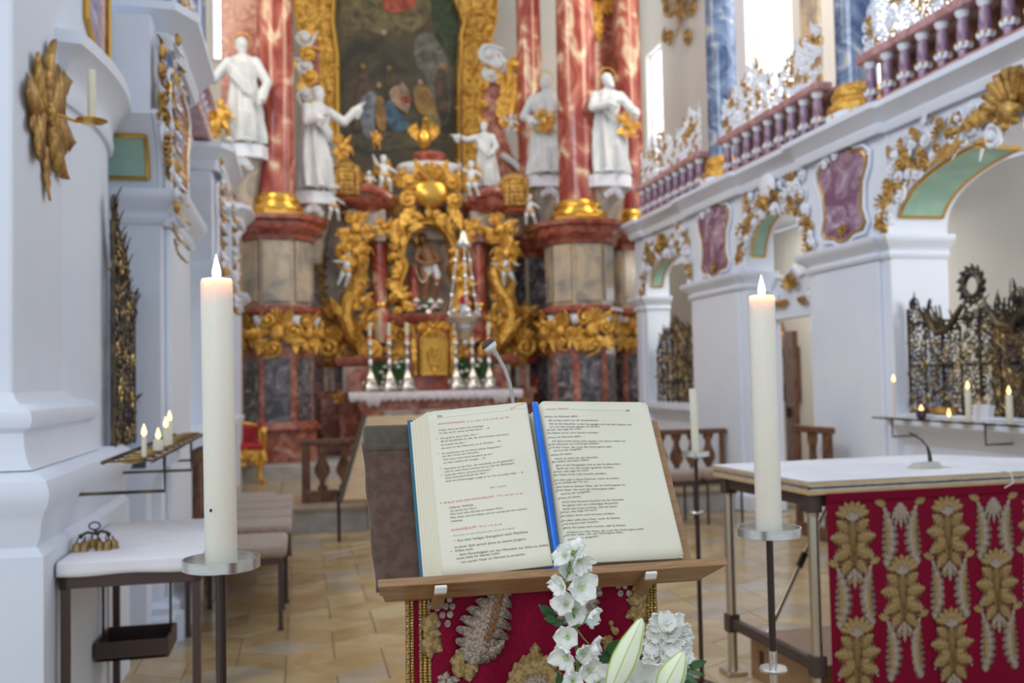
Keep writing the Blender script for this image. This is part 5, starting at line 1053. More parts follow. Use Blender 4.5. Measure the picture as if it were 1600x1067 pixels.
for k, px in enumerate((579, 609, 637, 713, 739, 765)):
    q = PY(px, 608, 13.95)
    lb = 'silver altar candlestick, %s from the left on the lace cloth' % lbs[k]
    if cs is None:
        cs = thing('altar_candlestick', lb, 'candlestick', (0, 0, 0), 'silver candlesticks on the high altar')
        b = MB(); b.lathe([(0.125, 0.03), (0.13, 0.06), (0.11, 0.10), (0.07, 0.16), (0.085, 0.20), (0.06, 0.25), (0.03, 0.30)], n=18, fold=lambda a, z: 1+0.16*math.cos(3*a)*max(0, 1-z/0.25)); 
        for j in range(3): a = PI*2*j/3; b.ball((0.12*math.cos(a), 0.12*math.sin(a), 0.03), (0.04, 0.04, 0.035), 8, 5)
        for j in range(3): T_ = frame((0, 0, 0.1), 2*PI*j/3+PI/6); c = MB(T_); c.scroll((0, 0.03), 0.05, 0.014, 0, 1.3, 1, y=-0.09); b.add(c.v, c.f)
        b.obj('foot', 'silver', cs); b = MB(); b.lathe([(0.03, 0.30), (0.02, 0.33), (0.022, 0.38), (0.045, 0.41), (0.04, 0.45), (0.018, 0.48), (0.022, 0.52), (0.035, 0.56), (0.018, 0.60), (0.016, 0.65), (0.04, 0.675), (0.055, 0.70), (0.05, 0.71), (0.02, 0.71)], n=16); b.obj('shaft', 'silver', cs)
        cw = thing('altar_candle', 'x', 'candle', (0, 0, 0), 'banded candles on the high altar')
        b = MB(); b.lathe([(0.026, 0.0), (0.026, 0.29), (0.012, 0.30)], n=14); b.obj('wax', 'paper', cw); b = MB(); b.lathe([(0.0275, 0.075), (0.0275, 0.115)], n=14); b.obj('painted_band', 'wax_orange', cw); b = MB(); b.tube([(0, 0, 0.295), (0.002, 0, 0.315)], 0.003, 5); b.obj('wick', 'wick', cw)
        cs.location = (q.x, 13.95, zt-0.005); cw.location = (q.x, 13.95, zt+0.70)
        cw['label'] = 'white candle with orange band on the first altar candlestick from the left'
    else:
        dup(cs, (q.x, 13.95, zt-0.005), 0, lb); dup(cw, (q.x, 13.95, zt+0.70), 0, 'white candle with orange band on the %s altar candlestick from the left' % lbs[k])
def rose(mb, c, r):
    for k in range(3):
        for j in range(5): a = 2*PI*j/5+k*0.6; rr = r*(1-0.28*k); mb.ball((c[0]+rr*0.5*math.cos(a), c[1]+rr*0.5*math.sin(a), c[2]+0.25*r*k), (rr*0.5, rr*0.5, rr*0.4), 6, 4)
    mb.ball((c[0], c[1], c[2]+r*0.6), r*0.35, 6, 5)
def bouquet(label, c, w_, h_, n, seed, pink=0.3, grp=None, tall=False):
    t = thing('flower_bouquet', label, 'flowers', c, grp); rnd = random.Random(seed); lf = MB(); st = MB()
    st.lathe([(0.05, 0), (0.07, 0.02), (0.05, 0.08), (0.06, 0.1)], c, 12); st.obj('bowl', 'silver', t)
    for k in range(n*2): 
        a = rnd.uniform(0.2, PI-0.2); L = (0.9 if tall else 0.55)*h_; lf.T = frame((c[0]+rnd.uniform(-w_, w_)*0.3, c[1]+rnd.uniform(-.05, .05), c[2]+0.08), rnd.uniform(-0.6, 0.6)); lf.leafy((0, 0), a if not tall else PI/2+rnd.uniform(-.4, .4), L, 0.05, 0.2, 0, 0.004, 2, 0.1, rnd.uniform(-.6, .6))
    lf.obj('foliage', 'leaf', t)
    for k in range(n):
        p_ = (c[0]+rnd.uniform(-w_, w_)*0.5, c[1]-0.03+rnd.uniform(-.06, .04), c[2]+h_*rnd.uniform(0.35, 0.95)); m2 = MB(); rose(m2, p_, 0.058 if not tall else 0.04); m2.obj('blossom', 'petal_pink' if rnd.random() < pink else 'petal', t)
    return t
bouquet('bouquet of white and pink roses on the shelf of the altar niche', (nc-0.02, 14.80, sh.z+0.04), 0.44, 0.22, 14, 1)
g_ = 'slim bouquets between the altar candlesticks'
for k, (px, lb) in enumerate(((596, 'slim green bouquet with white blooms between first and second altar candlesticks'), (623, 'slim green bouquet between second and third altar candlesticks'), (725, 'slim green bouquet between fourth and fifth altar candlesticks'), (752, 'slim green bouquet between fifth and sixth altar candlesticks'))):
    q = PY(px, 600, 14.2); bouquet(lb, (q.x, 14.25, zt), 0.12, 0.50, 3, k+3, 0, g_, True)
# sanctuary lamp hung on chains
q = PY(726, 500, 12.0); t = thing('sanctuary_lamp', 'silver hanging sanctuary lamp with ruby glass on long chains before the altar', 'lamp', (q.x, 12.0, q.z))
X, Y, z_ = q.x, 12.0, q.z
b = MB(); b.lathe([(0.02, z_-0.34), (0.05, z_-0.29), (0.025, z_-0.25), (0.10, z_-0.18), (0.13, z_-0.10), (0.11, z_-0.06), (0.20, z_-0.02), (0.24, z_+0.03), (0.15, z_+0.08), (0.08, z_+0.12), (0.07, z_+0.18)], (X, Y, 0), 20, fold=lambda a, z: 1+0.06*math.cos(6*a)); b.obj('bowl', 'silver', t)
for k in range(3): a = 2*PI*k/3+0.5; c = MB(frame((X+0.2*math.cos(a), Y+0.2*math.sin(a), z_+0.07), a-PI/2)); c.scroll((0, 0), 0.06, 0.02, 0, 1.4, 1, tail=0.05); c.fan((0.02, 0.03), 0.1, 0.3, 2.0, 4, 0.015); c.obj('arm', 'silver', t)
b = MB(); b.lathe([(0.04, z_+0.18), (0.055, z_+0.22), (0.05, z_+0.30), (0.045, z_+0.30)], (X, Y, 0), 14); b.obj('ruby_glass', 'ruby', t)
cz = PY(726, 375, 12.0).z; b = MB(); b.lathe([(0.10, cz-0.10), (0.11, cz-0.06), (0.05, cz+0.02), (0.03, cz+0.10), (0.01, cz+0.12)], (X, Y, 0), 14); b.obj('canopy', 'silver', t)
for k in range(3):
    a = 2*PI*k/3+0.5; b = MB(); P0 = Vector((X+0.2*math.cos(a), Y+0.2*math.sin(a), z_+0.1)); P1 = Vector((X+0.08*math.cos(a), Y+0.08*math.sin(a), cz-0.08))
    for j in range(24): b.ball(P0+(P1-P0)*j/23, (0.012, 0.012, 0.018) if j % 6 else 0.03, 5, 4)
    b.obj('chain', 'silver', t)
b = MB(); b.tube([(X, Y, cz+0.1), (X, Y, 9.9)], 0.008, 5); b.obj('cord', 'metal_dark', t)

# ================================================================ WOODEN BALUSTRADES AND SEATS
def woodbal(label, x0, x1, y, z0, h, n=3, thin=0.06, rz=0.0, grp='carved wooden choir rails'):
    t = thing('wooden_balustrade', label, 'railing', (0, 0, 0), grp); w_ = x1-x0
    for x in (0.0, w_): MB().bb((x-0.05*(x > 0)-0.0, -thin/2, 0), (x+0.09-0.14*(x > 0)+0.05*(x > 0), thin/2, h-0.05)).obj('post', 'wood_dark', t, False, bevel=0.006)
    MB().bb((-0.02, -thin*0.8, h-0.06), (w_+0.02, thin*0.8, h)).obj('top_rail', 'wood_dark', t, False, bevel=0.012)
    MB().bb((0, -thin*0.6, 0.0), (w_, thin*0.6, 0.12)).obj('base_rail', 'wood_dark', t, False, bevel=0.01)
    for k in range(n):
        cx = 0.10+(w_-0.2)*(k+0.5)/n; bw = min(0.085, (w_-0.2)/n*0.42)
        pf = [(0.6, 0.12), (0.6, 0.18), (0.30, 0.22), (0.42, 0.28), (1.0, 0.40), (0.92, 0.48), (0.42, 0.62), (0.36, 0.70), (0.7, 0.76), (0.75, 0.82)]
        hh = (h-0.06-0.12)/(0.82-0.12); pts = [(cx+bw*a, 0.12+(z-0.12)*hh) for a, z in pf]+[(cx-bw*a, 0.12+(z-0.12)*hh) for a, z in reversed(pf)]
        MB().prism(pts, -thin*0.4, thin*0.4).obj('baluster', 'wood_dark', t, False, bevel=0.01)
    t.location = (x0, y, z0); t.rotation_euler.z = rz; return t
woodbal('carved wooden rail on the choir step, left of the book stand', -1.86, -0.75, 10.4, 0.25, 0.66, 4)
woodbal('carved wooden rail on the choir step behind the right side of the book', 1.95, 2.93, 10.4, 0.25, 0.64, 4)
woodbal('short carved wooden pew end before the white pier, right of the tall candle', 2.72, 3.32, 7.74, 0.0, 1.02, 1, rz=PI/2)
q = Vector((-2.62, 7.55, 0)); woodbal('carved wooden pew end below the left white pier', -2.60, -1.95, 7.3, 0.0, 1.03, 1, rz=PI/2)
t = thing('kneeling_bench', 'brown wooden seat board behind the left carved pew end', 'seat', (-2.44, 7.6, 0)); MB().bb((-2.56, 8.9, 0.44), (-2.1, 9.5, 0.48)).obj('seat', 'upholstery', t, False, bevel=0.01)
for y in (8.95, 9.42): MB().bb((-2.54, y, 0), (-2.12, y+0.04, 0.44)).obj('leg', 'wood_dark', t, False)
# gilded stool-throne with red cushions
q = PZ(376, 756, 0.25); t = thing('gilded_armchair', 'gilded baroque armchair with red cushions behind the left tall candle', 'chair', (q.x, q.y, 0.25))
T_ = frame((q.x, q.y, 0.25), 0.15)
for sx in (-1, 1):
    for y_ in (0, 0.45):
        l = MB(T_); l.tube([(sx*0.27, y_-0.06, 0.0), (sx*0.24, y_-0.01, 0.05), (sx*0.23, y_, 0.18), (sx*0.28, y_-0.03, 0.30), (sx*0.27, y_, 0.38)], [0.045, 0.035, 0.035, 0.06, 0.05], 8); l.ball((sx*0.28, y_-0.07, 0.025), 0.04, 8, 5); l.obj('leg', 'gold', t)
a_b = MB(T_); a_b.bb((-0.30, -0.03, 0.32), (0.30, 0.50, 0.42)); rocaille(a_b, (0, 0.33), 0.16, 3, -0.04, 6); a_b.scroll((-0.18, 0.3), 0.07, 0.025, 0, 1.3, 1, y=-0.05); a_b.scroll((0.18, 0.3), 0.07, 0.025, 0, 1.3, -1, y=-0.05); a_b.obj('seat_frame', 'gold', t)
c_ = MB(T_); c_.box((0, 0.22, 0.46), (0.56, 0.5, 0.10)); c_.obj('seat_cushion', 'red_cloth', t, bevel=0.04)
for sx in (-1, 1):
    c_ = MB(T_); c_.tube([(sx*0.29, 0.05, 0.42), (sx*0.30, 0.03, 0.56), (sx*0.29, 0.0, 0.66), (sx*0.29, -0.06, 0.68)], [0.03, 0.035, 0.04, 0.04], 8); c_.tube([(sx*0.29, -0.05, 0.67), (sx*0.29, 0.45, 0.70)], 0.035, 8); c_.obj('armrest', 'gold', t)
    c_ = MB(T_); c_.box((sx*0.29, 0.22, 0.72), (0.08, 0.26, 0.05)); c_.obj('arm_pad', 'red_cloth', t, bevel=0.02)
c_ = MB(T_); c_.box((0, 0.47, 0.60), (0.5, 0.08, 0.24)); c_.obj('back_cushion', 'red_cloth', t, bevel=0.03)
c_ = MB(T_); c_.tube([(-0.28, 0.5, 0.42), (-0.29, 0.52, 0.70), (0, 0.54, 0.76), (0.29, 0.52, 0.70), (0.28, 0.5, 0.42)], 0.035, 8); c_.obj('back_frame', 'gold', t)
q = PZ(425, 745, 0.25); tag(MB().lathe([(0.30, 0.25), (0.30, 0.33), (0.29, 0.35)], (q.x, q.y+0.2, 0), 24).obj('round_step', 'metal_brown'), 'low round dark kneeling step on the choir floor beside the red pedestal', 'step')
# padded benches on the left
def bench(label, x0, x1, y0, y1, zs, nseg, grp='brown padded benches'):
    t = thing('padded_bench', label, 'bench', (x0, y0, 0), grp)
    for k in range(nseg):
        a = y0+(y1-y0)*k/nseg; b = y0+(y1-y0)*(k+1)/nseg; c = MB(); c.bb((x0, a+0.004, zs-0.07), (x1, b-0.004, zs)); c.obj('cushion', 'upholstery', t, bevel=0.03)
    MB().bb((x0+0.03, y0+0.03, zs-0.11), (x1-0.03, y1-0.03, zs-0.07)).obj('seat_frame', 'metal_brown', t, False)
    for x in (x0+0.05, x1-0.04):
        for y in (y0+0.05, y1-0.05): m_ = MB(); m_.bb((x-0.014, y-0.014, 0.012), (x+0.014, y+0.014, zs-0.1)); m_.lathe([(0.02, 0), (0.02, 0.014)], (x, y, 0), 8); m_.obj('leg', 'metal_brown', t, False)
    for x in (x0+0.05, x1-0.04): MB().bb((x-0.01, y0+0.05, 0.30), (x+0.01, y1-0.05, 0.33)).obj('stretcher', 'metal_brown', t, False)
bench('near brown padded bench behind the left candle, beside the small white-clothed table', -2.58, -1.95, 6.05, 6.70, 0.51, 1)
bench('longer brown padded bench of four cushions behind the near bench', -2.52, -1.93, 6.78, 8.75, 0.535, 4)
# padded stools at the right
for (x0, y0, lb) in ((1.62, 9.05, 'dark padded stool behind the book, left of the slim distant candle'), (2.12, 9.1, 'brown padded stool right of the slim distant candle')):
    t = thing('padded_stool', lb, 'stool', (x0, y0, 0), 'brown padded stools'); MB().bb((x0, y0, 0.44), (x0+0.45, y0+0.42, 0.54)).obj('cushion', 'upholstery', t, bevel=0.035)
    MB().bb((x0+0.02, y0+0.02, 0.40), (x0+0.43, y0+0.40, 0.44)).obj('seat_frame', 'metal_brown', t, False)
    for x in (x0+0.04, x0+0.41):
        for y in (y0+0.04, y0+0.38): MB().tube([(x, y, 0), (x, y, 0.42)], 0.014, 8).obj('leg', 'metal_brown', t)
# distant slanted music desk seen behind the book stand
q = PZ(530, 846, 0.0); Yd = q.y; t = thing('reading_desk', 'tan slanted reading desk on a thin leg, far behind the book stand', 'lectern', (q.x, Yd, 0))
a = PY(533, 785, Yd); b = PY(571, 655, Yd+0.3)
MB().add([(a.x, Yd, a.z), (a.x+1.0, Yd, a.z), (b.x+1.0, Yd+0.3, b.z), (b.x, Yd+0.3, b.z), (a.x, Yd-0.05, a.z+0.03), (a.x+1.0, Yd-0.05, a.z+0.03), (b.x+1.0, Yd+0.25, b.z+0.03), (b.x, Yd+0.25, b.z+0.03)], [(0, 1, 2, 3), (7, 6, 5, 4), (0, 4, 5, 1), (1, 5, 6, 2), (2, 6, 7, 3), (3, 7, 4, 0)]).obj('board', 'wood_light', t, False)
MB().tube([(a.x-0.01, Yd-0.06, a.z+0.02), (b.x-0.01, Yd+0.24, b.z+0.04)], 0.022, 8).obj('board_edge', 'velvet_olive', t)
MB().tube([(q.x, Yd, 0), (q.x, Yd, a.z+0.1)], 0.016, 8).obj('leg', 'metal_dark', t); MB().tube([(q.x+0.95, Yd, 0), (q.x+0.95, Yd, a.z+0.1)], 0.016, 8).obj('leg', 'metal_dark', t)

# ================================================================ WROUGHT IRON GRILLES AND WHAT STANDS BEHIND
def grille(label, X, yc, w_, z0, hf, rz, seed, nb, grp='wrought iron grilles', gild=0.25):
    t = thing('iron_grille', label, 'grille', (X, yc, z0), grp); T_ = frame((X, yc, 0), rz); rnd = random.Random(seed)
    for k in range(nb+1):
        u = -w_/2+w_*k/nb; MB(T_).tube([(u, 0, z0), (u, 0, hf(u)*0.93+z0*0.07)], 0.010 if k % 2 else 0.014, 5).obj('bar', 'iron', t)
    for z in (z0+0.03, z0+(hf(w_/2)-z0)*0.42, z0+(hf(w_/2)-z0)*0.78): MB(T_).bb((-w_/2, -0.008, z-0.01), (w_/2, 0.008, z+0.01)).obj('rail', 'iron', t, False)
    S_ = MB(T_); G = MB(T_); n = int(w_/0.085); npc = [0]
    for i in range(n):
        u = -w_/2+(i+0.5)*w_/n; top = hf(u); z = z0+0.06
        while z < top:
            r = rnd.uniform(0.035, 0.065); gl = rnd.random() < gild; a_ = ((u+rnd.uniform(-.02, .02), z), r, 0.0085, rnd.random()*6.3, 1.25, rnd.choice((1, -1))); k_ = dict(tail=r*1.6, n=4, y=rnd.uniform(-.015, .015), N=11)
            if npc[0] < 250: npc[0] += 1; piece(t, 'gilded_scroll' if gl else 'scroll', 'bronze' if gl else 'iron', T_, 'scroll', *a_, **k_)
            else: (G if gl else S_).scroll(*a_, **k_)
            if rnd.random() < 0.25: (G if rnd.random() < 0.4 else S_).leafy((u, z), rnd.uniform(0, 6.3), 0.09, 0.016, 0.3, -0.015, 0.004, 3, 0.3, rnd.uniform(-1.5, 1.5))
            z += r*1.35
    # silhouette volutes
    for k in range(18):
        u = -w_/2+w_*(k+0.5)/18; z = hf(u); S_.scroll((u, z), 0.065, 0.011, rnd.random()*6, 1.3, 1 if u < 0 else -1, tail=0.10, n=5); S_.leafy((u, z), rnd.uniform(0.6, 2.5), 0.12, 0.02, 0.2, -0.01, 0.005, 3)
    stuff(S_.obj('scrollwork', 'iron', t)); stuff(G.obj('gilded_scrollwork', 'bronze', t)); return t, T_
def hf1(u):    # local u grows towards -Y on the right wall
    return 1.95+0.16*math.cos(u*4.2)+0.14*math.exp(-((u+0.68)/0.22)**2)-0.1*math.exp(-((u+1.25)/0.2)**2)
t, T_ = grille('tall wrought iron rococo grille in the nearest right arch', 3.12, 5.63, 3.0, 1.14, hf1, RZR, 4, 14)
r_ = MB(T_)
r_.tube([(-0.68+0.085*math.cos(a), -0.02, 2.14+0.085*math.sin(a)) for a in [2*PI*k/18 for k in range(19)]], 0.02, 6)
for k in range(14): a = 2*PI*k/14; r_.leafy((-0.68+0.09*math.cos(a), 2.14+0.09*math.sin(a)), a, 0.085, 0.026, 0.1, -0.02, 0.006, 3, 0.3, 0.8); r_.ball((-0.68+0.13*math.cos(a+.2), -0.02, 2.14+0.13*math.sin(a+.2)), 0.016, 6, 4)
for sx in (-1, 1):
    r_.tube([(-0.68+sx*0.12, -0.02, 2.0), (-0.68+sx*0.28, -0.03, 1.83), (-0.68+sx*0.42, -0.03, 1.80), (-0.68+sx*0.55, -0.02, 1.95), (-0.68+sx*0.5, -0.02, 2.08)], [0.02, 0.028, 0.03, 0.025, 0.012], 6)
    for k in range(6): r_.tube([(-0.68+sx*(0.34+0.03*k), -0.03, 1.83), (-0.68+sx*(0.36+0.05*k), -0.04, 2.02)], [0.012, 0.008], 5)
r_.obj('crest_wreath', 'iron', t)
grille('smaller wrought iron grille in the farthest right arch', 3.12, 12.2, 1.5, 1.14, lambda u: 1.9+0.30*math.cos(u*2.2)+0.05*math.cos(u*13), RZR, 6, 8)
grille('dark wrought iron grille half hidden behind the left white pier', -2.80, 5.60, 0.62, 1.18, lambda u: 2.15-0.85*u+0.05*math.cos(u*20), RZL, 8, 4)
# dark carved pew blocks behind the grilles
for (x0, y0, x1, y1, z1, lb) in ((3.55, 5.2, 3.9, 6.7, 1.85, 'dark carved wooden shrine seen through the nearest iron grille'), (3.6, 11.7, 3.9, 12.5, 1.95, 'brown wooden panelled box seen through the farthest iron grille')):
    t = thing('wooden_shrine', lb, 'furniture', (x0, y0, 0), None); MB().bb((x0, y0, 0), (x1, y1, z1)).obj('body', 'wood_dark', t, False, bevel=0.01)
    MB().bb((x0-0.03, y0-0.03, z1), (x1, y1+0.03, z1+0.06)).obj('cornice', 'wood_dark', t, False, bevel=0.01)
    n = int((y1-y0)/0.38)
    for k in range(n): a = y0+0.04+k*(y1-y0-0.04)/n; MB().bb((x0-0.02, a, z1-0.75), (x0, a+(y1-y0)/n-0.08, z1-0.08)).obj('panel', ('marble_cream', 'marble_blue', 'wood')[k % 3], t, False, bevel=0.006)
# objects in the aisle beyond the middle right arch
t = thing('framed_picture', 'dark framed picture with a pale figure, on aisle wall beyond the doorway', 'picture', (4.98, 13.2, 1.4)); a = PX(1222, 550, 4.98); b = PX(1243, 620, 4.98)
MB().bb((4.93, b.y, b.z), (5.04, a.y, a.z)).obj('canvas', 'paint_dark', t, False)
for (y0, y1, z0, z1) in ((b.y, a.y, a.z, a.z+0.07), (b.y, a.y, b.z-0.07, b.z), (b.y-0.07, b.y, b.z-0.07, a.z+0.07), (a.y, a.y+0.07, b.z-0.07, a.z+0.07)): MB().bb((4.9, y0, z0), (5.04, y1, z1)).obj('frame', 'wood_dark', t, False, bevel=0.01)
c_ = (a+b)/2; MB().ball((4.92, c_.y, c_.z+0.05), (0.02, 0.10, 0.22), 12, 8).obj('painted_figure', 'pt_skin', t)
q = PX(1229, 523, 4.9); t = thing('gilded_sculpture', 'small golden sculpture against the bright window beyond the doorway', 'sculpture', (4.9, q.y, q.z)); mb = MB(frame((4.85, q.y, q.z), RZR)); rocaille(mb, (0, 0), 0.2, 3, 0, 7); mb.leafy((0, 0), PI/2, 0.3, 0.06); mb.leafy((0, 0), -PI/2, 0.25, 0.06); mb.obj('leafwork', 'gold', t)
q = PX(1252, 560, 4.0); t = thing('aisle_door', 'dark narrow door leaf standing at the right edge of the doorway', 'door', (3.75, q.y, 0)); MB().bb((3.72, q.y-0.32, 0), (3.78, q.y-0.1, 2.0)).obj('door_leaf', 'wood_dark', t, False); MB().box((3.70, q.y-0.2, 1.05), (0.04, 0.03, 0.12)).obj('door_handle', 'metal_dark', t, False)
# ================================================================ VOTIVE CANDLE RACKS
def flame(mb, mc, c, h, r):
    mb.lathe([(r*0.35, 0), (r*0.9, h*0.15), (r, h*0.32), (r*0.72, h*0.55), (r*0.35, h*0.8), (r*0.04, h)], c, 10)
    mc.lathe([(r*0.2, h*0.05), (r*0.55, h*0.2), (r*0.5, h*0.4), (r*0.05, h*0.62)], c, 8)
def candle(nm, label, c, r, h, fl=0.03, grp=None, waxm='paper'):
    t = thing(nm, label, 'candle', c, grp); X, Y, z = c
    b = MB(); b.lathe([(r*0.96, z), (r, z+0.004), (r, z+h-r*0.25), (r*0.92, z+h-r*0.05), (r*0.6, z+h-r*0.12), (0.001, z+h-r*0.18)], (X, Y, 0), 28); b.obj('wax', waxm, t)
    b = MB(); b.tube([(X, Y, z+h-r*0.3), (X+0.001, Y, z+h+r*0.3), (X+0.002, Y, z+h+r*0.45)], 0.0016 if r > 0.02 else 0.001, 5); b.obj('wick', 'wick', t)
    if fl:
        f = MB(); fc_ = MB(); flame(f, fc_, (X, Y, z+h+r*0.15), fl, fl*0.21); f.obj('flame', 'flame', t)
    return t
t = thing('candle_rack', 'dark iron votive candle rack on brackets along the right arcade sill', 'rack', (2.86, 5.6, 1.12)); 
for x in (2.80, 2.94): MB().bb((x-0.006, 4.0, 1.118), (x+0.006, 7.2, 1.13)).obj('rail', 'iron', t, False)
for k in range(14): y = 7.1-k*0.235; b = MB(); b.lathe([(0.008, 1.108), (0.05, 1.118), (0.055, 1.128), (0.05, 1.124), (0.006, 1.122)], (2.87, y, 0), 12); b.obj('drip_dish', 'bronze', t); MB().bb((2.80, y-0.006, 1.116), (2.94, y+0.006, 1.124)).obj('cross_bar', 'iron', t, False)
for y in (6.93, 5.85, 4.8): MB().tube([(2.80, y, 1.12), (2.80, y, 0.98), (3.06, y, 0.98)], 0.008, 6).obj('bracket', 'iron', t)
t = MB().bb((2.955, 4.2, 1.14), (3.04, 7.0, 1.16)); tag(t.obj('sill_cloth', 'linen', None, False), 'white cloth strip on the right arcade sill behind the candles', 'cloth')
g_ = 'votive candles on the right rack'
for (px, pb, pt_, r, lb) in ((1398, 646, 590, 0.009, 'thin tall lit candle at the left end of the right rack'), (1483, 656, 652, 0.016, 'low stub candle burning on the right rack'), (1514, 658, 607, 0.022, 'lit white candle in the middle of the right rack'), (1578, 657, 611, 0.022, 'lit white candle at the right end of the right rack')):
    a = PX(px, pb, 2.87); b = PX(px, pt_, 2.87); candle('votive_candle', lb, (2.87, a.y, 1.128), r, max(0.03, b.z-a.z), 0.06, g_)
q = PX(1440, 655, 2.87); t = thing('votive_lantern', 'small dark round candle glass glowing on the right rack', 'candle', (2.87, q.y, 1.128)); MB().lathe([(0.02, 1.128), (0.035, 1.14), (0.04, 1.17), (0.03, 1.20)], (2.87, q.y, 0), 14).obj('cup', 'metal_brown', t); f = MB(); flame(f, MB(), (2.87, q.y, 1.19), 0.05, 0.016); f.obj('flame', 'flame', t)
for (y, c, lb) in ((6.55, 'gold_dark', 'small golden box on the sill left of the middle candle'), (6.1, 'linen', 'small white card standing on the sill behind the middle candle')):
    tag(MB().box((2.99, y, 1.19), (0.05, 0.26 if c != 'linen' else 0.16, 0.05 if c != 'linen' else 0.12), 0, 0, 0.2).obj('prayer_box' if c != 'linen' else 'card', c, None, False), lb, 'box' if c != 'linen' else 'card')
# left rack
t = thing('candle_rack', 'dark iron votive candle rack on a bracket beside the left iron grille', 'rack', (-2.45, 5.6, 1.16))
XR = -2.50
for x in (XR-0.10, XR+0.08): MB().bb((x-0.006, 3.95, 1.206), (x+0.006, 6.1, 1.218)).obj('rail', 'iron', t, False)
for k in range(11): y = 6.0-k*0.2; b = MB(); b.lathe([(0.008, 1.20), (0.05, 1.21), (0.055, 1.222), (0.05, 1.216), (0.006, 1.214)], (XR, y, 0), 12); b.obj('drip_dish', 'bronze', t); MB().bb((XR-0.1, y-0.006, 1.208), (XR+0.08, y+0.006, 1.216)).obj('cross_bar', 'iron', t, False)
for y in (4.3, 5.3, 6.0): MB().tube([(XR+0.08, y, 1.21), (XR+0.08, y, 1.06), (-2.70 if y > 5.9 else -2.86, y, 1.06)], 0.008, 6).obj('bracket', 'iron', t)
tag(MB().bb((-2.70, 5.76, 1.14), (-2.52, 5.94, 1.165)).obj('sill_cloth', 'linen', None, False), 'white cloth strip on the left sill beside the grille', 'cloth')
tag(MB().bb((-2.68, 5.77, 1.165), (-2.60, 5.93, 1.20)).obj('offering_tray', 'gold_dark', None, False, bevel=0.01), 'flat gilded tray on the left sill below the grille', 'tray')
g_ = 'votive candles on the left rack'
for (px, pb, pt_, r, lb) in ((225, 693, 661, 0.010, 'slim lit candle at the left of the left rack'), (247, 689, 672, 0.022, 'short thick lit candle in the middle of the left rack'), (259, 680, 650, 0.012, 'slim lit candle third on the left rack'), (265, 677, 640, 0.014, 'tallest lit candle at the far end of the left rack')):
    q = PZ(px, pb, 1.22); 
    b = PX(px, pb, XR+0.02); c = PX(px, pt_, XR+0.02); candle('votive_candle', lb, (XR+0.02, b.y, 1.216), r, abs(c.z-b.z), 0.05, g_)
# ================================================================ LEFT SMALL TABLE, BELLS
t = thing('side_table', 'small narrow dark metal table against the left pier, covered by white cloth', 'table', (-2.5, 4.4, 0))
x0, x1, y0, y1, zt = -2.745, -2.235, 3.9, 4.95, 0.845
for x in (x0+0.02, x1-0.02):
    for y in (y0+0.02, y1-0.02):
        l = MB(); l.bb((x-0.015, y-0.015, 0.015), (x+0.015, y+0.015, zt-0.07)); l.lathe([(0.024, 0), (0.024, 0.016)], (x, y, 0), 10); lo = l.obj('leg', 'metal_brown', t, False)
        MB().bb((x-0.019, y-0.019, zt-0.085), (x+0.019, y+0.019, zt-0.02)).obj('corner_sleeve', 'steel_warm', lo, False, org=t['_o'], bevel=0.002)
for (a, b, c, d) in ((x0, x1, y0, y0+0.03), (x0, x1, y1-0.03, y1), (x0, x0+0.03, y0, y1), (x1-0.03, x1, y0, y1)): MB().bb((a, c, zt-0.095), (b, d, zt-0.012)).obj('apron', 'metal_brown', t, False, bevel=0.002)
MB().bb((x0, y0, zt-0.012), (x1, y1, zt)).obj('table_top', 'wood_light', t, False)
cl = MB(); n_ = 40; vs = []
cols = []
for i in range(n_+1):
    u = i/n_; x = x0-0.006+(x1-x0+0.012)*u; dr = 0.046+0.003*math.sin(u*9)+0.004*u
    vs += [(x, y1+0.002, zt+0.004), (x, (y0+y1)/2, zt+0.004+0.001*math.sin(u*14)), (x, y0+0.01, zt+0.005), (x, y0-0.006, zt-0.002), (x, y0-0.010-0.003*math.sin(u*11), zt-0.03), (x, y0-0.010-0.004*math.sin(u*11), zt-dr)]
cl.add(vs, [(6*i+j, 6*i+j+1, 6*i+7+j, 6*i+6+j) for i in range(n_) for j in range(5)])
tag(cl.obj('white_cloth', 'linen', thick=0.003), 'plain white cloth folded over the small left table', 'cloth')
# hanging metal tray under the table
t = thing('hanging_tray', 'dark metal tray hung by rings under the small left table', 'tray', (-2.6, 4.7, 0.3))
MB().bb((-2.74, 4.55, 0.30), (-2.45, 4.85, 0.31)).obj('tray_bottom', 'metal_brown', t, False)
for (a, b) in (((-2.74, 4.55, 0.30), (-2.45, 4.56, 0.38)), ((-2.74, 4.84, 0.30), (-2.45, 4.85, 0.38)), ((-2.45, 4.55, 0.30), (-2.44, 4.85, 0.38)), ((-2.75, 4.55, 0.30), (-2.74, 4.85, 0.38))): MB().bb(a, b).obj('tray_side', 'metal_brown', t, False)
for x in (-2.74, -2.45):
    MB().tube([(x, 4.7, 0.36), (x, 4.7, 0.60)], 0.006, 6).obj('hook_rod', 'metal_dark', t); MB().tube([(x+0.022*math.cos(a), 4.7, 0.62+0.022*math.sin(a)) for a in [2*PI*k/14 for k in range(15)]], 0.004, 6).obj('ring', 'metal_dark', t)
    MB().tube([(x, 4.7, 0.64), (x, 4.7, 0.79)], 0.003, 5).obj('hook_wire', 'metal_dark', t)
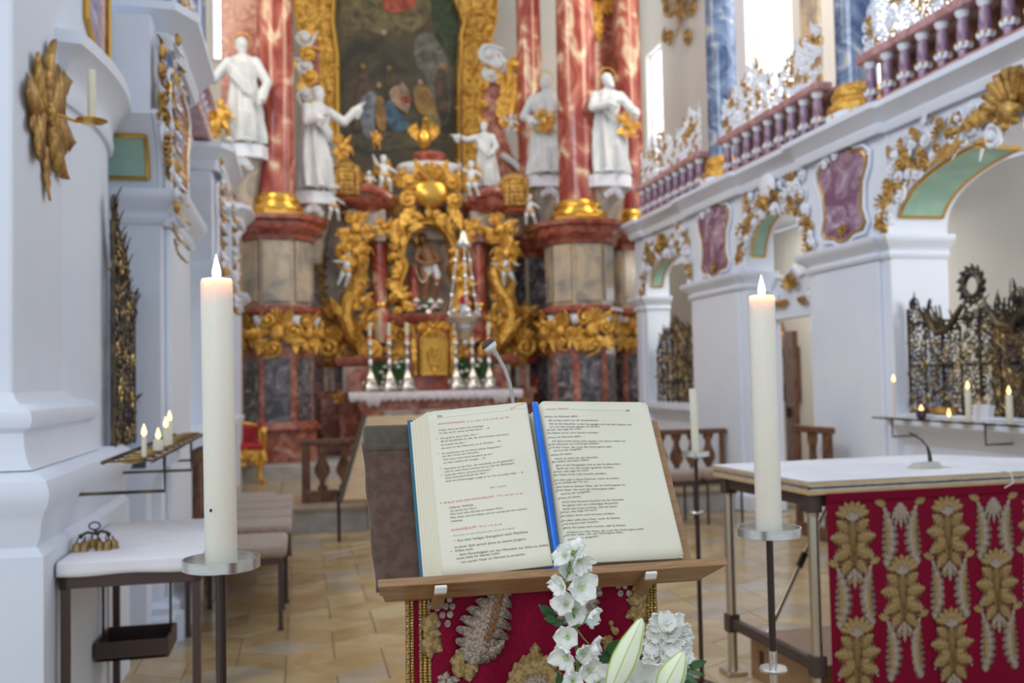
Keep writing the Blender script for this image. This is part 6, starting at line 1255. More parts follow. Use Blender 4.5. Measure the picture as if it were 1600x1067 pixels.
# altar bells: ring handle, arms, small bells in two clusters
bc = PZ(148, 858, zt+0.008); t = thing('altar_bells', 'brass altar bells with dark ring handle on the white-clothed left table', 'bell', (bc.x, bc.y, zt+0.006)); B0 = Vector((bc.x, bc.y, zt+0.007)); s = 0.00235*1.02
h = MB(); h.tube([B0+Vector((0.021*math.cos(a), 0, 0.094+0.015*math.sin(a))) for a in [2*PI*k/18 for k in range(19)]], 0.0032, 7); h.obj('ring_handle', 'metal_dark', t)
h = MB(); h.tube([B0+Vector(p_) for p_ in ((0, 0, 0.079), (0, 0, 0.064), (-0.025, -0.005, 0.070), (-0.048, -0.01, 0.060), (-0.05, -0.01, 0.05))], 0.006, 7); h.tube([B0+Vector(p_) for p_ in ((0, 0, 0.064), (0.025, 0.005, 0.071), (0.045, 0.01, 0.064), (0.05, 0.01, 0.05))], 0.006, 7); h.tube([B0+Vector(p_) for p_ in ((0, 0, 0.064), (0, 0.03, 0.070), (0, 0.055, 0.05))], 0.006, 7)
for dx, dy in ((-0.05, -0.01), (0.05, 0.01), (0, 0.055)): h.ball(B0+Vector((dx, dy, 0.056)), 0.010, 8, 6)
h.obj('arms', 'metal_dark', t)
for (dx, dy) in ((-0.062, -0.03), (-0.036, -0.03), (-0.042, 0.018), (0.024, -0.022), (0.050, -0.026), (0.072, 0.004), (0.048, 0.034), (0.0, 0.062), (-0.02, 0.05)):
    b = MB(); b.lathe([(0.020, 0.001), (0.0185, 0.006), (0.0165, 0.016), (0.0155, 0.026), (0.011, 0.033), (0.004, 0.036)], B0+Vector((dx, dy, 0)), 16); bo = b.obj('bell', 'bronze', t)
    h = MB(); h.tube([B0+Vector((dx, dy, 0.035)), B0+Vector((dx*0.9, dy*0.9, 0.052))], 0.003, 6); h.obj('loop', 'metal_dark', bo, org=t['_o'])
# ================================================================ GILDED LEAF ORNAMENT WITH SCONCE ON THE NEAR PIER
def XN_(px, py): return PX(px, py, XN+0.0)
c0 = PX(72, 178, XN); t = thing('leaf_sconce', 'gilded leaf ornament with brass candle arm on the near left pier', 'sconce', (XN, c0.y, c0.z)); T_ = frame((XN+0.002, c0.y, c0.z), RZL)
SC = 0.00245
def lp(px, py): w_ = PX(px, py, XN); return (w_.y-c0.y, w_.z-c0.z)
lv = [((72, 170), (73, 60), 0.13, 0.1), ((66, 168), (46, 80), 0.12, -0.2), ((62, 172), (29, 140), 0.12, 0.2), ((78, 170), (99, 126), 0.14, -0.3), ((66, 180), (46, 248), 0.12, 0.2), ((74, 184), (93, 280), 0.15, -0.1), ((70, 230), (68, 314), 0.07, 0.1), ((80, 182), (106, 224), 0.12, 0.2), ((60, 180), (36, 196), 0.07, 0)]
for (a, b, w_, bd) in lv:
    p0 = lp(*a); p1 = lp(*b); L = math.hypot(p1[0]-p0[0], p1[1]-p0[1]); m_ = MB(T_); m_.leafy(p0, math.atan2(p1[1]-p0[1], p1[0]-p0[0])-bd/2, L, w_, 0.06, -0.006, 0.006, 4, 0.30, bd, 0.12); m_.obj('leaf', 'gold_dark', t, 2)
m_ = MB(T_); m_.ball((0, -0.02, 0), (0.04, 0.02, 0.04), 12, 8)
for k in range(8): a = 2*PI*k/8; m_.ball((0.04*math.cos(a), -0.018, 0.04*math.sin(a)), 0.016, 7, 5)
m_.obj('rosette', 'gold_dark', t)
# sconce arm towards the nave
dsh = P(120, 186, 3.55+0.25)
e0 = Vector((XN, c0.y, c0.z-0.005)); e1 = Vector((XN+0.17, c0.y+0.06, c0.z-0.01))
MB().tube([e0, e0+Vector((0.05, 0.01, 0.004)), e0+Vector((0.11, 0.04, -0.012)), e1], 0.007, 8).obj('arm', 'gold_smooth', t)
MB().lathe([(0.008, -0.012), (0.05, -0.006), (0.066, 0.004), (0.064, 0.006), (0.02, 0.0), (0.018, 0.02)], e1, 24).obj('drip_dish', 'gold_smooth', t)
candle('sconce_candle', 'tall slim unlit white candle on the gilded sconce of the near pier', (e1.x, e1.y, e1.z+0.003), 0.017, 0.225, 0, None, 'paper')

# ================================================================ RIGHT ALTAR TABLE
ZT = 1.04; TP = [(0.24, 3.72), (1.88, 3.77), (1.83, 4.2), (1.51, 4.68), (0.20, 4.61)]
t = thing('peoples_altar', 'free-standing altar table with round metal legs and wooden top, at right', 'table', (1.0, 4.2, 0))
ins = lambda d: [(0.24+d, 3.72+d), (1.88-d, 3.77+d), (1.83-d, 4.2), (1.51-d*0.7, 4.68-d), (0.20+d, 4.61-d)]
MB().slab(ins(0.0), ZT-0.018, ZT-0.002).obj('top_board', 'wood_light', t, False, bevel=0.003)
MB().slab(ins(0.006), ZT-0.034, ZT-0.018).obj('trim_band', 'silver', t, False)
MB().slab(ins(0.002), ZT-0.056, ZT-0.034).obj('lower_board', 'wood_light', t, False, bevel=0.003)
b = MB(); rnd = random.Random(3)
path = [Vector((0.24, 3.72)), Vector((1.88, 3.77))]; k = 0
while k < 150:
    u = k/150; q = path[0]+(path[1]-path[0])*u; b.box((q.x, q.y+0.004, ZT-0.026), (0.006, 0.006, 0.008)); k += 1
b.obj('metal_studs', 'metal_dark', t, False); t.children[-1]['kind'] = 'stuff' if False else 0
LG = [(0.285, 3.775), (0.255, 4.545), (1.45, 4.60), (1.80, 3.83)]
for k, (x, y) in enumerate(LG):
    l = MB(); l.tube([(x, y, 0.02), (x, y, ZT-0.12)], 0.024, 20); lo = l.obj('leg', 'steel_warm', t)
    for (a, b2) in ((ZT-0.135, ZT-0.056), (0.21, 0.30)): MB().box((x, y, (a+b2)/2), (0.062, 0.062, b2-a)).obj('corner_block', 'metal_brown', lo, False, bevel=0.005, org=t['_o'])
    MB().lathe([(0.026, ZT-0.15), (0.029, ZT-0.145), (0.029, ZT-0.135)], (x, y, 0), 16).obj('collar', 'steel_warm', lo, org=t['_o'])
    MB().box((x, y, 0.012), (0.11, 0.11, 0.022)).obj('foot_plate', 'steel_warm', lo, False, bevel=0.006, org=t['_o'])
for (a, b2) in ((0, 1), (1, 2), (2, 3), (3, 0)):
    p0, p1 = Vector(LG[a]), Vector(LG[b2]); c_ = (p0+p1)/2; L = (p1-p0).length; rz = math.atan2(p1.y-p0.y, p1.x-p0.x)
    MB().box((c_.x, c_.y, ZT-0.085), (L, 0.04, 0.05), rz).obj('upper_rail', 'metal_brown', t, False, bevel=0.003)
    if a in (0, 2): MB().box((c_.x, c_.y, 0.255), (L, 0.035, 0.05), rz).obj('lower_rail', 'metal_brown', t, False, bevel=0.003)
c_ = Vector(((LG[0][0]+LG[1][0])/2, (LG[0][1]+LG[1][1])/2, 0.255))
MB().tube([Vector((0.30, 4.25, 0.27)), Vector((0.95, 4.62, 0.98))], 0.012, 10).obj('diagonal_brace', 'steel_warm', t)
MB().tube([Vector((0.55, 4.39, 0.545)), Vector((0.60, 4.42, 0.60))], 0.018, 10).obj('brace_collar', 'metal_dark', t)
t = thing('wooden_crate', 'low brown wooden box with side cut-out under the right altar table', 'box', (0.5, 4.3, 0))
MB().bb((0.33, 3.9, 0.0), (0.365, 4.5, 0.21)).obj('side_board', 'wood', t, False, bevel=0.004); MB().bb((0.365, 3.9, 0.0), (1.0, 3.93, 0.21)).obj('front_board', 'wood', t, False, bevel=0.004); MB().bb((0.365, 4.47, 0.0), (1.0, 4.5, 0.21)).obj('back_board', 'wood', t, False); MB().bb((0.34, 3.92, 0.19), (1.0, 4.48, 0.21)).obj('lid', 'wood', t, False)
MB().slab([(0.326, 4.40), (0.326, 4.36), (0.332, 4.36), (0.332, 4.40)], 0.06, 0.15).obj('hand_hole_shade', 'metal_dark', t, False)  # dark slab on the board stands for the shade inside the cut-out
cl = MB(); fr_ = [Vector(p_) for p_ in TP]
nU, nV = 34, 14; vs = []
cc = sum((p_ for p_ in fr_), Vector((0, 0)))/5
ring = []
for k in range(5):
    a = fr_[k]; b2 = fr_[(k+1) % 5]; m_ = max(2, int((b2-a).length/0.055))
    for j in range(m_): ring.append(a+(b2-a)*j/m_)
N = len(ring); vs = [(cc.x, cc.y, ZT+0.002)]
for sc_, zz in ((0.5, 0.003), (0.9, 0.003), (0.985, 0.004)):
    vs += [(cc.x+(r.x-cc.x)*sc_, cc.y+(r.y-cc.y)*sc_, ZT+zz+0.0006*math.sin(i*0.9)) for i, r in enumerate(ring)]
vs += [(cc.x+(r.x-cc.x)*(0.996+0.003*math.sin(i*2.1)), cc.y+(r.y-cc.y)*(0.996+0.003*math.sin(i*2.1)), ZT+0.001) for i, r in enumerate(ring)]
fs = [(0, 1+i, 1+(i+1) % N) for i in range(N)]
for L in range(3): fs += [(1+L*N+i, 1+(L+1)*N+i, 1+(L+1)*N+(i+1) % N, 1+L*N+(i+1) % N) for i in range(N)]
cl.add(vs, fs); tag(cl.obj('table_cloth', 'linen', thick=0.003), 'white cloth lying on the right altar table top', 'cloth')
# frontal of red brocade
fd = Vector((1.88-0.24, 3.77-3.72)).normalized(); ang = math.atan2(fd.y, fd.x)
p0 = Vector((0.24, 3.72))+fd*0.075
fro = thing('altar_frontal', 'crimson brocade frontal with gold palmettes hanging from the right altar table', 'cloth', (p0.x, p0.y-0.012, ZT-0.05)); fro.rotation_euler.z = ang; fro['_o'] = [0, 0, 0]
W_, Hh = 1.50, 0.97
mb = MB(); vs = []; nU = 90
for i in range(nU+1):
    u = W_*i/nU
    for j in range(13):
        v = Hh*j/12; y = -0.006*math.sin(u*9+0.6*math.sin(v*3))*min(1, v*2)-0.003*math.sin(u*23)*v; vs.append((u, y, -v))
mb.add(vs, [(13*i+j, 13*i+j+1, 13*i+14+j, 13*i+13+j) for i in range(nU) for j in range(12)]); mb.obj('damask_cloth', 'brocade_red', fro, thick=0.004)
MB().bb((0, -0.010, -0.035), (W_, -0.004, -0.0)).obj('top_band', 'brocade_red_deep', fro, False)
def fy(u, v): return -0.006*math.sin(u*9+0.6*math.sin(v*3))*min(1, v*2)-0.003*math.sin(u*23)*v
pal_g, pal_s, pal_b = MB(), MB(), MB()      # one palmette, drawn about its centre
g = pal_g
def lf(mb, p, a, L, W, lobes=5, serr=0.45, bend=0.0, y=-0.0045, up=0.05): mb.leafy(p, a, L, W, 0.0, y, 0.001, lobes, serr, bend, up)
for sx in (-1, 1):
    for (x, z, a, L, W) in ((0.02, 0.02, 0.15, 0.085, 0.026), (0.02, 0.055, 0.7, 0.07, 0.022), (0.02, -0.03, -0.35, 0.075, 0.026), (0.015, -0.07, -0.9, 0.07, 0.022), (0.01, -0.02, 0.35, 0.05, 0.02), (0.005, -0.11, -1.2, 0.06, 0.016)):
        aa = a if sx > 0 else PI-a; lf(g, (sx*x, z), aa, L*1.08, W*1.6)
for k in range(7): a = PI/2+(k-3)*0.42; lf(g, (0.03*math.cos(a), 0.115+0.015*math.sin(a)), a, 0.058, 0.022, 2, 0.3)
lf(g, (0, 0.0), PI/2, 0.11, 0.032, 5); lf(g, (0, 0.02), -PI/2, 0.12, 0.03, 5)
for k in range(7): a = PI/2+(k-3)*0.36; lf(pal_s, (0, 0.10), a, 0.045, 0.010, 1, 0.1, y=-0.0062)
lf(pal_s, (0, -0.10), -PI/2, 0.09, 0.020, 4, 0.4, y=-0.0058)
for sx in (-1, 1): lf(pal_s, (sx*0.01, -0.12), -PI/2+sx*0.7, 0.05, 0.012, 3, 0.4, y=-0.0058); [pal_s.ball((sx*(0.085+0.008*(k % 2)), -0.006, -0.035-0.012*k), (0.006, 0.002, 0.006), 6, 4) for k in range(4)]
for k in range(5): pal_b.tube([(0, -0.007, -0.10), ((k-2)*0.008, -0.0075, 0.0), ((k-2)*0.014, -0.007, 0.09)], 0.0016, 4)
for sx in (-1, 1):
    for (x, z, a, L) in ((0.02, 0.02, 0.15, 0.07), (0.02, 0.055, 0.7, 0.055), (0.02, -0.03, -0.35, 0.06), (0.015, -0.07, -0.9, 0.055)):
        pal_b.tube([(sx*x, -0.0072, z), (sx*(x+L*math.cos(a)), -0.0066, z+L*math.sin(a))], 0.0011, 4)
fea_s, fea_g = MB(), MB()
lf(fea_s, (-0.005, -0.135), PI/2+0.42, 0.27, 0.044, 9, 0.45, -0.85); lf(fea_g, (-0.012, -0.09), PI/2+0.30, 0.17, 0.015, 1, 0.1, -0.6, y=-0.0062)
for k in range(5): a = PI/2+(k-2)*0.5; lf(fea_g, (0.018, 0.125), a+0.3, 0.035, 0.010, 2, 0.3, y=-0.006)
proto = {}
def motif(name, parts, u, v, flip=False):
    key = name
    out = None
    for nm, mb, mt in parts:
        kk = (name, nm, flip)
        if kk not in proto:
            m2 = MB(); m2.n = 9; m2.v = [Vector((-q.x if flip else q.x, q.y, q.z)) for q in mb.v]; m2.f = list(mb.f) if not flip else [tuple(reversed(f_)) for f_ in mb.f]
            o = m2.obj(nm, mt, fro if out is None else out, 2, org=(0, 0, 0)); proto[kk] = o
        else:
            o = proto[kk].copy(); COL.objects.link(o); o.parent = fro if out is None else out
        if out is None: out = o; o.location = (u, fy(u, v), -v)
        else: o.location = (0, 0, 0)
    return out
def uv(px, py):
    q = ray(px, py); n = Vector((-fd.y, fd.x, 0)); s_ = (Vector((p0.x, p0.y-0.012, 0))-CAM).dot(n)/q.dot(n) if False else ((Vector((p0.x, p0.y-0.012, 0))-CAM).dot(n))/q.dot(n)
    w_ = CAM+q*s_; d_ = w_-Vector((p0.x, p0.y-0.012, ZT-0.05)); return d_.dot(Vector((fd.x, fd.y, 0))), -d_.z
uA, vA = uv(1332, 850); uC, vC = uv(1481, 836); uE, vE = uv(1344, 1030)
dx_ = (uC-uA); dz_ = (vE-vA)
PALP = (('palmette', pal_g, 'thread_gold'), ('palmette_highlight', pal_s, 'thread_silver'), ('palmette_vein', pal_b, 'thread_bronze'))
FEA = (('feather_leaf', fea_s, 'thread_silver'), ('feather_core', fea_g, 'thread_gold'))
for r in range(-1, 5):
    for c in range(-1, 5):
        u = uA+c*dx_+(dx_/2 if r % 2 else 0); v = vA+r*dz_/2
        if 0.10 < u < W_-0.10 and 0.205 < v < Hh-0.2: motif('pal', PALP, u, v)
        for sx in (-1, 1):
            uu = u+sx*0.150; vv = v-0.03
            if 0.03 < uu < W_-0.03 and 0.17 < vv < Hh-0.15: motif('fea', FEA, uu, vv, sx > 0)
half = MB(); 
for k in range(5): a = -PI/2+(k-2)*0.28; lf(half, (0, 0.04), a, 0.115-abs(k-2)*0.012, 0.016, 4, 0.4)
for c in range(-1, 4):
    u = uA+(c+0.5)*dx_
    if 0.05 < u < W_-0.05: motif('half', (('half_palmette', half, 'thread_silver'),), u, 0.095)

# table microphone
q = PZ(1455, 731, ZT+0.004); t = thing('table_microphone', 'black gooseneck microphone on white base, on the right altar table', 'microphone', (q.x, q.y, ZT+0.004))
b = MB(frame((q.x-0.03, q.y, ZT+0.004), 0.1)); b.add([(-0.075, -0.045, 0), (0.06, -0.045, 0), (0.06, 0.045, 0), (-0.075, 0.045, 0), (-0.055, -0.03, 0.026), (0.055, -0.035, 0.03), (0.055, 0.03, 0.03), (-0.055, 0.025, 0.026)], [(3, 2, 1, 0), (4, 5, 6, 7), (0, 1, 5, 4), (1, 2, 6, 5), (2, 3, 7, 6), (3, 0, 4, 7)]); b.obj('base', 'plastic_beige', t, False, bevel=0.005)
z_ = ZT+0.03; a = P(1453, 722, 4.05); Dq = (Vector((q.x, q.y, 0))-Vector((CAM.x, CAM.y, 0))).dot(FW)
gp = [P(px, py, Dq) for px, py in ((1454, 724), (1452, 708), (1449, 698), (1441, 688), (1430, 681), (1421, 676))]
MB().tube(gp[:2]+[gp[2]], [0.010, 0.009, 0.006], 10).obj('stem_socket', 'plastic_black', t); MB().tube(gp[1:], [0.005, 0.004, 0.004, 0.004, 0.0045], 8).obj('gooseneck', 'plastic_black', t)
MB().tube([q+Vector((0.03, -0.02, 0.012)), q+Vector((0.075, -0.04, 0.008))], 0.008, 8).obj('plug', 'plastic_white', t)
e = q+Vector((0.075, -0.04, 0.008)); tag(MB().tube([e, e+Vector((0.06, -0.06, 0.0)), e+Vector((0.09, -0.2, -0.0)), Vector((e.x+0.09, 3.70, ZT+0.004)), Vector((e.x+0.09, 3.69, ZT-0.04)), Vector((e.x+0.05, 3.695, ZT-0.06))], 0.0025, 6).obj('microphone_cable', 'plastic_white'), 'thin white cable looping from the table microphone over the edge', 'cable')

# ================================================================ BIG CANDLES ON STANDS
def stand(label, X, Y, zd, rd, kn=None, pr=0.009, grp='slender floor candle stands'):
    t = thing('candle_stand', label, 'candle stand', (X, Y, 0), grp)
    MB().lathe([(0.012, zd-0.006), (rd-0.004, zd-0.002), (rd, zd+0.0), (rd, zd+0.022), (rd-0.003, zd+0.022), (rd-0.0035, zd+0.004), (0.02, zd+0.003)], (X, Y, 0), 56).obj('drip_dish', 'silver_brushed', t)
    MB().lathe([(0.016, zd-0.012), (0.018, zd-0.006), (0.018, zd+0.012), (0.016, zd+0.014)], (X, Y, 0), 20).obj('spike_socket', 'silver_brushed', t)
    zk = kn or 0.72
    MB().tube([(X, Y, zk+0.04), (X, Y, zd-0.006)], pr, 16).obj('upper_pole', 'metal_dark', t)
    MB().tube([(X, Y, 0.03), (X, Y, zk+0.05)], pr*1.15, 16).obj('lower_pole', 'silver_brushed' if kn and kn > 0.7 and rd > 0.07 else 'metal_dark', t)
    MB().lathe([(0.012, zk-0.004), (0.034, zk-0.002), (0.037, zk+0.004), (0.034, zk+0.008), (0.012, zk+0.01)], (X, Y, 0), 28).obj('knop', 'silver_brushed', t)
    for k in range(3): a = PI/2+2*PI*k/3; MB().tube([(X, Y, 0.09), (X+0.1*math.cos(a), Y+0.1*math.sin(a), 0.06), (X+0.19*math.cos(a), Y+0.19*math.sin(a), 0.008)], 0.008, 8).obj('foot', 'metal_dark', t)
    return t
def bigcandle(label, pt_, pb, D, r, rd, zk=None, lit=True, fl=0.058):
    a = P(*pt_, D); b = P(*pb, D); X, Y = b.x, b.y; h = a.z-b.z; zd = b.z; ly = PZ(pt_[0], pt_[1], 0)
    stand(('stand with round silver dish under the %s' % label[0]), X, Y, zd-0.004, rd, zk)
    wx_ = wax('wax_'+label[0].replace(' ', '_')) if lit else MATS['paper']
    t = candle('pillar_candle', label[1], (X, Y, zd), r, h, 0, 'large altar candles', wx_)
    lean = max(-0.03, min(0.03, (a-b).dot(RT)/h-Z.dot(RT))); t.rotation_euler = (0, lean, 0)
    if lit:
        f = MB(); fc_ = MB(); flame(f, fc_, (X, Y, zd+h-0.004), fl, fl*0.17); f.obj('flame', 'flame_core', t)
        l = bpy.data.lights.new('candle_glow', 'POINT'); l.energy = 2.2; l.color = (1, 0.6, 0.3); l.shadow_soft_size = 0.012; lo = bpy.data.objects.new('candle_glow', l); COL.objects.link(lo); lo.location = (X+lean*h, Y, zd+h+0.03)
    return X, Y, zd, h
X, Y, zd, h = bigcandle(('tall left candle', 'tall thick lit white candle at left, in front of the benches'), (333, 433), (346, 884), 2.1, 0.0345, 0.0825)
t_ = MB(); t_.ball((X-0.018, Y-0.029, zd+0.125), (0.004, 0.003, 0.004), 8, 5); tag(t_.obj('wax_flaw', 'wick'), 'small dark nick on the lower left tall candle', 'mark')
bigcandle(('tall right candle', 'tall thick lit white candle at right, in front of the altar table'), (1194, 460), (1202, 834), 2.5, 0.0335, 0.081, 0.735)
bigcandle(('distant slim candle', 'slim unlit cream candle further back, right of the book'), (1083, 607), (1087, 711), 4.5, 0.018, 0.064, 0.86, False)

# ================================================================ LECTERN
O_ = Vector((0, 1.505, 1.178)); eX = Vector((1, 0, 0)); eT = Vector((0, .53, .848)); eN = Vector((0, -.848, .53))
MBd = Matrix(((eX.x, eT.x, eN.x, O_.x), (eX.y, eT.y, eN.y, O_.y), (eX.z, eT.z, eN.z, O_.z), (0, 0, 0, 1)))
lec = thing('lectern', 'wooden lectern with slanted velvet-covered desk and projecting book ledge', 'lectern', (-1.48, 1.55, 0))
MB(MBd).bb((-1.735, 0.0, -0.024), (-1.213, 0.292, -0.008)).obj('desk_board', 'wood', lec, False, bevel=0.003)
vp = MB(MBd); nv = 26; vs = []
for layer in (-0.004, -0.012):
    for i in range(nv+1):
        for j in range(nv+1):
            u, v = i/nv, j/nv; x = (-1.741-0.010*v)+(u)*((-1.232+0.002*v)-(-1.741-0.010*v)); y = 0.002+0.262*v; edge = min(u, 1-u, v, 1-v); r_ = 0.006*min(1, edge*12)**0.5
            vs.append((x+0.0012*math.sin(v*17) * (1 if u < .5 else -1), y, layer+(r_ if layer > 0 else -r_*0.2)+0.0008*noise.noise(Vector((x*30, y*30, 1)))))
K = (nv+1)*(nv+1); fs = []
for i in range(nv):
    for j in range(nv): a = i*(nv+1)+j; fs += [(a, a+nv+1, a+nv+2, a+1), (K+a, K+a+1, K+a+nv+2, K+a+nv+1)]
rimi = [i*(nv+1) for i in range(nv+1)]+[nv*(nv+1)+j for j in range(1, nv+1)]+[i*(nv+1)+nv for i in range(nv-1, -1, -1)]+[j for j in range(nv-1, 0, -1)]
for a, b2 in zip(rimi, rimi[1:]+rimi[:1]): fs.append((a, K+a, K+b2, b2))
vp.add(vs, fs); vp.obj('velvet_cover', 'velvet', lec, 2)
vb = MB(MBd); vb.bb((-1.749, 0.245, -0.026), (-1.236, 0.296, -0.001)); vb.obj('velvet_top_fold', 'velvet_olive', lec, False, bevel=0.006)
# ledge: board rising towards the reader, mitred ends
LF = Vector((0, -0.848, 0.53)); T2 = Vector((0, 0.53, 0.848)); Ba = Vector((0, 1.512, 1.170))
def lpnt(x, a, b): return Vector((x, Ba.y, Ba.z))+LF*a+T2*b
xa, xb = -1.742, -1.180
pts = [lpnt(xa+0.014, 0, -0.012), lpnt(xb-0.030, 0, -0.012), lpnt(xb-0.030, 0, 0.002), lpnt(xa+0.014, 0, 0.002), lpnt(xa, 0.062, -0.010), lpnt(xb, 0.062, -0.010), lpnt(xb, 0.062, 0.003), lpnt(xa, 0.062, 0.003)]
MB().add(pts, [(0, 1, 5, 4), (3, 7, 6, 2), (4, 5, 6, 7), (0, 3, 2, 1), (0, 4, 7, 3), (1, 2, 6, 5)]).obj('book_ledge', 'wood', lec, False, bevel=0.0015)
for xc in (-1.648, -1.312):
    bo = MB(); w_ = 0.0085; q = []
    for dx in (-w_, w_): q += [lpnt(xc+dx, -0.006, -0.012), lpnt(xc+dx, 0.054, -0.010), lpnt(xc+dx, 0.054, -0.024), lpnt(xc+dx, -0.006, -0.026)]
    bo.add(q, [(0, 1, 2, 3), (7, 6, 5, 4), (0, 4, 5, 1), (1, 5, 6, 2), (2, 6, 7, 3), (3, 7, 4, 0)]); br = bo.obj('ledge_bracket', 'wood', lec, False, bevel=0.001)
    MB().box(lpnt(xc, 0.056, -0.0175), (0.019, 0.006, 0.0155), 0, 0.56).obj('bracket_cap', 'plastic_white', br, False, bevel=0.002, org=lec['_o'])
MB().bb((-1.54, 1.60, 0.03), (-1.42, 1.66, 1.30)).obj('post', 'wood', lec, False, bevel=0.004)
MB().bb((-1.70, 1.45, 0.0), (-1.26, 1.85, 0.03)).obj('foot_board', 'wood', lec, False, bevel=0.004)
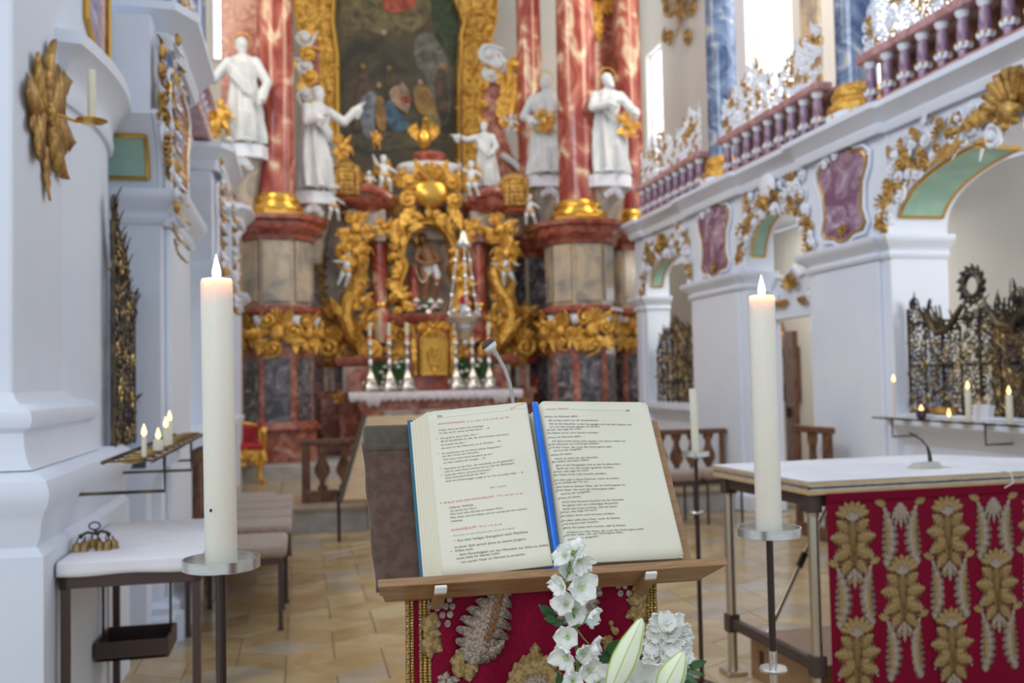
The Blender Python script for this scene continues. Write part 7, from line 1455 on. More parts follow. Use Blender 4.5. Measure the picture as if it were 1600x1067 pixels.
# ================================================================ BOOK
TXT = [
(-1626.2,283.6,-1617.6,283.3,'206','k',6),
(-1500.5,287.4,-1456.4,308.3,'Zeit im Jahreskreis','r',4.2),
(-1626,268.5,-1581.4,269.4,'ANTWORTPSALM','r',5.2),
(-1576.6,269.3,-1504.8,272.3,'Ps 31 (30), 20.21.24 (R: vgl. 25)','r',3.8),
(-1625.5,256.5,-1621.7,256.9,'R','r',5),
(-1620.7,256.8,-1550.3,258.8,'Euer Herz sei stark und unverzagt,','k',4.9),
(-1625.3,250.8,-1540.9,253.6,'ihr alle, die ihr wartet auf den Herrn.  –  R','k',4.9),
(-1631.7,241.4,-1628.8,241.5,'20','g',3.4),
(-1624.7,240.8,-1560.3,244,'Wie groß ist deine Güte, Herr, *','k',4.9),
(-1624.4,235.3,-1509.8,239.5,'die du bereithältst für alle, die dich fürchten und ehren;','k',4.9),
(-1624.3,228.5,-1581.4,230.5,'du erweist sie allen, *','k',4.9),
(-1624.6,222.1,-1535.8,226.7,'die sich vor den Menschen zu dir flüchten.','k',4.9),
(-1534.2,226.7,-1524.3,227.2,'– (R)','r',4.9),
(-1631.1,213.6,-1628.6,213.7,'21','g',3.4),
(-1624.2,212.5,-1523.3,217.5,'Du beschirmst sie im Schutz deines Angesichts *','k',4.9),
(-1624.4,207.2,-1562.6,210.2,'vor dem Toben der Menschen.','k',4.9),
(-1623.8,201.1,-1540.7,204.8,'Wie unter einem Dach bewahrst du sie *','k',4.9),
(-1623.6,195,-1564.7,197.8,'vor dem Gezänk der Zungen.','k',4.9),
(-1562.5,197.6,-1554.2,198.1,'– (R)','r',4.9),
(-1630.5,186.5,-1627.7,186.6,'22','g',3.4),
(-1623.5,184.2,-1505.6,190.6,'Gepriesen sei der Herr, der wunderbar an mir gehandelt *','k',4.9),
(-1623.3,178.8,-1506.7,184.9,'und mir seine Güte erwiesen hat zur Zeit der Bedrängnis.','k',4.9),
(-1629.8,174.5,-1626.9,174.6,'24','g',3.4),
(-1623.1,172.7,-1544.8,176.8,'Liebt den Herrn, all seine Frommen! *','k',4.9),
(-1622.7,167.3,-1552.1,171.3,'Seine Getreuen behütet der Herr, *','k',4.9),
(-1623,161.7,-1495.1,166.4,'doch den Hochmütigen vergilt er ihr Tun mit vollem Maß.  –  R','k',4.9),
(-1553.1,143.9,-1526.8,144.6,'Jahr I und II','g',4.9),
(-1634.6,124,-1624.6,123.9,'I–II','r',5.6),
(-1622.4,123.7,-1548.7,128,'RUF VOR DEM EVANGELIUM','r',5.4),
(-1543.6,128.7,-1501.3,128.9,'Vers: vgl. Joh 14, 23','r',4),
(-1621.7,114.7,-1582.3,116.7,'Halleluja. Halleluja.','k',5),
(-1620.2,108.8,-1578.3,110.7,'(So spricht der Herr:)','k',5),
(-1621.2,103.2,-1535.8,106.8,'Wer mich liebt, hält fest an meinem Wort.','k',5),
(-1621,97.3,-1497.3,101.7,'Mein Vater wird ihn lieben, und wir werden bei ihm wohnen.','k',5),
(-1620.7,91.1,-1602.1,91.8,'Halleluja.','k',5),
(-1621.3,75.7,-1582.2,78,'EVANGELIUM','r',6.2),
(-1577,78.3,-1542,78.9,'Mt 6, 1–6.16–18','r',4.6),
(-1619.4,66.9,-1521.6,71,'Dein Vater, der das Verborgene sieht, wird es dir vergelten','g',4.2),
(-1620,57.8,-1616.9,58,'+','g',6),
(-1614.6,57.6,-1501.3,62.1,'Aus dem heiligen Evangelium nach Matthäus.','k',6.3),
(-1619.1,47.1,-1506.3,50.4,'In jener Zeit sprach Jesus zu seinen Jüngern:','k',6.3),
(-1618.9,41,-1590.8,42.1,'Hütet euch,','k',6.3),
(-1626,41.7,-1624.5,41.7,'1','g',3.4),
(-1612.8,34.6,-1472,36.6,'eure Gerechtigkeit vor den Menschen zur Schau zu stellen;','k',6.3),
(-1618.6,28.5,-1551.3,31,'sonst habt ihr keinen Lohn','k',6.3),
(-1612.2,21.9,-1510.7,25.7,'von eurem Vater im Himmel zu erwarten.','k',6.3),
(-1442.6,283,-1397,287.8,'11. Woche – Mittwoch','r',4.4),
(-1288.1,285.9,-1280.4,285.8,'207','k',6),
(-1443.2,268.4,-1381.5,272.2,'Wenn du Almosen gibst,','k',5.4),
(-1437.6,261.4,-1344.4,265.2,'laß es also nicht vor dir herposaunen,','k',5.4),
(-1437.9,255.1,-1282.8,258.1,'wie es die Heuchler in den Synagogen und auf den Gassen tun,','k',5.4),
(-1437.4,248.8,-1344.5,252.6,'um von den Leuten gelobt zu werden.','k',5.4),
(-1443,242.8,-1379.3,247.3,'Amen, das sage ich euch:','k',5.4),
(-1443.2,236.8,-1349.2,240.5,'Sie haben ihren Lohn bereits erhalten.','k',5.4),
(-1443.4,227.7,-1382.7,232.8,'Wenn du Almosen gibst,','k',5.4),
(-1438.3,221.2,-1301.8,224.9,'soll deine linke Hand nicht wissen, was deine rechte tut.','k',5.4),
(-1443.6,214.9,-1351.8,219.5,'Dein Almosen soll verborgen bleiben,','k',5.4),
(-1443.8,209,-1329.6,213.3,'und dein Vater, der auch das Verborgene sieht,','k',5.4),
(-1438.5,202.6,-1385,208,'wird es dir vergelten.','k',5.4),
(-1446.9,200.2,-1446.1,198.8,'5','g',3.4),
(-1443.6,194.5,-1405.8,198.4,'Wenn ihr betet,','k',5.4),
(-1438.8,187.6,-1358.5,192.7,'macht es nicht wie die Heuchler.','k',5.4),
(-1443.6,181.9,-1377.2,187.4,'Sie stellen sich beim Gebet','k',5.4),
(-1438.6,175.6,-1320.1,180.4,'gern in die Synagogen und an die Straßenecken,','k',5.4),
(-1438.6,169.7,-1334.7,173.8,'damit sie von den Leuten gesehen werden.','k',5.4),
(-1443.8,163.4,-1381.2,167.7,'Amen, das sage ich euch:','k',5.4),
(-1443.9,157.7,-1349.9,162.1,'Sie haben ihren Lohn bereits erhalten.','k',5.4),
(-1447.6,153.7,-1446.7,152.2,'6','g',3.4),
(-1444.3,148.4,-1329,153.5,'Du aber geh in deine Kammer, wenn du betest,','k',5.4),
(-1444.2,142.6,-1386.3,146.9,'und schließ die Tür zu;','k',5.4),
(-1444.1,136.1,-1320,141.2,'dann bete zu deinem Vater, der im Verborgenen ist.','k',5.4),
(-1444.1,130,-1340.2,134.3,'Dein Vater, der auch das Verborgene sieht,','k',5.4),
(-1439.2,122.9,-1385.4,128.7,'wird es dir vergelten.','k',5.4),
(-1447.4,120.3,-1445.9,118.1,'16','g',3.4),
(-1444.4,115.1,-1404.1,119.6,'Wenn ihr fastet,','k',5.4),
(-1439.7,108.8,-1327.6,114.2,'macht kein finsteres Gesicht wie die Heuchler.','k',5.4),
(-1439.5,102.6,-1339.2,108.1,'Sie geben sich ein trübseliges Aussehen,','k',5.4),
(-1439.8,96.4,-1342,102.1,'damit die Leute merken, daß sie fasten.','k',5.4),
(-1444.3,90.7,-1379.9,96,'Amen, das sage ich euch:','k',5.4),
(-1444.2,84.4,-1349.7,89.2,'Sie haben ihren Lohn bereits erhalten.','k',5.4),
(-1447.4,80.9,-1446.1,79,'17','g',3.4),
(-1444.3,76.4,-1341.9,81.4,'Du aber salbe dein Haar, wenn du fastest,','k',5.4),
(-1444.3,70.3,-1381.4,74.9,'und wasche dein Gesicht,','k',5.4),
(-1447.3,68.2,-1446,66.4,'18','g',3.4),
(-1444.4,63.8,-1335,68.4,'damit die Leute nicht merken, daß du fastest,','k',5.4),
(-1440,56,-1304.3,61.7,'sondern nur dein Vater, der auch das Verborgene sieht;','k',5.4),
(-1444.5,51.3,-1342.5,56.2,'und dein Vater, der das Verborgene sieht,','k',5.4),
(-1440.3,43.6,-1385.7,50.2,'wird es dir vergelten.','k',5.4)]

def smo(u): u = max(0, min(1, u)); return u*u*(3-2*u)
XG = -1.458; WL, WR = 0.184, 0.215; BH = 0.296; BT = 0.004
def Hh_(x):
    if x < XG: u = (XG-x)/WL; return .010+.046*smo(u/.08)-.018*u
    u = (x-XG)/WR; return .010+.046*smo(u/.08)-.024*u
ra = math.radians(1.6)
def rotb(x, t): dx, dt = x-XG, t-0.009; return (x, 0.009+dx*math.sin(ra)+dt*math.cos(ra))
book = thing('open_book', 'thick open lectionary with cream printed pages and blue cover on the lectern', 'book', (XG, 1.47, 1.19))
def pg(mb, x0, x1, nu, d=0.0, t0=BT, t1=BT+BH, sq=0.0):
    vs = []; nt_ = 14
    for i in range(nu+1):
        u = i/nu; x = x0+(x1-x0)*u
        for j in range(nt_+1):
            t = t0+(t1-t0)*j/nt_; X_, T3 = rotb(x, t)
            cr = 0.0
            if u > 0.95 and j in (0, nt_): cr = 0.006*(u-0.95)/0.05*(1 if j == 0 else -1)
            vs.append((X_, T3+cr, Hh_(x)+d))
    mb.add(vs, [(i*(nt_+1)+j, i*(nt_+1)+j+1, (i+1)*(nt_+1)+j+1, (i+1)*(nt_+1)+j) for i in range(nu) for j in range(nt_)])
def us(n): return n
m_ = MB(MBd); pg(m_, XG, XG-WL, 70); m_.obj('left_page', 'paper', book, 2, thick=0.0004)
m_ = MB(MBd); pg(m_, XG, XG+WR, 70); m_.obj('right_page', 'paper', book, 2, thick=0.0004)
def block(mb, xs, sgn, w_, bottom_ext, t0=BT+0.001, t1=BT+BH-0.001):
    n = 30; vs = []
    for i in range(n+1):
        u = i/n; x = XG+sgn*w_*u
        for (t, top) in ((t0, 1), (t1, 1), (t0, 0), (t1, 0)):
            xx = x+sgn*bottom_ext*u*(0 if top else 1); X_, T3 = rotb(xx, t); vs.append((X_, T3, (Hh_(x)-0.0006) if top else 0.006))
    fs = []
    for i in range(n):
        a = 4*i; b = 4*(i+1); fs += [(a, b, b+1, a+1), (a+2, a+3, b+3, b+2), (a, a+2, b+2, b), (a+1, b+1, b+3, a+3)]
    fs += [(0, 1, 3, 2), (4*n, 4*n+2, 4*n+3, 4*n+1)]; mb.add(vs, fs)
b_ = MB(MBd); block(b_, 0, -1, WL, 0.024); b_.obj('page_block', 'paper_edge', book, False)
b_ = MB(MBd); block(b_, 0, 1, WR-0.002, 0.004); b_.obj('page_block', 'paper_edge', book, False)
# a few loose leaves fanned at the left fore-edge
for k in range(7):
    m_ = MB(MBd); x_o = XG-WL-0.004*k-0.002; hh = Hh_(XG-WL)-0.005*k-0.002
    vs = []
    for j in range(5): t = BT+(BH)*j/4; A_ = rotb(XG-WL+0.01, t); B_ = rotb(x_o, t); vs += [(A_[0], A_[1], hh+0.0012), (B_[0], B_[1], hh)]
    m_.add(vs, [(2*j, 2*j+1, 2*j+3, 2*j+2) for j in range(4)]); m_.obj('loose_leaf', 'paper', book, False, thick=0.0006)
cv = MB(MBd)
for (x0, x1) in ((XG-WL-0.031, XG-0.004), (XG+0.004, XG+WR+0.006)):
    q = [rotb(x, t) for x, t in ((x0, BT-0.003), (x1, BT-0.003), (x1, BT+BH+0.004), (x0, BT+BH+0.004))]
    c2_ = MB(MBd); c2_.slab(q, 0.0025, 0.006); c2_.obj('cover_board', 'cover_blue', book, False, bevel=0.001)
sp = MB(MBd); q = [rotb(x, t) for x, t in ((XG-0.012, BT-0.003), (XG+0.012, BT-0.003), (XG+0.012, BT+BH+0.004), (XG-0.012, BT+BH+0.004))]; sp.slab(q, 0.002, 0.006); sp.obj('spine', 'cover_blue', book, False)
# printing
def text_obs():
    acc = {}
    for (xa_, ta_, xb_, tb_, s_, c_, sz) in TXT:
        cu = bpy.data.curves.new('t', 'FONT'); cu.body = s_; cu.size = 1.0; cu.resolution_u = 2; cu.fill_mode = 'FRONT'
        ob = bpy.data.objects.new('t', cu); COL.objects.link(ob); dg = bpy.context.evaluated_depsgraph_get(); me = bpy.data.meshes.new_from_object(ob.evaluated_get(dg))
        bpy.data.objects.remove(ob); 
        xs = [v.co.x for v in me.vertices]
        if not xs: continue
        mn, mx = min(xs), max(xs); L = (xb_-xa_)/1000; sx = L/(mx-mn); sy = sz/1000*0.92
        side = 'l' if xa_ < XG*1000 else 'r'; key = (side, c_); V, F = acc.setdefault(key, ([], [])); n = len(V)
        for v in me.vertices:
            u = (v.co.x-mn)*sx; x = xa_/1000+u; tt = ta_/1000+(tb_-ta_)/1000*u/max(L, 1e-6)*0.9+v.co.y*sy-0.001+0.0*v.co.x; V.append((x, tt, Hh_(x)+0.0006))
        for p_ in me.polygons: F.append(tuple(i+n for i in p_.vertices))
        bpy.data.meshes.remove(me)
    for (side, c_), (V, F) in acc.items():
        m2 = MB(MBd); m2.add(V, F); o = m2.obj('printed_text', {'k': 'ink', 'r': 'ink_red', 'g': 'ink_grey'}[c_], book, False)
text_obs()
m2 = MB(MBd)
for (x0, t0, x1, t1) in ((-1.626, 0.2805, -1.4735, 0.2865), (-1.440, 0.2845, -1.281, 0.2865)):
    for k in range(30):
        xa_ = x0+(x1-x0)*k/30; xb_ = x0+(x1-x0)*(k+1)/30; ta_ = t0+(t1-t0)*k/30; tb_ = t0+(t1-t0)*(k+1)/30
        m2.add([(xa_, ta_, Hh_(xa_)+.0004), (xb_, tb_, Hh_(xb_)+.0004), (xb_, tb_+.0004, Hh_(xb_)+.0004), (xa_, ta_+.0004, Hh_(xa_)+.0004)], [(0, 1, 2, 3)])
m2.obj('header_rule', 'ink_grey', book, False)
# blue ribbons down the gutter
rb = MB(MBd); vs = []
for i in range(31):
    t = i/30; tt = BT+BH+0.001-(BH+0.004)*t; wd = 0.0055+0.0015*math.sin(PI*t); xc = XG+0.003-0.004*math.sin(t*2.2)+0.002*t
    X_, T3 = rotb(xc, tt); hz = 0.050-0.012*smo(t*1.5-0.5)*1.0
    for k in range(5): o = (k-2)/2*wd; vs.append((X_+o, T3, hz+0.003*(1-abs(k-2)/2)))
rb.add(vs, [(5*i+k, 5*i+k+1, 5*i+6+k, 5*i+5+k) for i in range(30) for k in range(4)]); rb.obj('ribbon_marker', 'ribbon_blue', book, 2, thick=0.0006)
rb = MB(MBd); vs = []
for i in range(13):
    t = i/12; x = XG+0.004-0.075*t; X_, T3 = rotb(x, BT+0.002); vs += [(X_, T3-0.001, 0.052-0.03*t), (X_, T3-0.009+0.004*t, 0.052-0.03*t)]
rb.add(vs, [(2*i, 2*i+1, 2*i+3, 2*i+2) for i in range(12)]); rb.obj('ribbon_tail', 'ribbon_blue', book, False, thick=0.0006)
# lectern gooseneck microphone
t = thing('lectern_microphone', 'grey gooseneck microphone rising behind the open book', 'microphone', tuple(P(802, 640, 1.95)))
gp = [P(px, py, D) for px, py, D in ((806, 700, 1.80), (803, 640, 1.82), (801, 622, 1.83), (797, 600, 1.84), (789, 577, 1.85), (778, 557, 1.86), (771, 548, 1.86))]
MB().tube(gp, [0.0035, 0.0035, 0.0035, 0.0035, 0.0038, 0.0042, 0.006], 12).obj('gooseneck', 'plastic_grey', t)
d_ = (gp[-1]-gp[-2]).normalized(); h0 = gp[-1]
mh = MB(); mh.tube([h0, h0+d_*0.006, h0+d_*0.014], [0.006, 0.013, 0.0145], 18); mh.obj('head_collar', 'plastic_white', t)
mh = MB(); mh.tube([h0+d_*0.0135, h0+d_*0.018, h0+d_*0.024], [0.0150, 0.0150, 0.010], 18); mh.obj('head_grille', 'metal_brown', t)

# ================================================================ LECTERN HANGING (1 px of the photo is about 1 mm here)
YC = 1.515
def cp_(px, py): w_ = PY(px, py, YC); return Vector((w_.x, YC, w_.z))
an = thing('lectern_hanging', 'crimson velvet hanging with gold-embroidered leaves and braided borders, on the lectern', 'cloth', (-1.49, YC, 1.1))
xl_, xr_ = cp_(634, 1000).x, cp_(1028, 1000).x
def cy(x, z): k = min(1, (1.19-z)/0.1); return YC+k*(0.0034*math.sin((x+0.02*math.sin(z*9))*85)+0.0030*math.sin(x*37+z*14)+0.001*noise.noise(Vector((x*60, z*25, 0))))
mb = MB(); vs = []; NU, NV = 120, 60
for i in range(NU+1):
    for j in range(NV+1): x = xl_+(xr_-xl_)*i/NU; z = 1.185-(1.185-0.45)*(j/NV)**1.6; vs.append((x, cy(x, z), z))
mb.add(vs, [(i*(NV+1)+j, i*(NV+1)+j+1, (i+1)*(NV+1)+j+1, (i+1)*(NV+1)+j) for i in range(NU) for j in range(NV)]); mb.obj('velvet_ground', 'brocade_red', an, 2, thick=0.0015)
for side in (0, 1):
    for k in range(6):
        x = (xl_+0.0035+0.0066*k) if side == 0 else (xr_-0.0035-0.0062*k)
        for w2 in range(2):
            c_ = MB(); pts = []
            for j in range(240): z = 1.18-0.28*j/239; ph = j*0.9+w2*PI; pts.append((x+0.0011*math.sin(ph), cy(x, z)-0.0022-0.0009*math.cos(ph), z))
            if (k in (2,) and side == 0): continue
            c_.tube(pts, 0.0023 if k % 2 == 0 else 0.0018, 5)
            c_.obj('braid_cord', 'braid' if (k+w2) % 3 else 'thread_gold', an)
def em(mt, nm, leaves, dots=(), up=0.06):
    m2 = MB()
    for (a, b, W, lo, se, bd) in leaves:
        p0_, p1_ = cp_(*a), cp_(*b); L = math.hypot(p1_.x-p0_.x, p1_.z-p0_.z); an_ = math.atan2(p1_.z-p0_.z, p1_.x-p0_.x)-bd/2
        m2.leafy((p0_.x, p0_.z), an_, L*(1+abs(bd)**2/24), W/1000, 0.0, YC-0.0070, 0.001, lo, se, bd, up)
    for (px, py, r) in dots: q = cp_(px, py); m2.ball((q.x, YC-0.0062, q.z), (r/1000, 0.002, r/1000*1.1), 14, 6)
    return m2.obj(nm, mt, an, 2)
Zx = lambda x, y: (620+x/5.707, 880+y/5.707)
Zr = lambda x, y: (840+x/4.504, 830+y/4.504)
em('thread_silver', 'embroidered_grapes', [], [(*Zx(x, y), 5.2) for x, y in ((290, 370), (355, 388), (430, 375), (490, 378), (402, 455), (470, 448), (360, 532), (448, 530), (330, 315), (465, 312))])
em('thread_gold', 'embroidered_leaf', [(Zx(240, 600), Zx(345, 425), 17, 3, .15, 0.4), (Zx(235, 640), Zx(395, 620), 13, 3, .2, -0.3), (Zx(260, 640), Zx(400, 780), 15, 3, .2, 0.3), (Zx(250, 660), Zx(300, 840), 14, 3, .15, -0.2)])
em('thread_bronze', 'embroidered_vein', [(Zx(240, 600), Zx(330, 450), 1.2, 1, 0, 0.4), (Zx(260, 640), Zx(385, 765), 1.2, 1, 0, 0.3), (Zx(250, 660), Zx(295, 820), 1.2, 1, 0, -0.2)], up=0.8)
# big serrated leaf with an ear of corn
base, tip = Zx(650, 880), Zx(985, 180)
em('thread_silver', 'embroidered_big_leaf', [(base, tip, 44, 8, .42, -0.25), (Zx(640, 860), Zx(640, 600), 15, 4, .4, -0.6), (Zx(690, 830), Zx(960, 680), 17, 5, .4, 0.4)])
em('thread_gold', 'embroidered_ear', [(Zx(790, 700), Zx(920, 240), 15, 9, .3, -0.15)], up=0.16)
m2 = MB()
for k in range(11):
    for sx in (-1, 1):
        f_ = k/11; cx = 800+120*f_+0*sx; cy_ = 690-430*f_; a, b = cp_(*Zx(cx, cy_)), cp_(*Zx(cx+10+sx*42, cy_-62)); m2.tube([(a.x, YC-0.0098, a.z), (b.x, YC-0.0092, b.z)], [0.0022, 0.0010], 5)
m2.obj('embroidered_grain', 'thread_bronze', an)
em('thread_bronze', 'embroidered_stalk', [(Zx(590, 880), Zx(740, 700), 1.6, 1, 0, 0.3), (Zx(740, 700), Zx(830, 580), 1.6, 1, 0, 0.1)], up=1.2)
em('thread_gold', 'embroidered_trefoil', [(Zx(600, 850), Zx(520, 760), 11, 2, .1, 0.2), (Zx(590, 870), Zx(460, 860), 13, 2, .1, 0.3), (Zx(600, 880), Zx(520, 1010), 17, 2, .1, 0.1), (Zx(630, 880), Zx(640, 1050), 14, 2, .1, 0.2), (Zx(640, 870), Zx(715, 960), 9, 2, .1, -0.2)])
em('thread_silver', 'embroidered_floret', [(Zx(430, 1020), Zx(440, 950), 6, 1, 0, 0), (Zx(425, 1025), Zx(355, 1000), 6, 1, 0, 0), (Zx(440, 1030), Zx(560, 1030), 6, 1, 0, 0), (Zx(430, 1040), Zx(350, 1075), 7, 1, 0, 0), (Zx(440, 1040), Zx(500, 1075), 8, 1, 0, 0)])
cxy = (1225, 1090)
lv = []
for k in range(9):
    a = PI*(0.04+0.92*k/8); R_ = 330-70*abs(math.cos(a)) if k != 4 else 395
    lv.append((Zx(cxy[0]+90*math.cos(a), cxy[1]-60*math.sin(a)), Zx(cxy[0]+R_*math.cos(a), cxy[1]-R_*math.sin(a)), 20 if k != 4 else 19, 4, .35, 0.0))
em('thread_gold', 'embroidered_acanthus', lv, up=0.10)
em('thread_bronze', 'embroidered_vein', [(a, b, 1.3, 1, 0, 0) for (a, b, *_r) in lv], up=1.0)
em('thread_silver', 'embroidered_heart', [(Zx(1225, 1090), Zx(1225+130*math.cos(a), 1090-130*math.sin(a)), 12, 2, .2, 0) for a in (0.2, 0.7, 1.2, 1.6, 2.1, 2.6, 3.0)], up=0.5)
em('thread_silver', 'embroidered_side_leaf', [(Zr(230, 640), Zr(130, 370), 22, 6, .4, -0.3), (Zr(300, 620), Zr(400, 420), 20, 6, .4, 0.3), (Zr(260, 620), Zr(270, 400), 18, 5, .4, 0)])
em('thread_silver', 'embroidered_grapes', [], [(*Zr(x, y), 5.2) for x, y in ((560, 378), (607, 380), (575, 432), (634, 430), (425, 385), (430, 430), (540, 345), (592, 340))])
em('thread_gold', 'embroidered_leaf', [(Zr(755, 520), Zr(610, 470), 13, 2, .15, 0.3), (Zr(750, 520), Zr(605, 600), 15, 3, .2, -0.4), (Zr(740, 540), Zr(680, 660), 14, 3, .2, 0.2), (Zr(750, 470), Zr(680, 350), 16, 2, .1, -0.9)])
em('thread_gold', 'embroidered_berries', [(Zr(520, 740), Zr(440, 780), 8, 2, .1, 0), (Zr(500, 760), Zr(470, 860), 9, 2, .1, 0), (Zr(510, 850), Zr(440, 960), 10, 2, .1, 0.3)], [(*Zr(x, y), r) for x, y, r in ((510, 640, 4.4), (540, 695, 6), (520, 680, 4), (470, 750, 4.5), (505, 780, 4.5))])

# ================================================================ FLOWERS IN FRONT OF THE HANGING
DF = 1.40
def fp(px, py, D=DF): return P(px, py, D)
def petal(mb, c, d, n_, L, W, cup=0.3, wav=0.12, seed=0):   # a soft ruffled petal from c along d, facing n_
    d = d.normalized(); n_ = (n_-d*n_.dot(d)).normalized(); s_ = d.cross(n_); rnd = random.Random(seed); ph = rnd.random()*6; NU, NV = 5, 6; vs = []
    for i in range(NU+1):
        u = i/NU
        for j in range(NV+1):
            v = j/NV*2-1; ww = W*math.sin(PI*min(1, 0.12+0.80*u))**0.75*(1.0 if u < 0.99 else 0.75); o = c+d*(L*u*(1-0.10*abs(v)**2*u))+s_*(ww*v)+n_*(cup*L*u*u+0.25*W*v*v+wav*L*u*u*math.sin(ph+v*4.0)*abs(v)**0.5)
            vs.append(o)
    mb.add(vs, [(i*(NV+1)+j, i*(NV+1)+j+1, (i+1)*(NV+1)+j+1, (i+1)*(NV+1)+j) for i in range(NU) for j in range(NV)])
def blossom(parent, c, face, r, seed, org, np_=5, closed=0.0, mt='petal', centre=True):
    rnd = random.Random(seed); face = Vector(face).normalized(); u, v = perp(face); mb = MB()
    for k in range(np_):
        a = 2*PI*k/np_+rnd.uniform(-.15, .15); d = (u*math.cos(a)+v*math.sin(a))*(1-closed)+face*(0.15+closed)
        petal(mb, c-face*r*0.15, d, face, r*rnd.uniform(0.85, 1.15), r*0.52, 0.25+0.3*closed+rnd.uniform(-.1, .1), 0.24, seed*7+k)
    o = mb.obj('blossom', mt, parent, 2, thick=0.0003)
    if centre:
        g = MB()
        for k in range(9): a = 2*PI*k/9; g.tube([c-face*r*0.1, c+(u*math.cos(a)+v*math.sin(a))*r*0.13+face*r*0.12], [r*0.03, r*0.035], 4)
        g.obj('stamens', 'petal_green', o, org=org)
    return o
spikes = [('first', 'tall white delphinium spike rising over the book gutter, before the lectern', [(897, 862, 24, (-0.3, -0.6, 0.5)), (882, 868, 22, (-0.6, -0.7, 0.2)), (906, 877, 24, (0.5, -0.7, -0.4)), (891, 889, 27, (0.1, -1, 0.1)), (908, 917, 31, (0.3, -1, 0.1)), (878, 916, 24, (-0.9, -0.5, 0.1)), (899, 955, 27, (0.0, -1, 0.0)), (884, 945, 25, (-0.5, -0.8, 0.3)), (924, 962, 25, (0.8, -0.6, -0.3)), (887, 994, 27, (-0.3, -1, 0.1)), (926, 1010, 24, (0.9, -0.5, -0.2)), (884, 1026, 30, (-0.6, -0.8, -0.3)), (912, 1022, 22, (0.4, -0.9, 0.1)), (921, 1047, 27, (0.4, -1, 0.0)), (895, 1064, 24, (-0.2, -1, 0.1)), (935, 1066, 20, (0.5, -0.8, 0.2))], [(903, 1100), (903, 1040), (899, 980), (893, 930), (889, 890), (893, 862)])]
st_ = thing('delphinium_spike', spikes[0][1], 'flower', tuple(fp(903, 1100)))
so = st_['_o']; sp_ = [fp(x, y) for x, y in spikes[0][3]]
MB().tube(sp_, [0.0026, 0.0025, 0.0022, 0.002, 0.0017, 0.001], 8).obj('stem', 'stem', st_)
for k, (px, py, r, fc) in enumerate(spikes[0][2]):
    D = DF-0.012*(k % 3); c = fp(px, py, D); W3 = RT*fc[0]+F0*(fc[1])*1.0+UP*fc[2]
    blossom(st_, c, W3, r/1000*0.88, k+1, so, 5, 0.12)
    j = min(range(len(sp_)), key=lambda i: (sp_[i]-c).length); q = sp_[min(j, len(sp_)-1)]
    MB().tube([q, (q+c)/2-UP*0.003, c-W3.normalized()*r*0.0002+F0*0.006], [0.0013, 0.001, 0.001], 5).obj('flower_stalk', 'stem', st_)
for (px, py) in ((905, 848), (898, 852)): b = MB(); c = fp(px, py); b.ball(c, (0.007, 0.006, 0.008), 10, 7); b.obj('bud', 'petal', st_)
# stock flowers at the right: dense ruffled white spike
st_ = thing('stock_flower', 'dense ruffled white flower spike right of the large lily bud', 'flower', tuple(fp(1040, 1100, 1.46)))
MB().tube([fp(1040, 1110, 1.46), fp(1043, 1040, 1.46), fp(1047, 980, 1.46)], 0.003, 8).obj('stem', 'stem', st_)
rnd = random.Random(9)
for k in range(22):
    py = 972+ (k//3)*17; px = 1046+(-24+24*(k % 3))*(0.55 if k < 3 else 1.0)+rnd.uniform(-5, 5); D = 1.45-0.015*((k % 3) == 1)
    fcv = RT*((k % 3)-1)*0.9-F0*1.0+UP*rnd.uniform(-.2, .5); blossom(st_, fp(px, py, D), fcv, 0.0195, 100+k, st_['_o'], 7, 0.1, centre=(k % 4 == 0))
# lily buds
def lily(label, base_, tip_, D, R):
    t = thing('lily_bud', label, 'flower', tuple(fp(*base_, D)), 'green-white lily buds'); a = fp(*base_, D); b = fp(*tip_, D-0.01); d = b-a; L = d.length; M = d.to_track_quat('Z', 'X').to_matrix()
    prof = [(0.25, 0.0), (0.6, 0.12), (0.9, 0.3), (1.0, 0.48), (0.86, 0.68), (0.55, 0.86), (0.34, 0.96), (0.10, 1.0)]
    mb = MB(); mb.lathe([(R*r, L*z) for r, z in prof], a, 36, fold=lambda a_, z: 1-0.10*abs(math.cos(1.5*a_))**8, M=M); mb.obj('bud', 'lily_petal', t, 2)
    gm = MB()
    for k in range(6):
        a_ = PI/6+PI*k/3; rr = 1.0
        pts = [a+M @ Vector((math.cos(a_)*R*r*rr, math.sin(a_)*R*r*rr, L*z)) for r, z in prof]; gm.tube(pts, [0.0011*(0.6+r) if k % 2 == 0 else 0.0005*(0.6+r) for r, z in prof], 6, flat=0.5)
    gm.obj('green_rib', 'bud_green', t)
    MB().tube([a-d*0.4-UP*0.02, a-d*0.15, a+d*0.03], [0.003, 0.003, R*0.28], 8).obj('stem', 'stem', t)
    return t
lily('large pale lily bud with green ribs leaning right, before the hanging', (952, 1085), (1003, 967), 1.30, 0.0185)
lily('smaller green and white lily bud at the bottom right of the flowers', (1032, 1090), (1068, 1019), 1.30, 0.0185)
def petalthing(label, c, dirs, D, seed, r):
    t = thing('white_lily', label, 'flower', tuple(fp(*c, D))); 
    mb = MB()
    for k, (dx, dz) in enumerate(dirs): petal(mb, fp(*c, D), RT*dx+UP*dz-F0*0.2, -F0+UP*0.2, r, r*0.42, 0.2, 0.08, seed+k)
    mb.obj('petals', 'petal', t, 2, thick=0.0004); return t
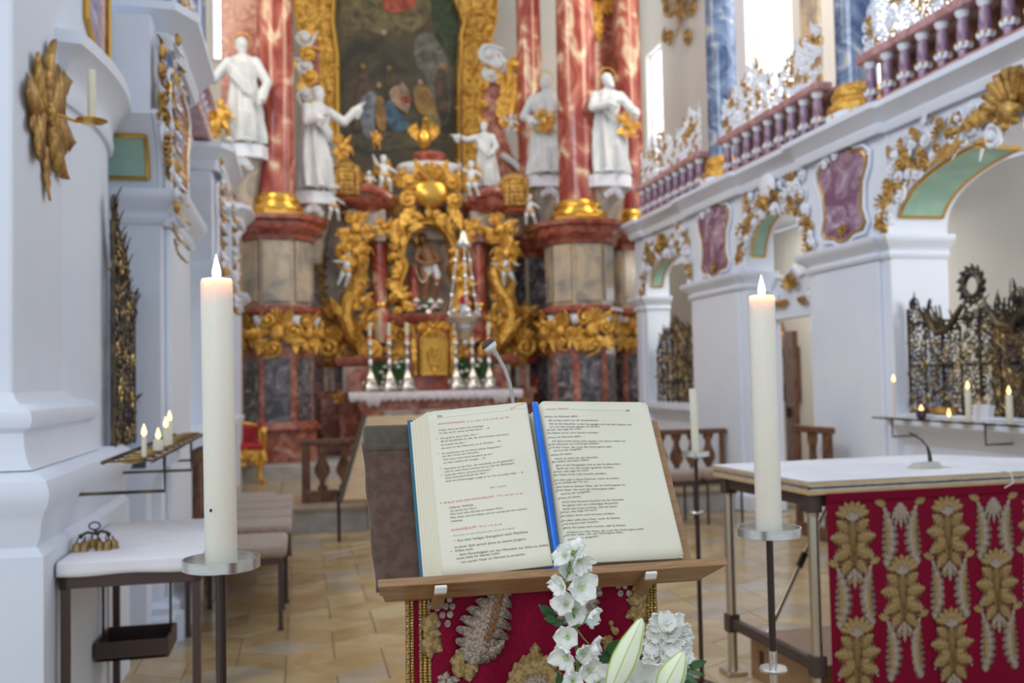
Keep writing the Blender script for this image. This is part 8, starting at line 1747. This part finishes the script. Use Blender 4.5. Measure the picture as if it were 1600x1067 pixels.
petalthing('open white lily petals low between the two lily buds', (1008, 1068), ((-0.3, 0.9), (0.5, 0.7), (-0.9, 0.3), (0.9, 0.1)), 1.36, 5, 0.045)
petalthing('small white petals low behind the large lily bud', (950, 1052), ((0.2, 0.5), (-0.5, 0.3), (0.7, -0.2)), 1.38, 15, 0.025)
fo = thing('foliage_sprig', 'dark green foliage filling the base of the flower arrangement', 'foliage', tuple(fp(985, 1100, 1.42)))
rnd = random.Random(5)
def gleaf(a, b, D, W):
    A = fp(*a, D); B_ = fp(*b, D-0.01); d = B_-A; mb = MB(); petal(mb, A, d, -F0+UP*0.4, d.length, W, -0.05, 0.03, rnd.randint(0, 99)); return mb
for (a, b, D, W) in (((866, 965), (842, 945), 1.42, 0.007), ((868, 968), (850, 966), 1.41, 0.006), ((880, 972), (862, 975), 1.43, 0.006), ((1078, 1042), (1104, 1033), 1.44, 0.006), ((1072, 1046), (1102, 1056), 1.44, 0.004), ((1070, 1052), (1092, 1072), 1.44, 0.004), ((948, 1022), (966, 1000), 1.44, 0.008), ((936, 1030), (960, 1022), 1.45, 0.008), ((960, 1060), (1000, 1035), 1.46, 0.012), ((985, 1070), (1012, 1040), 1.47, 0.012), ((1010, 1062), (990, 1034), 1.46, 0.010), ((940, 1080), (930, 1036), 1.45, 0.009), ((905, 1085), (900, 1050), 1.45, 0.009), ((970, 1080), (960, 1045), 1.44, 0.012), ((1000, 1085), (1025, 1050), 1.47, 0.012), ((1060, 1085), (1085, 1060), 1.45, 0.008), ((880, 1085), (872, 1050), 1.45, 0.008), ((1020, 1040), (998, 1025), 1.47, 0.008)):
    gleaf(a, b, D, W).obj('leaf', 'leaf', fo, 2, thick=0.0004)
for (a, b) in (((985, 1110), (940, 1030)), ((985, 1110), (1080, 1045)), ((985, 1110), (870, 968)), ((985, 1110), (990, 1040))): MB().tube([fp(*a, 1.45), fp((a[0]+b[0])/2, (a[1]+b[1])/2+8, 1.45), fp(*b, 1.44)], 0.0014, 5).obj('twig', 'leaf', fo)
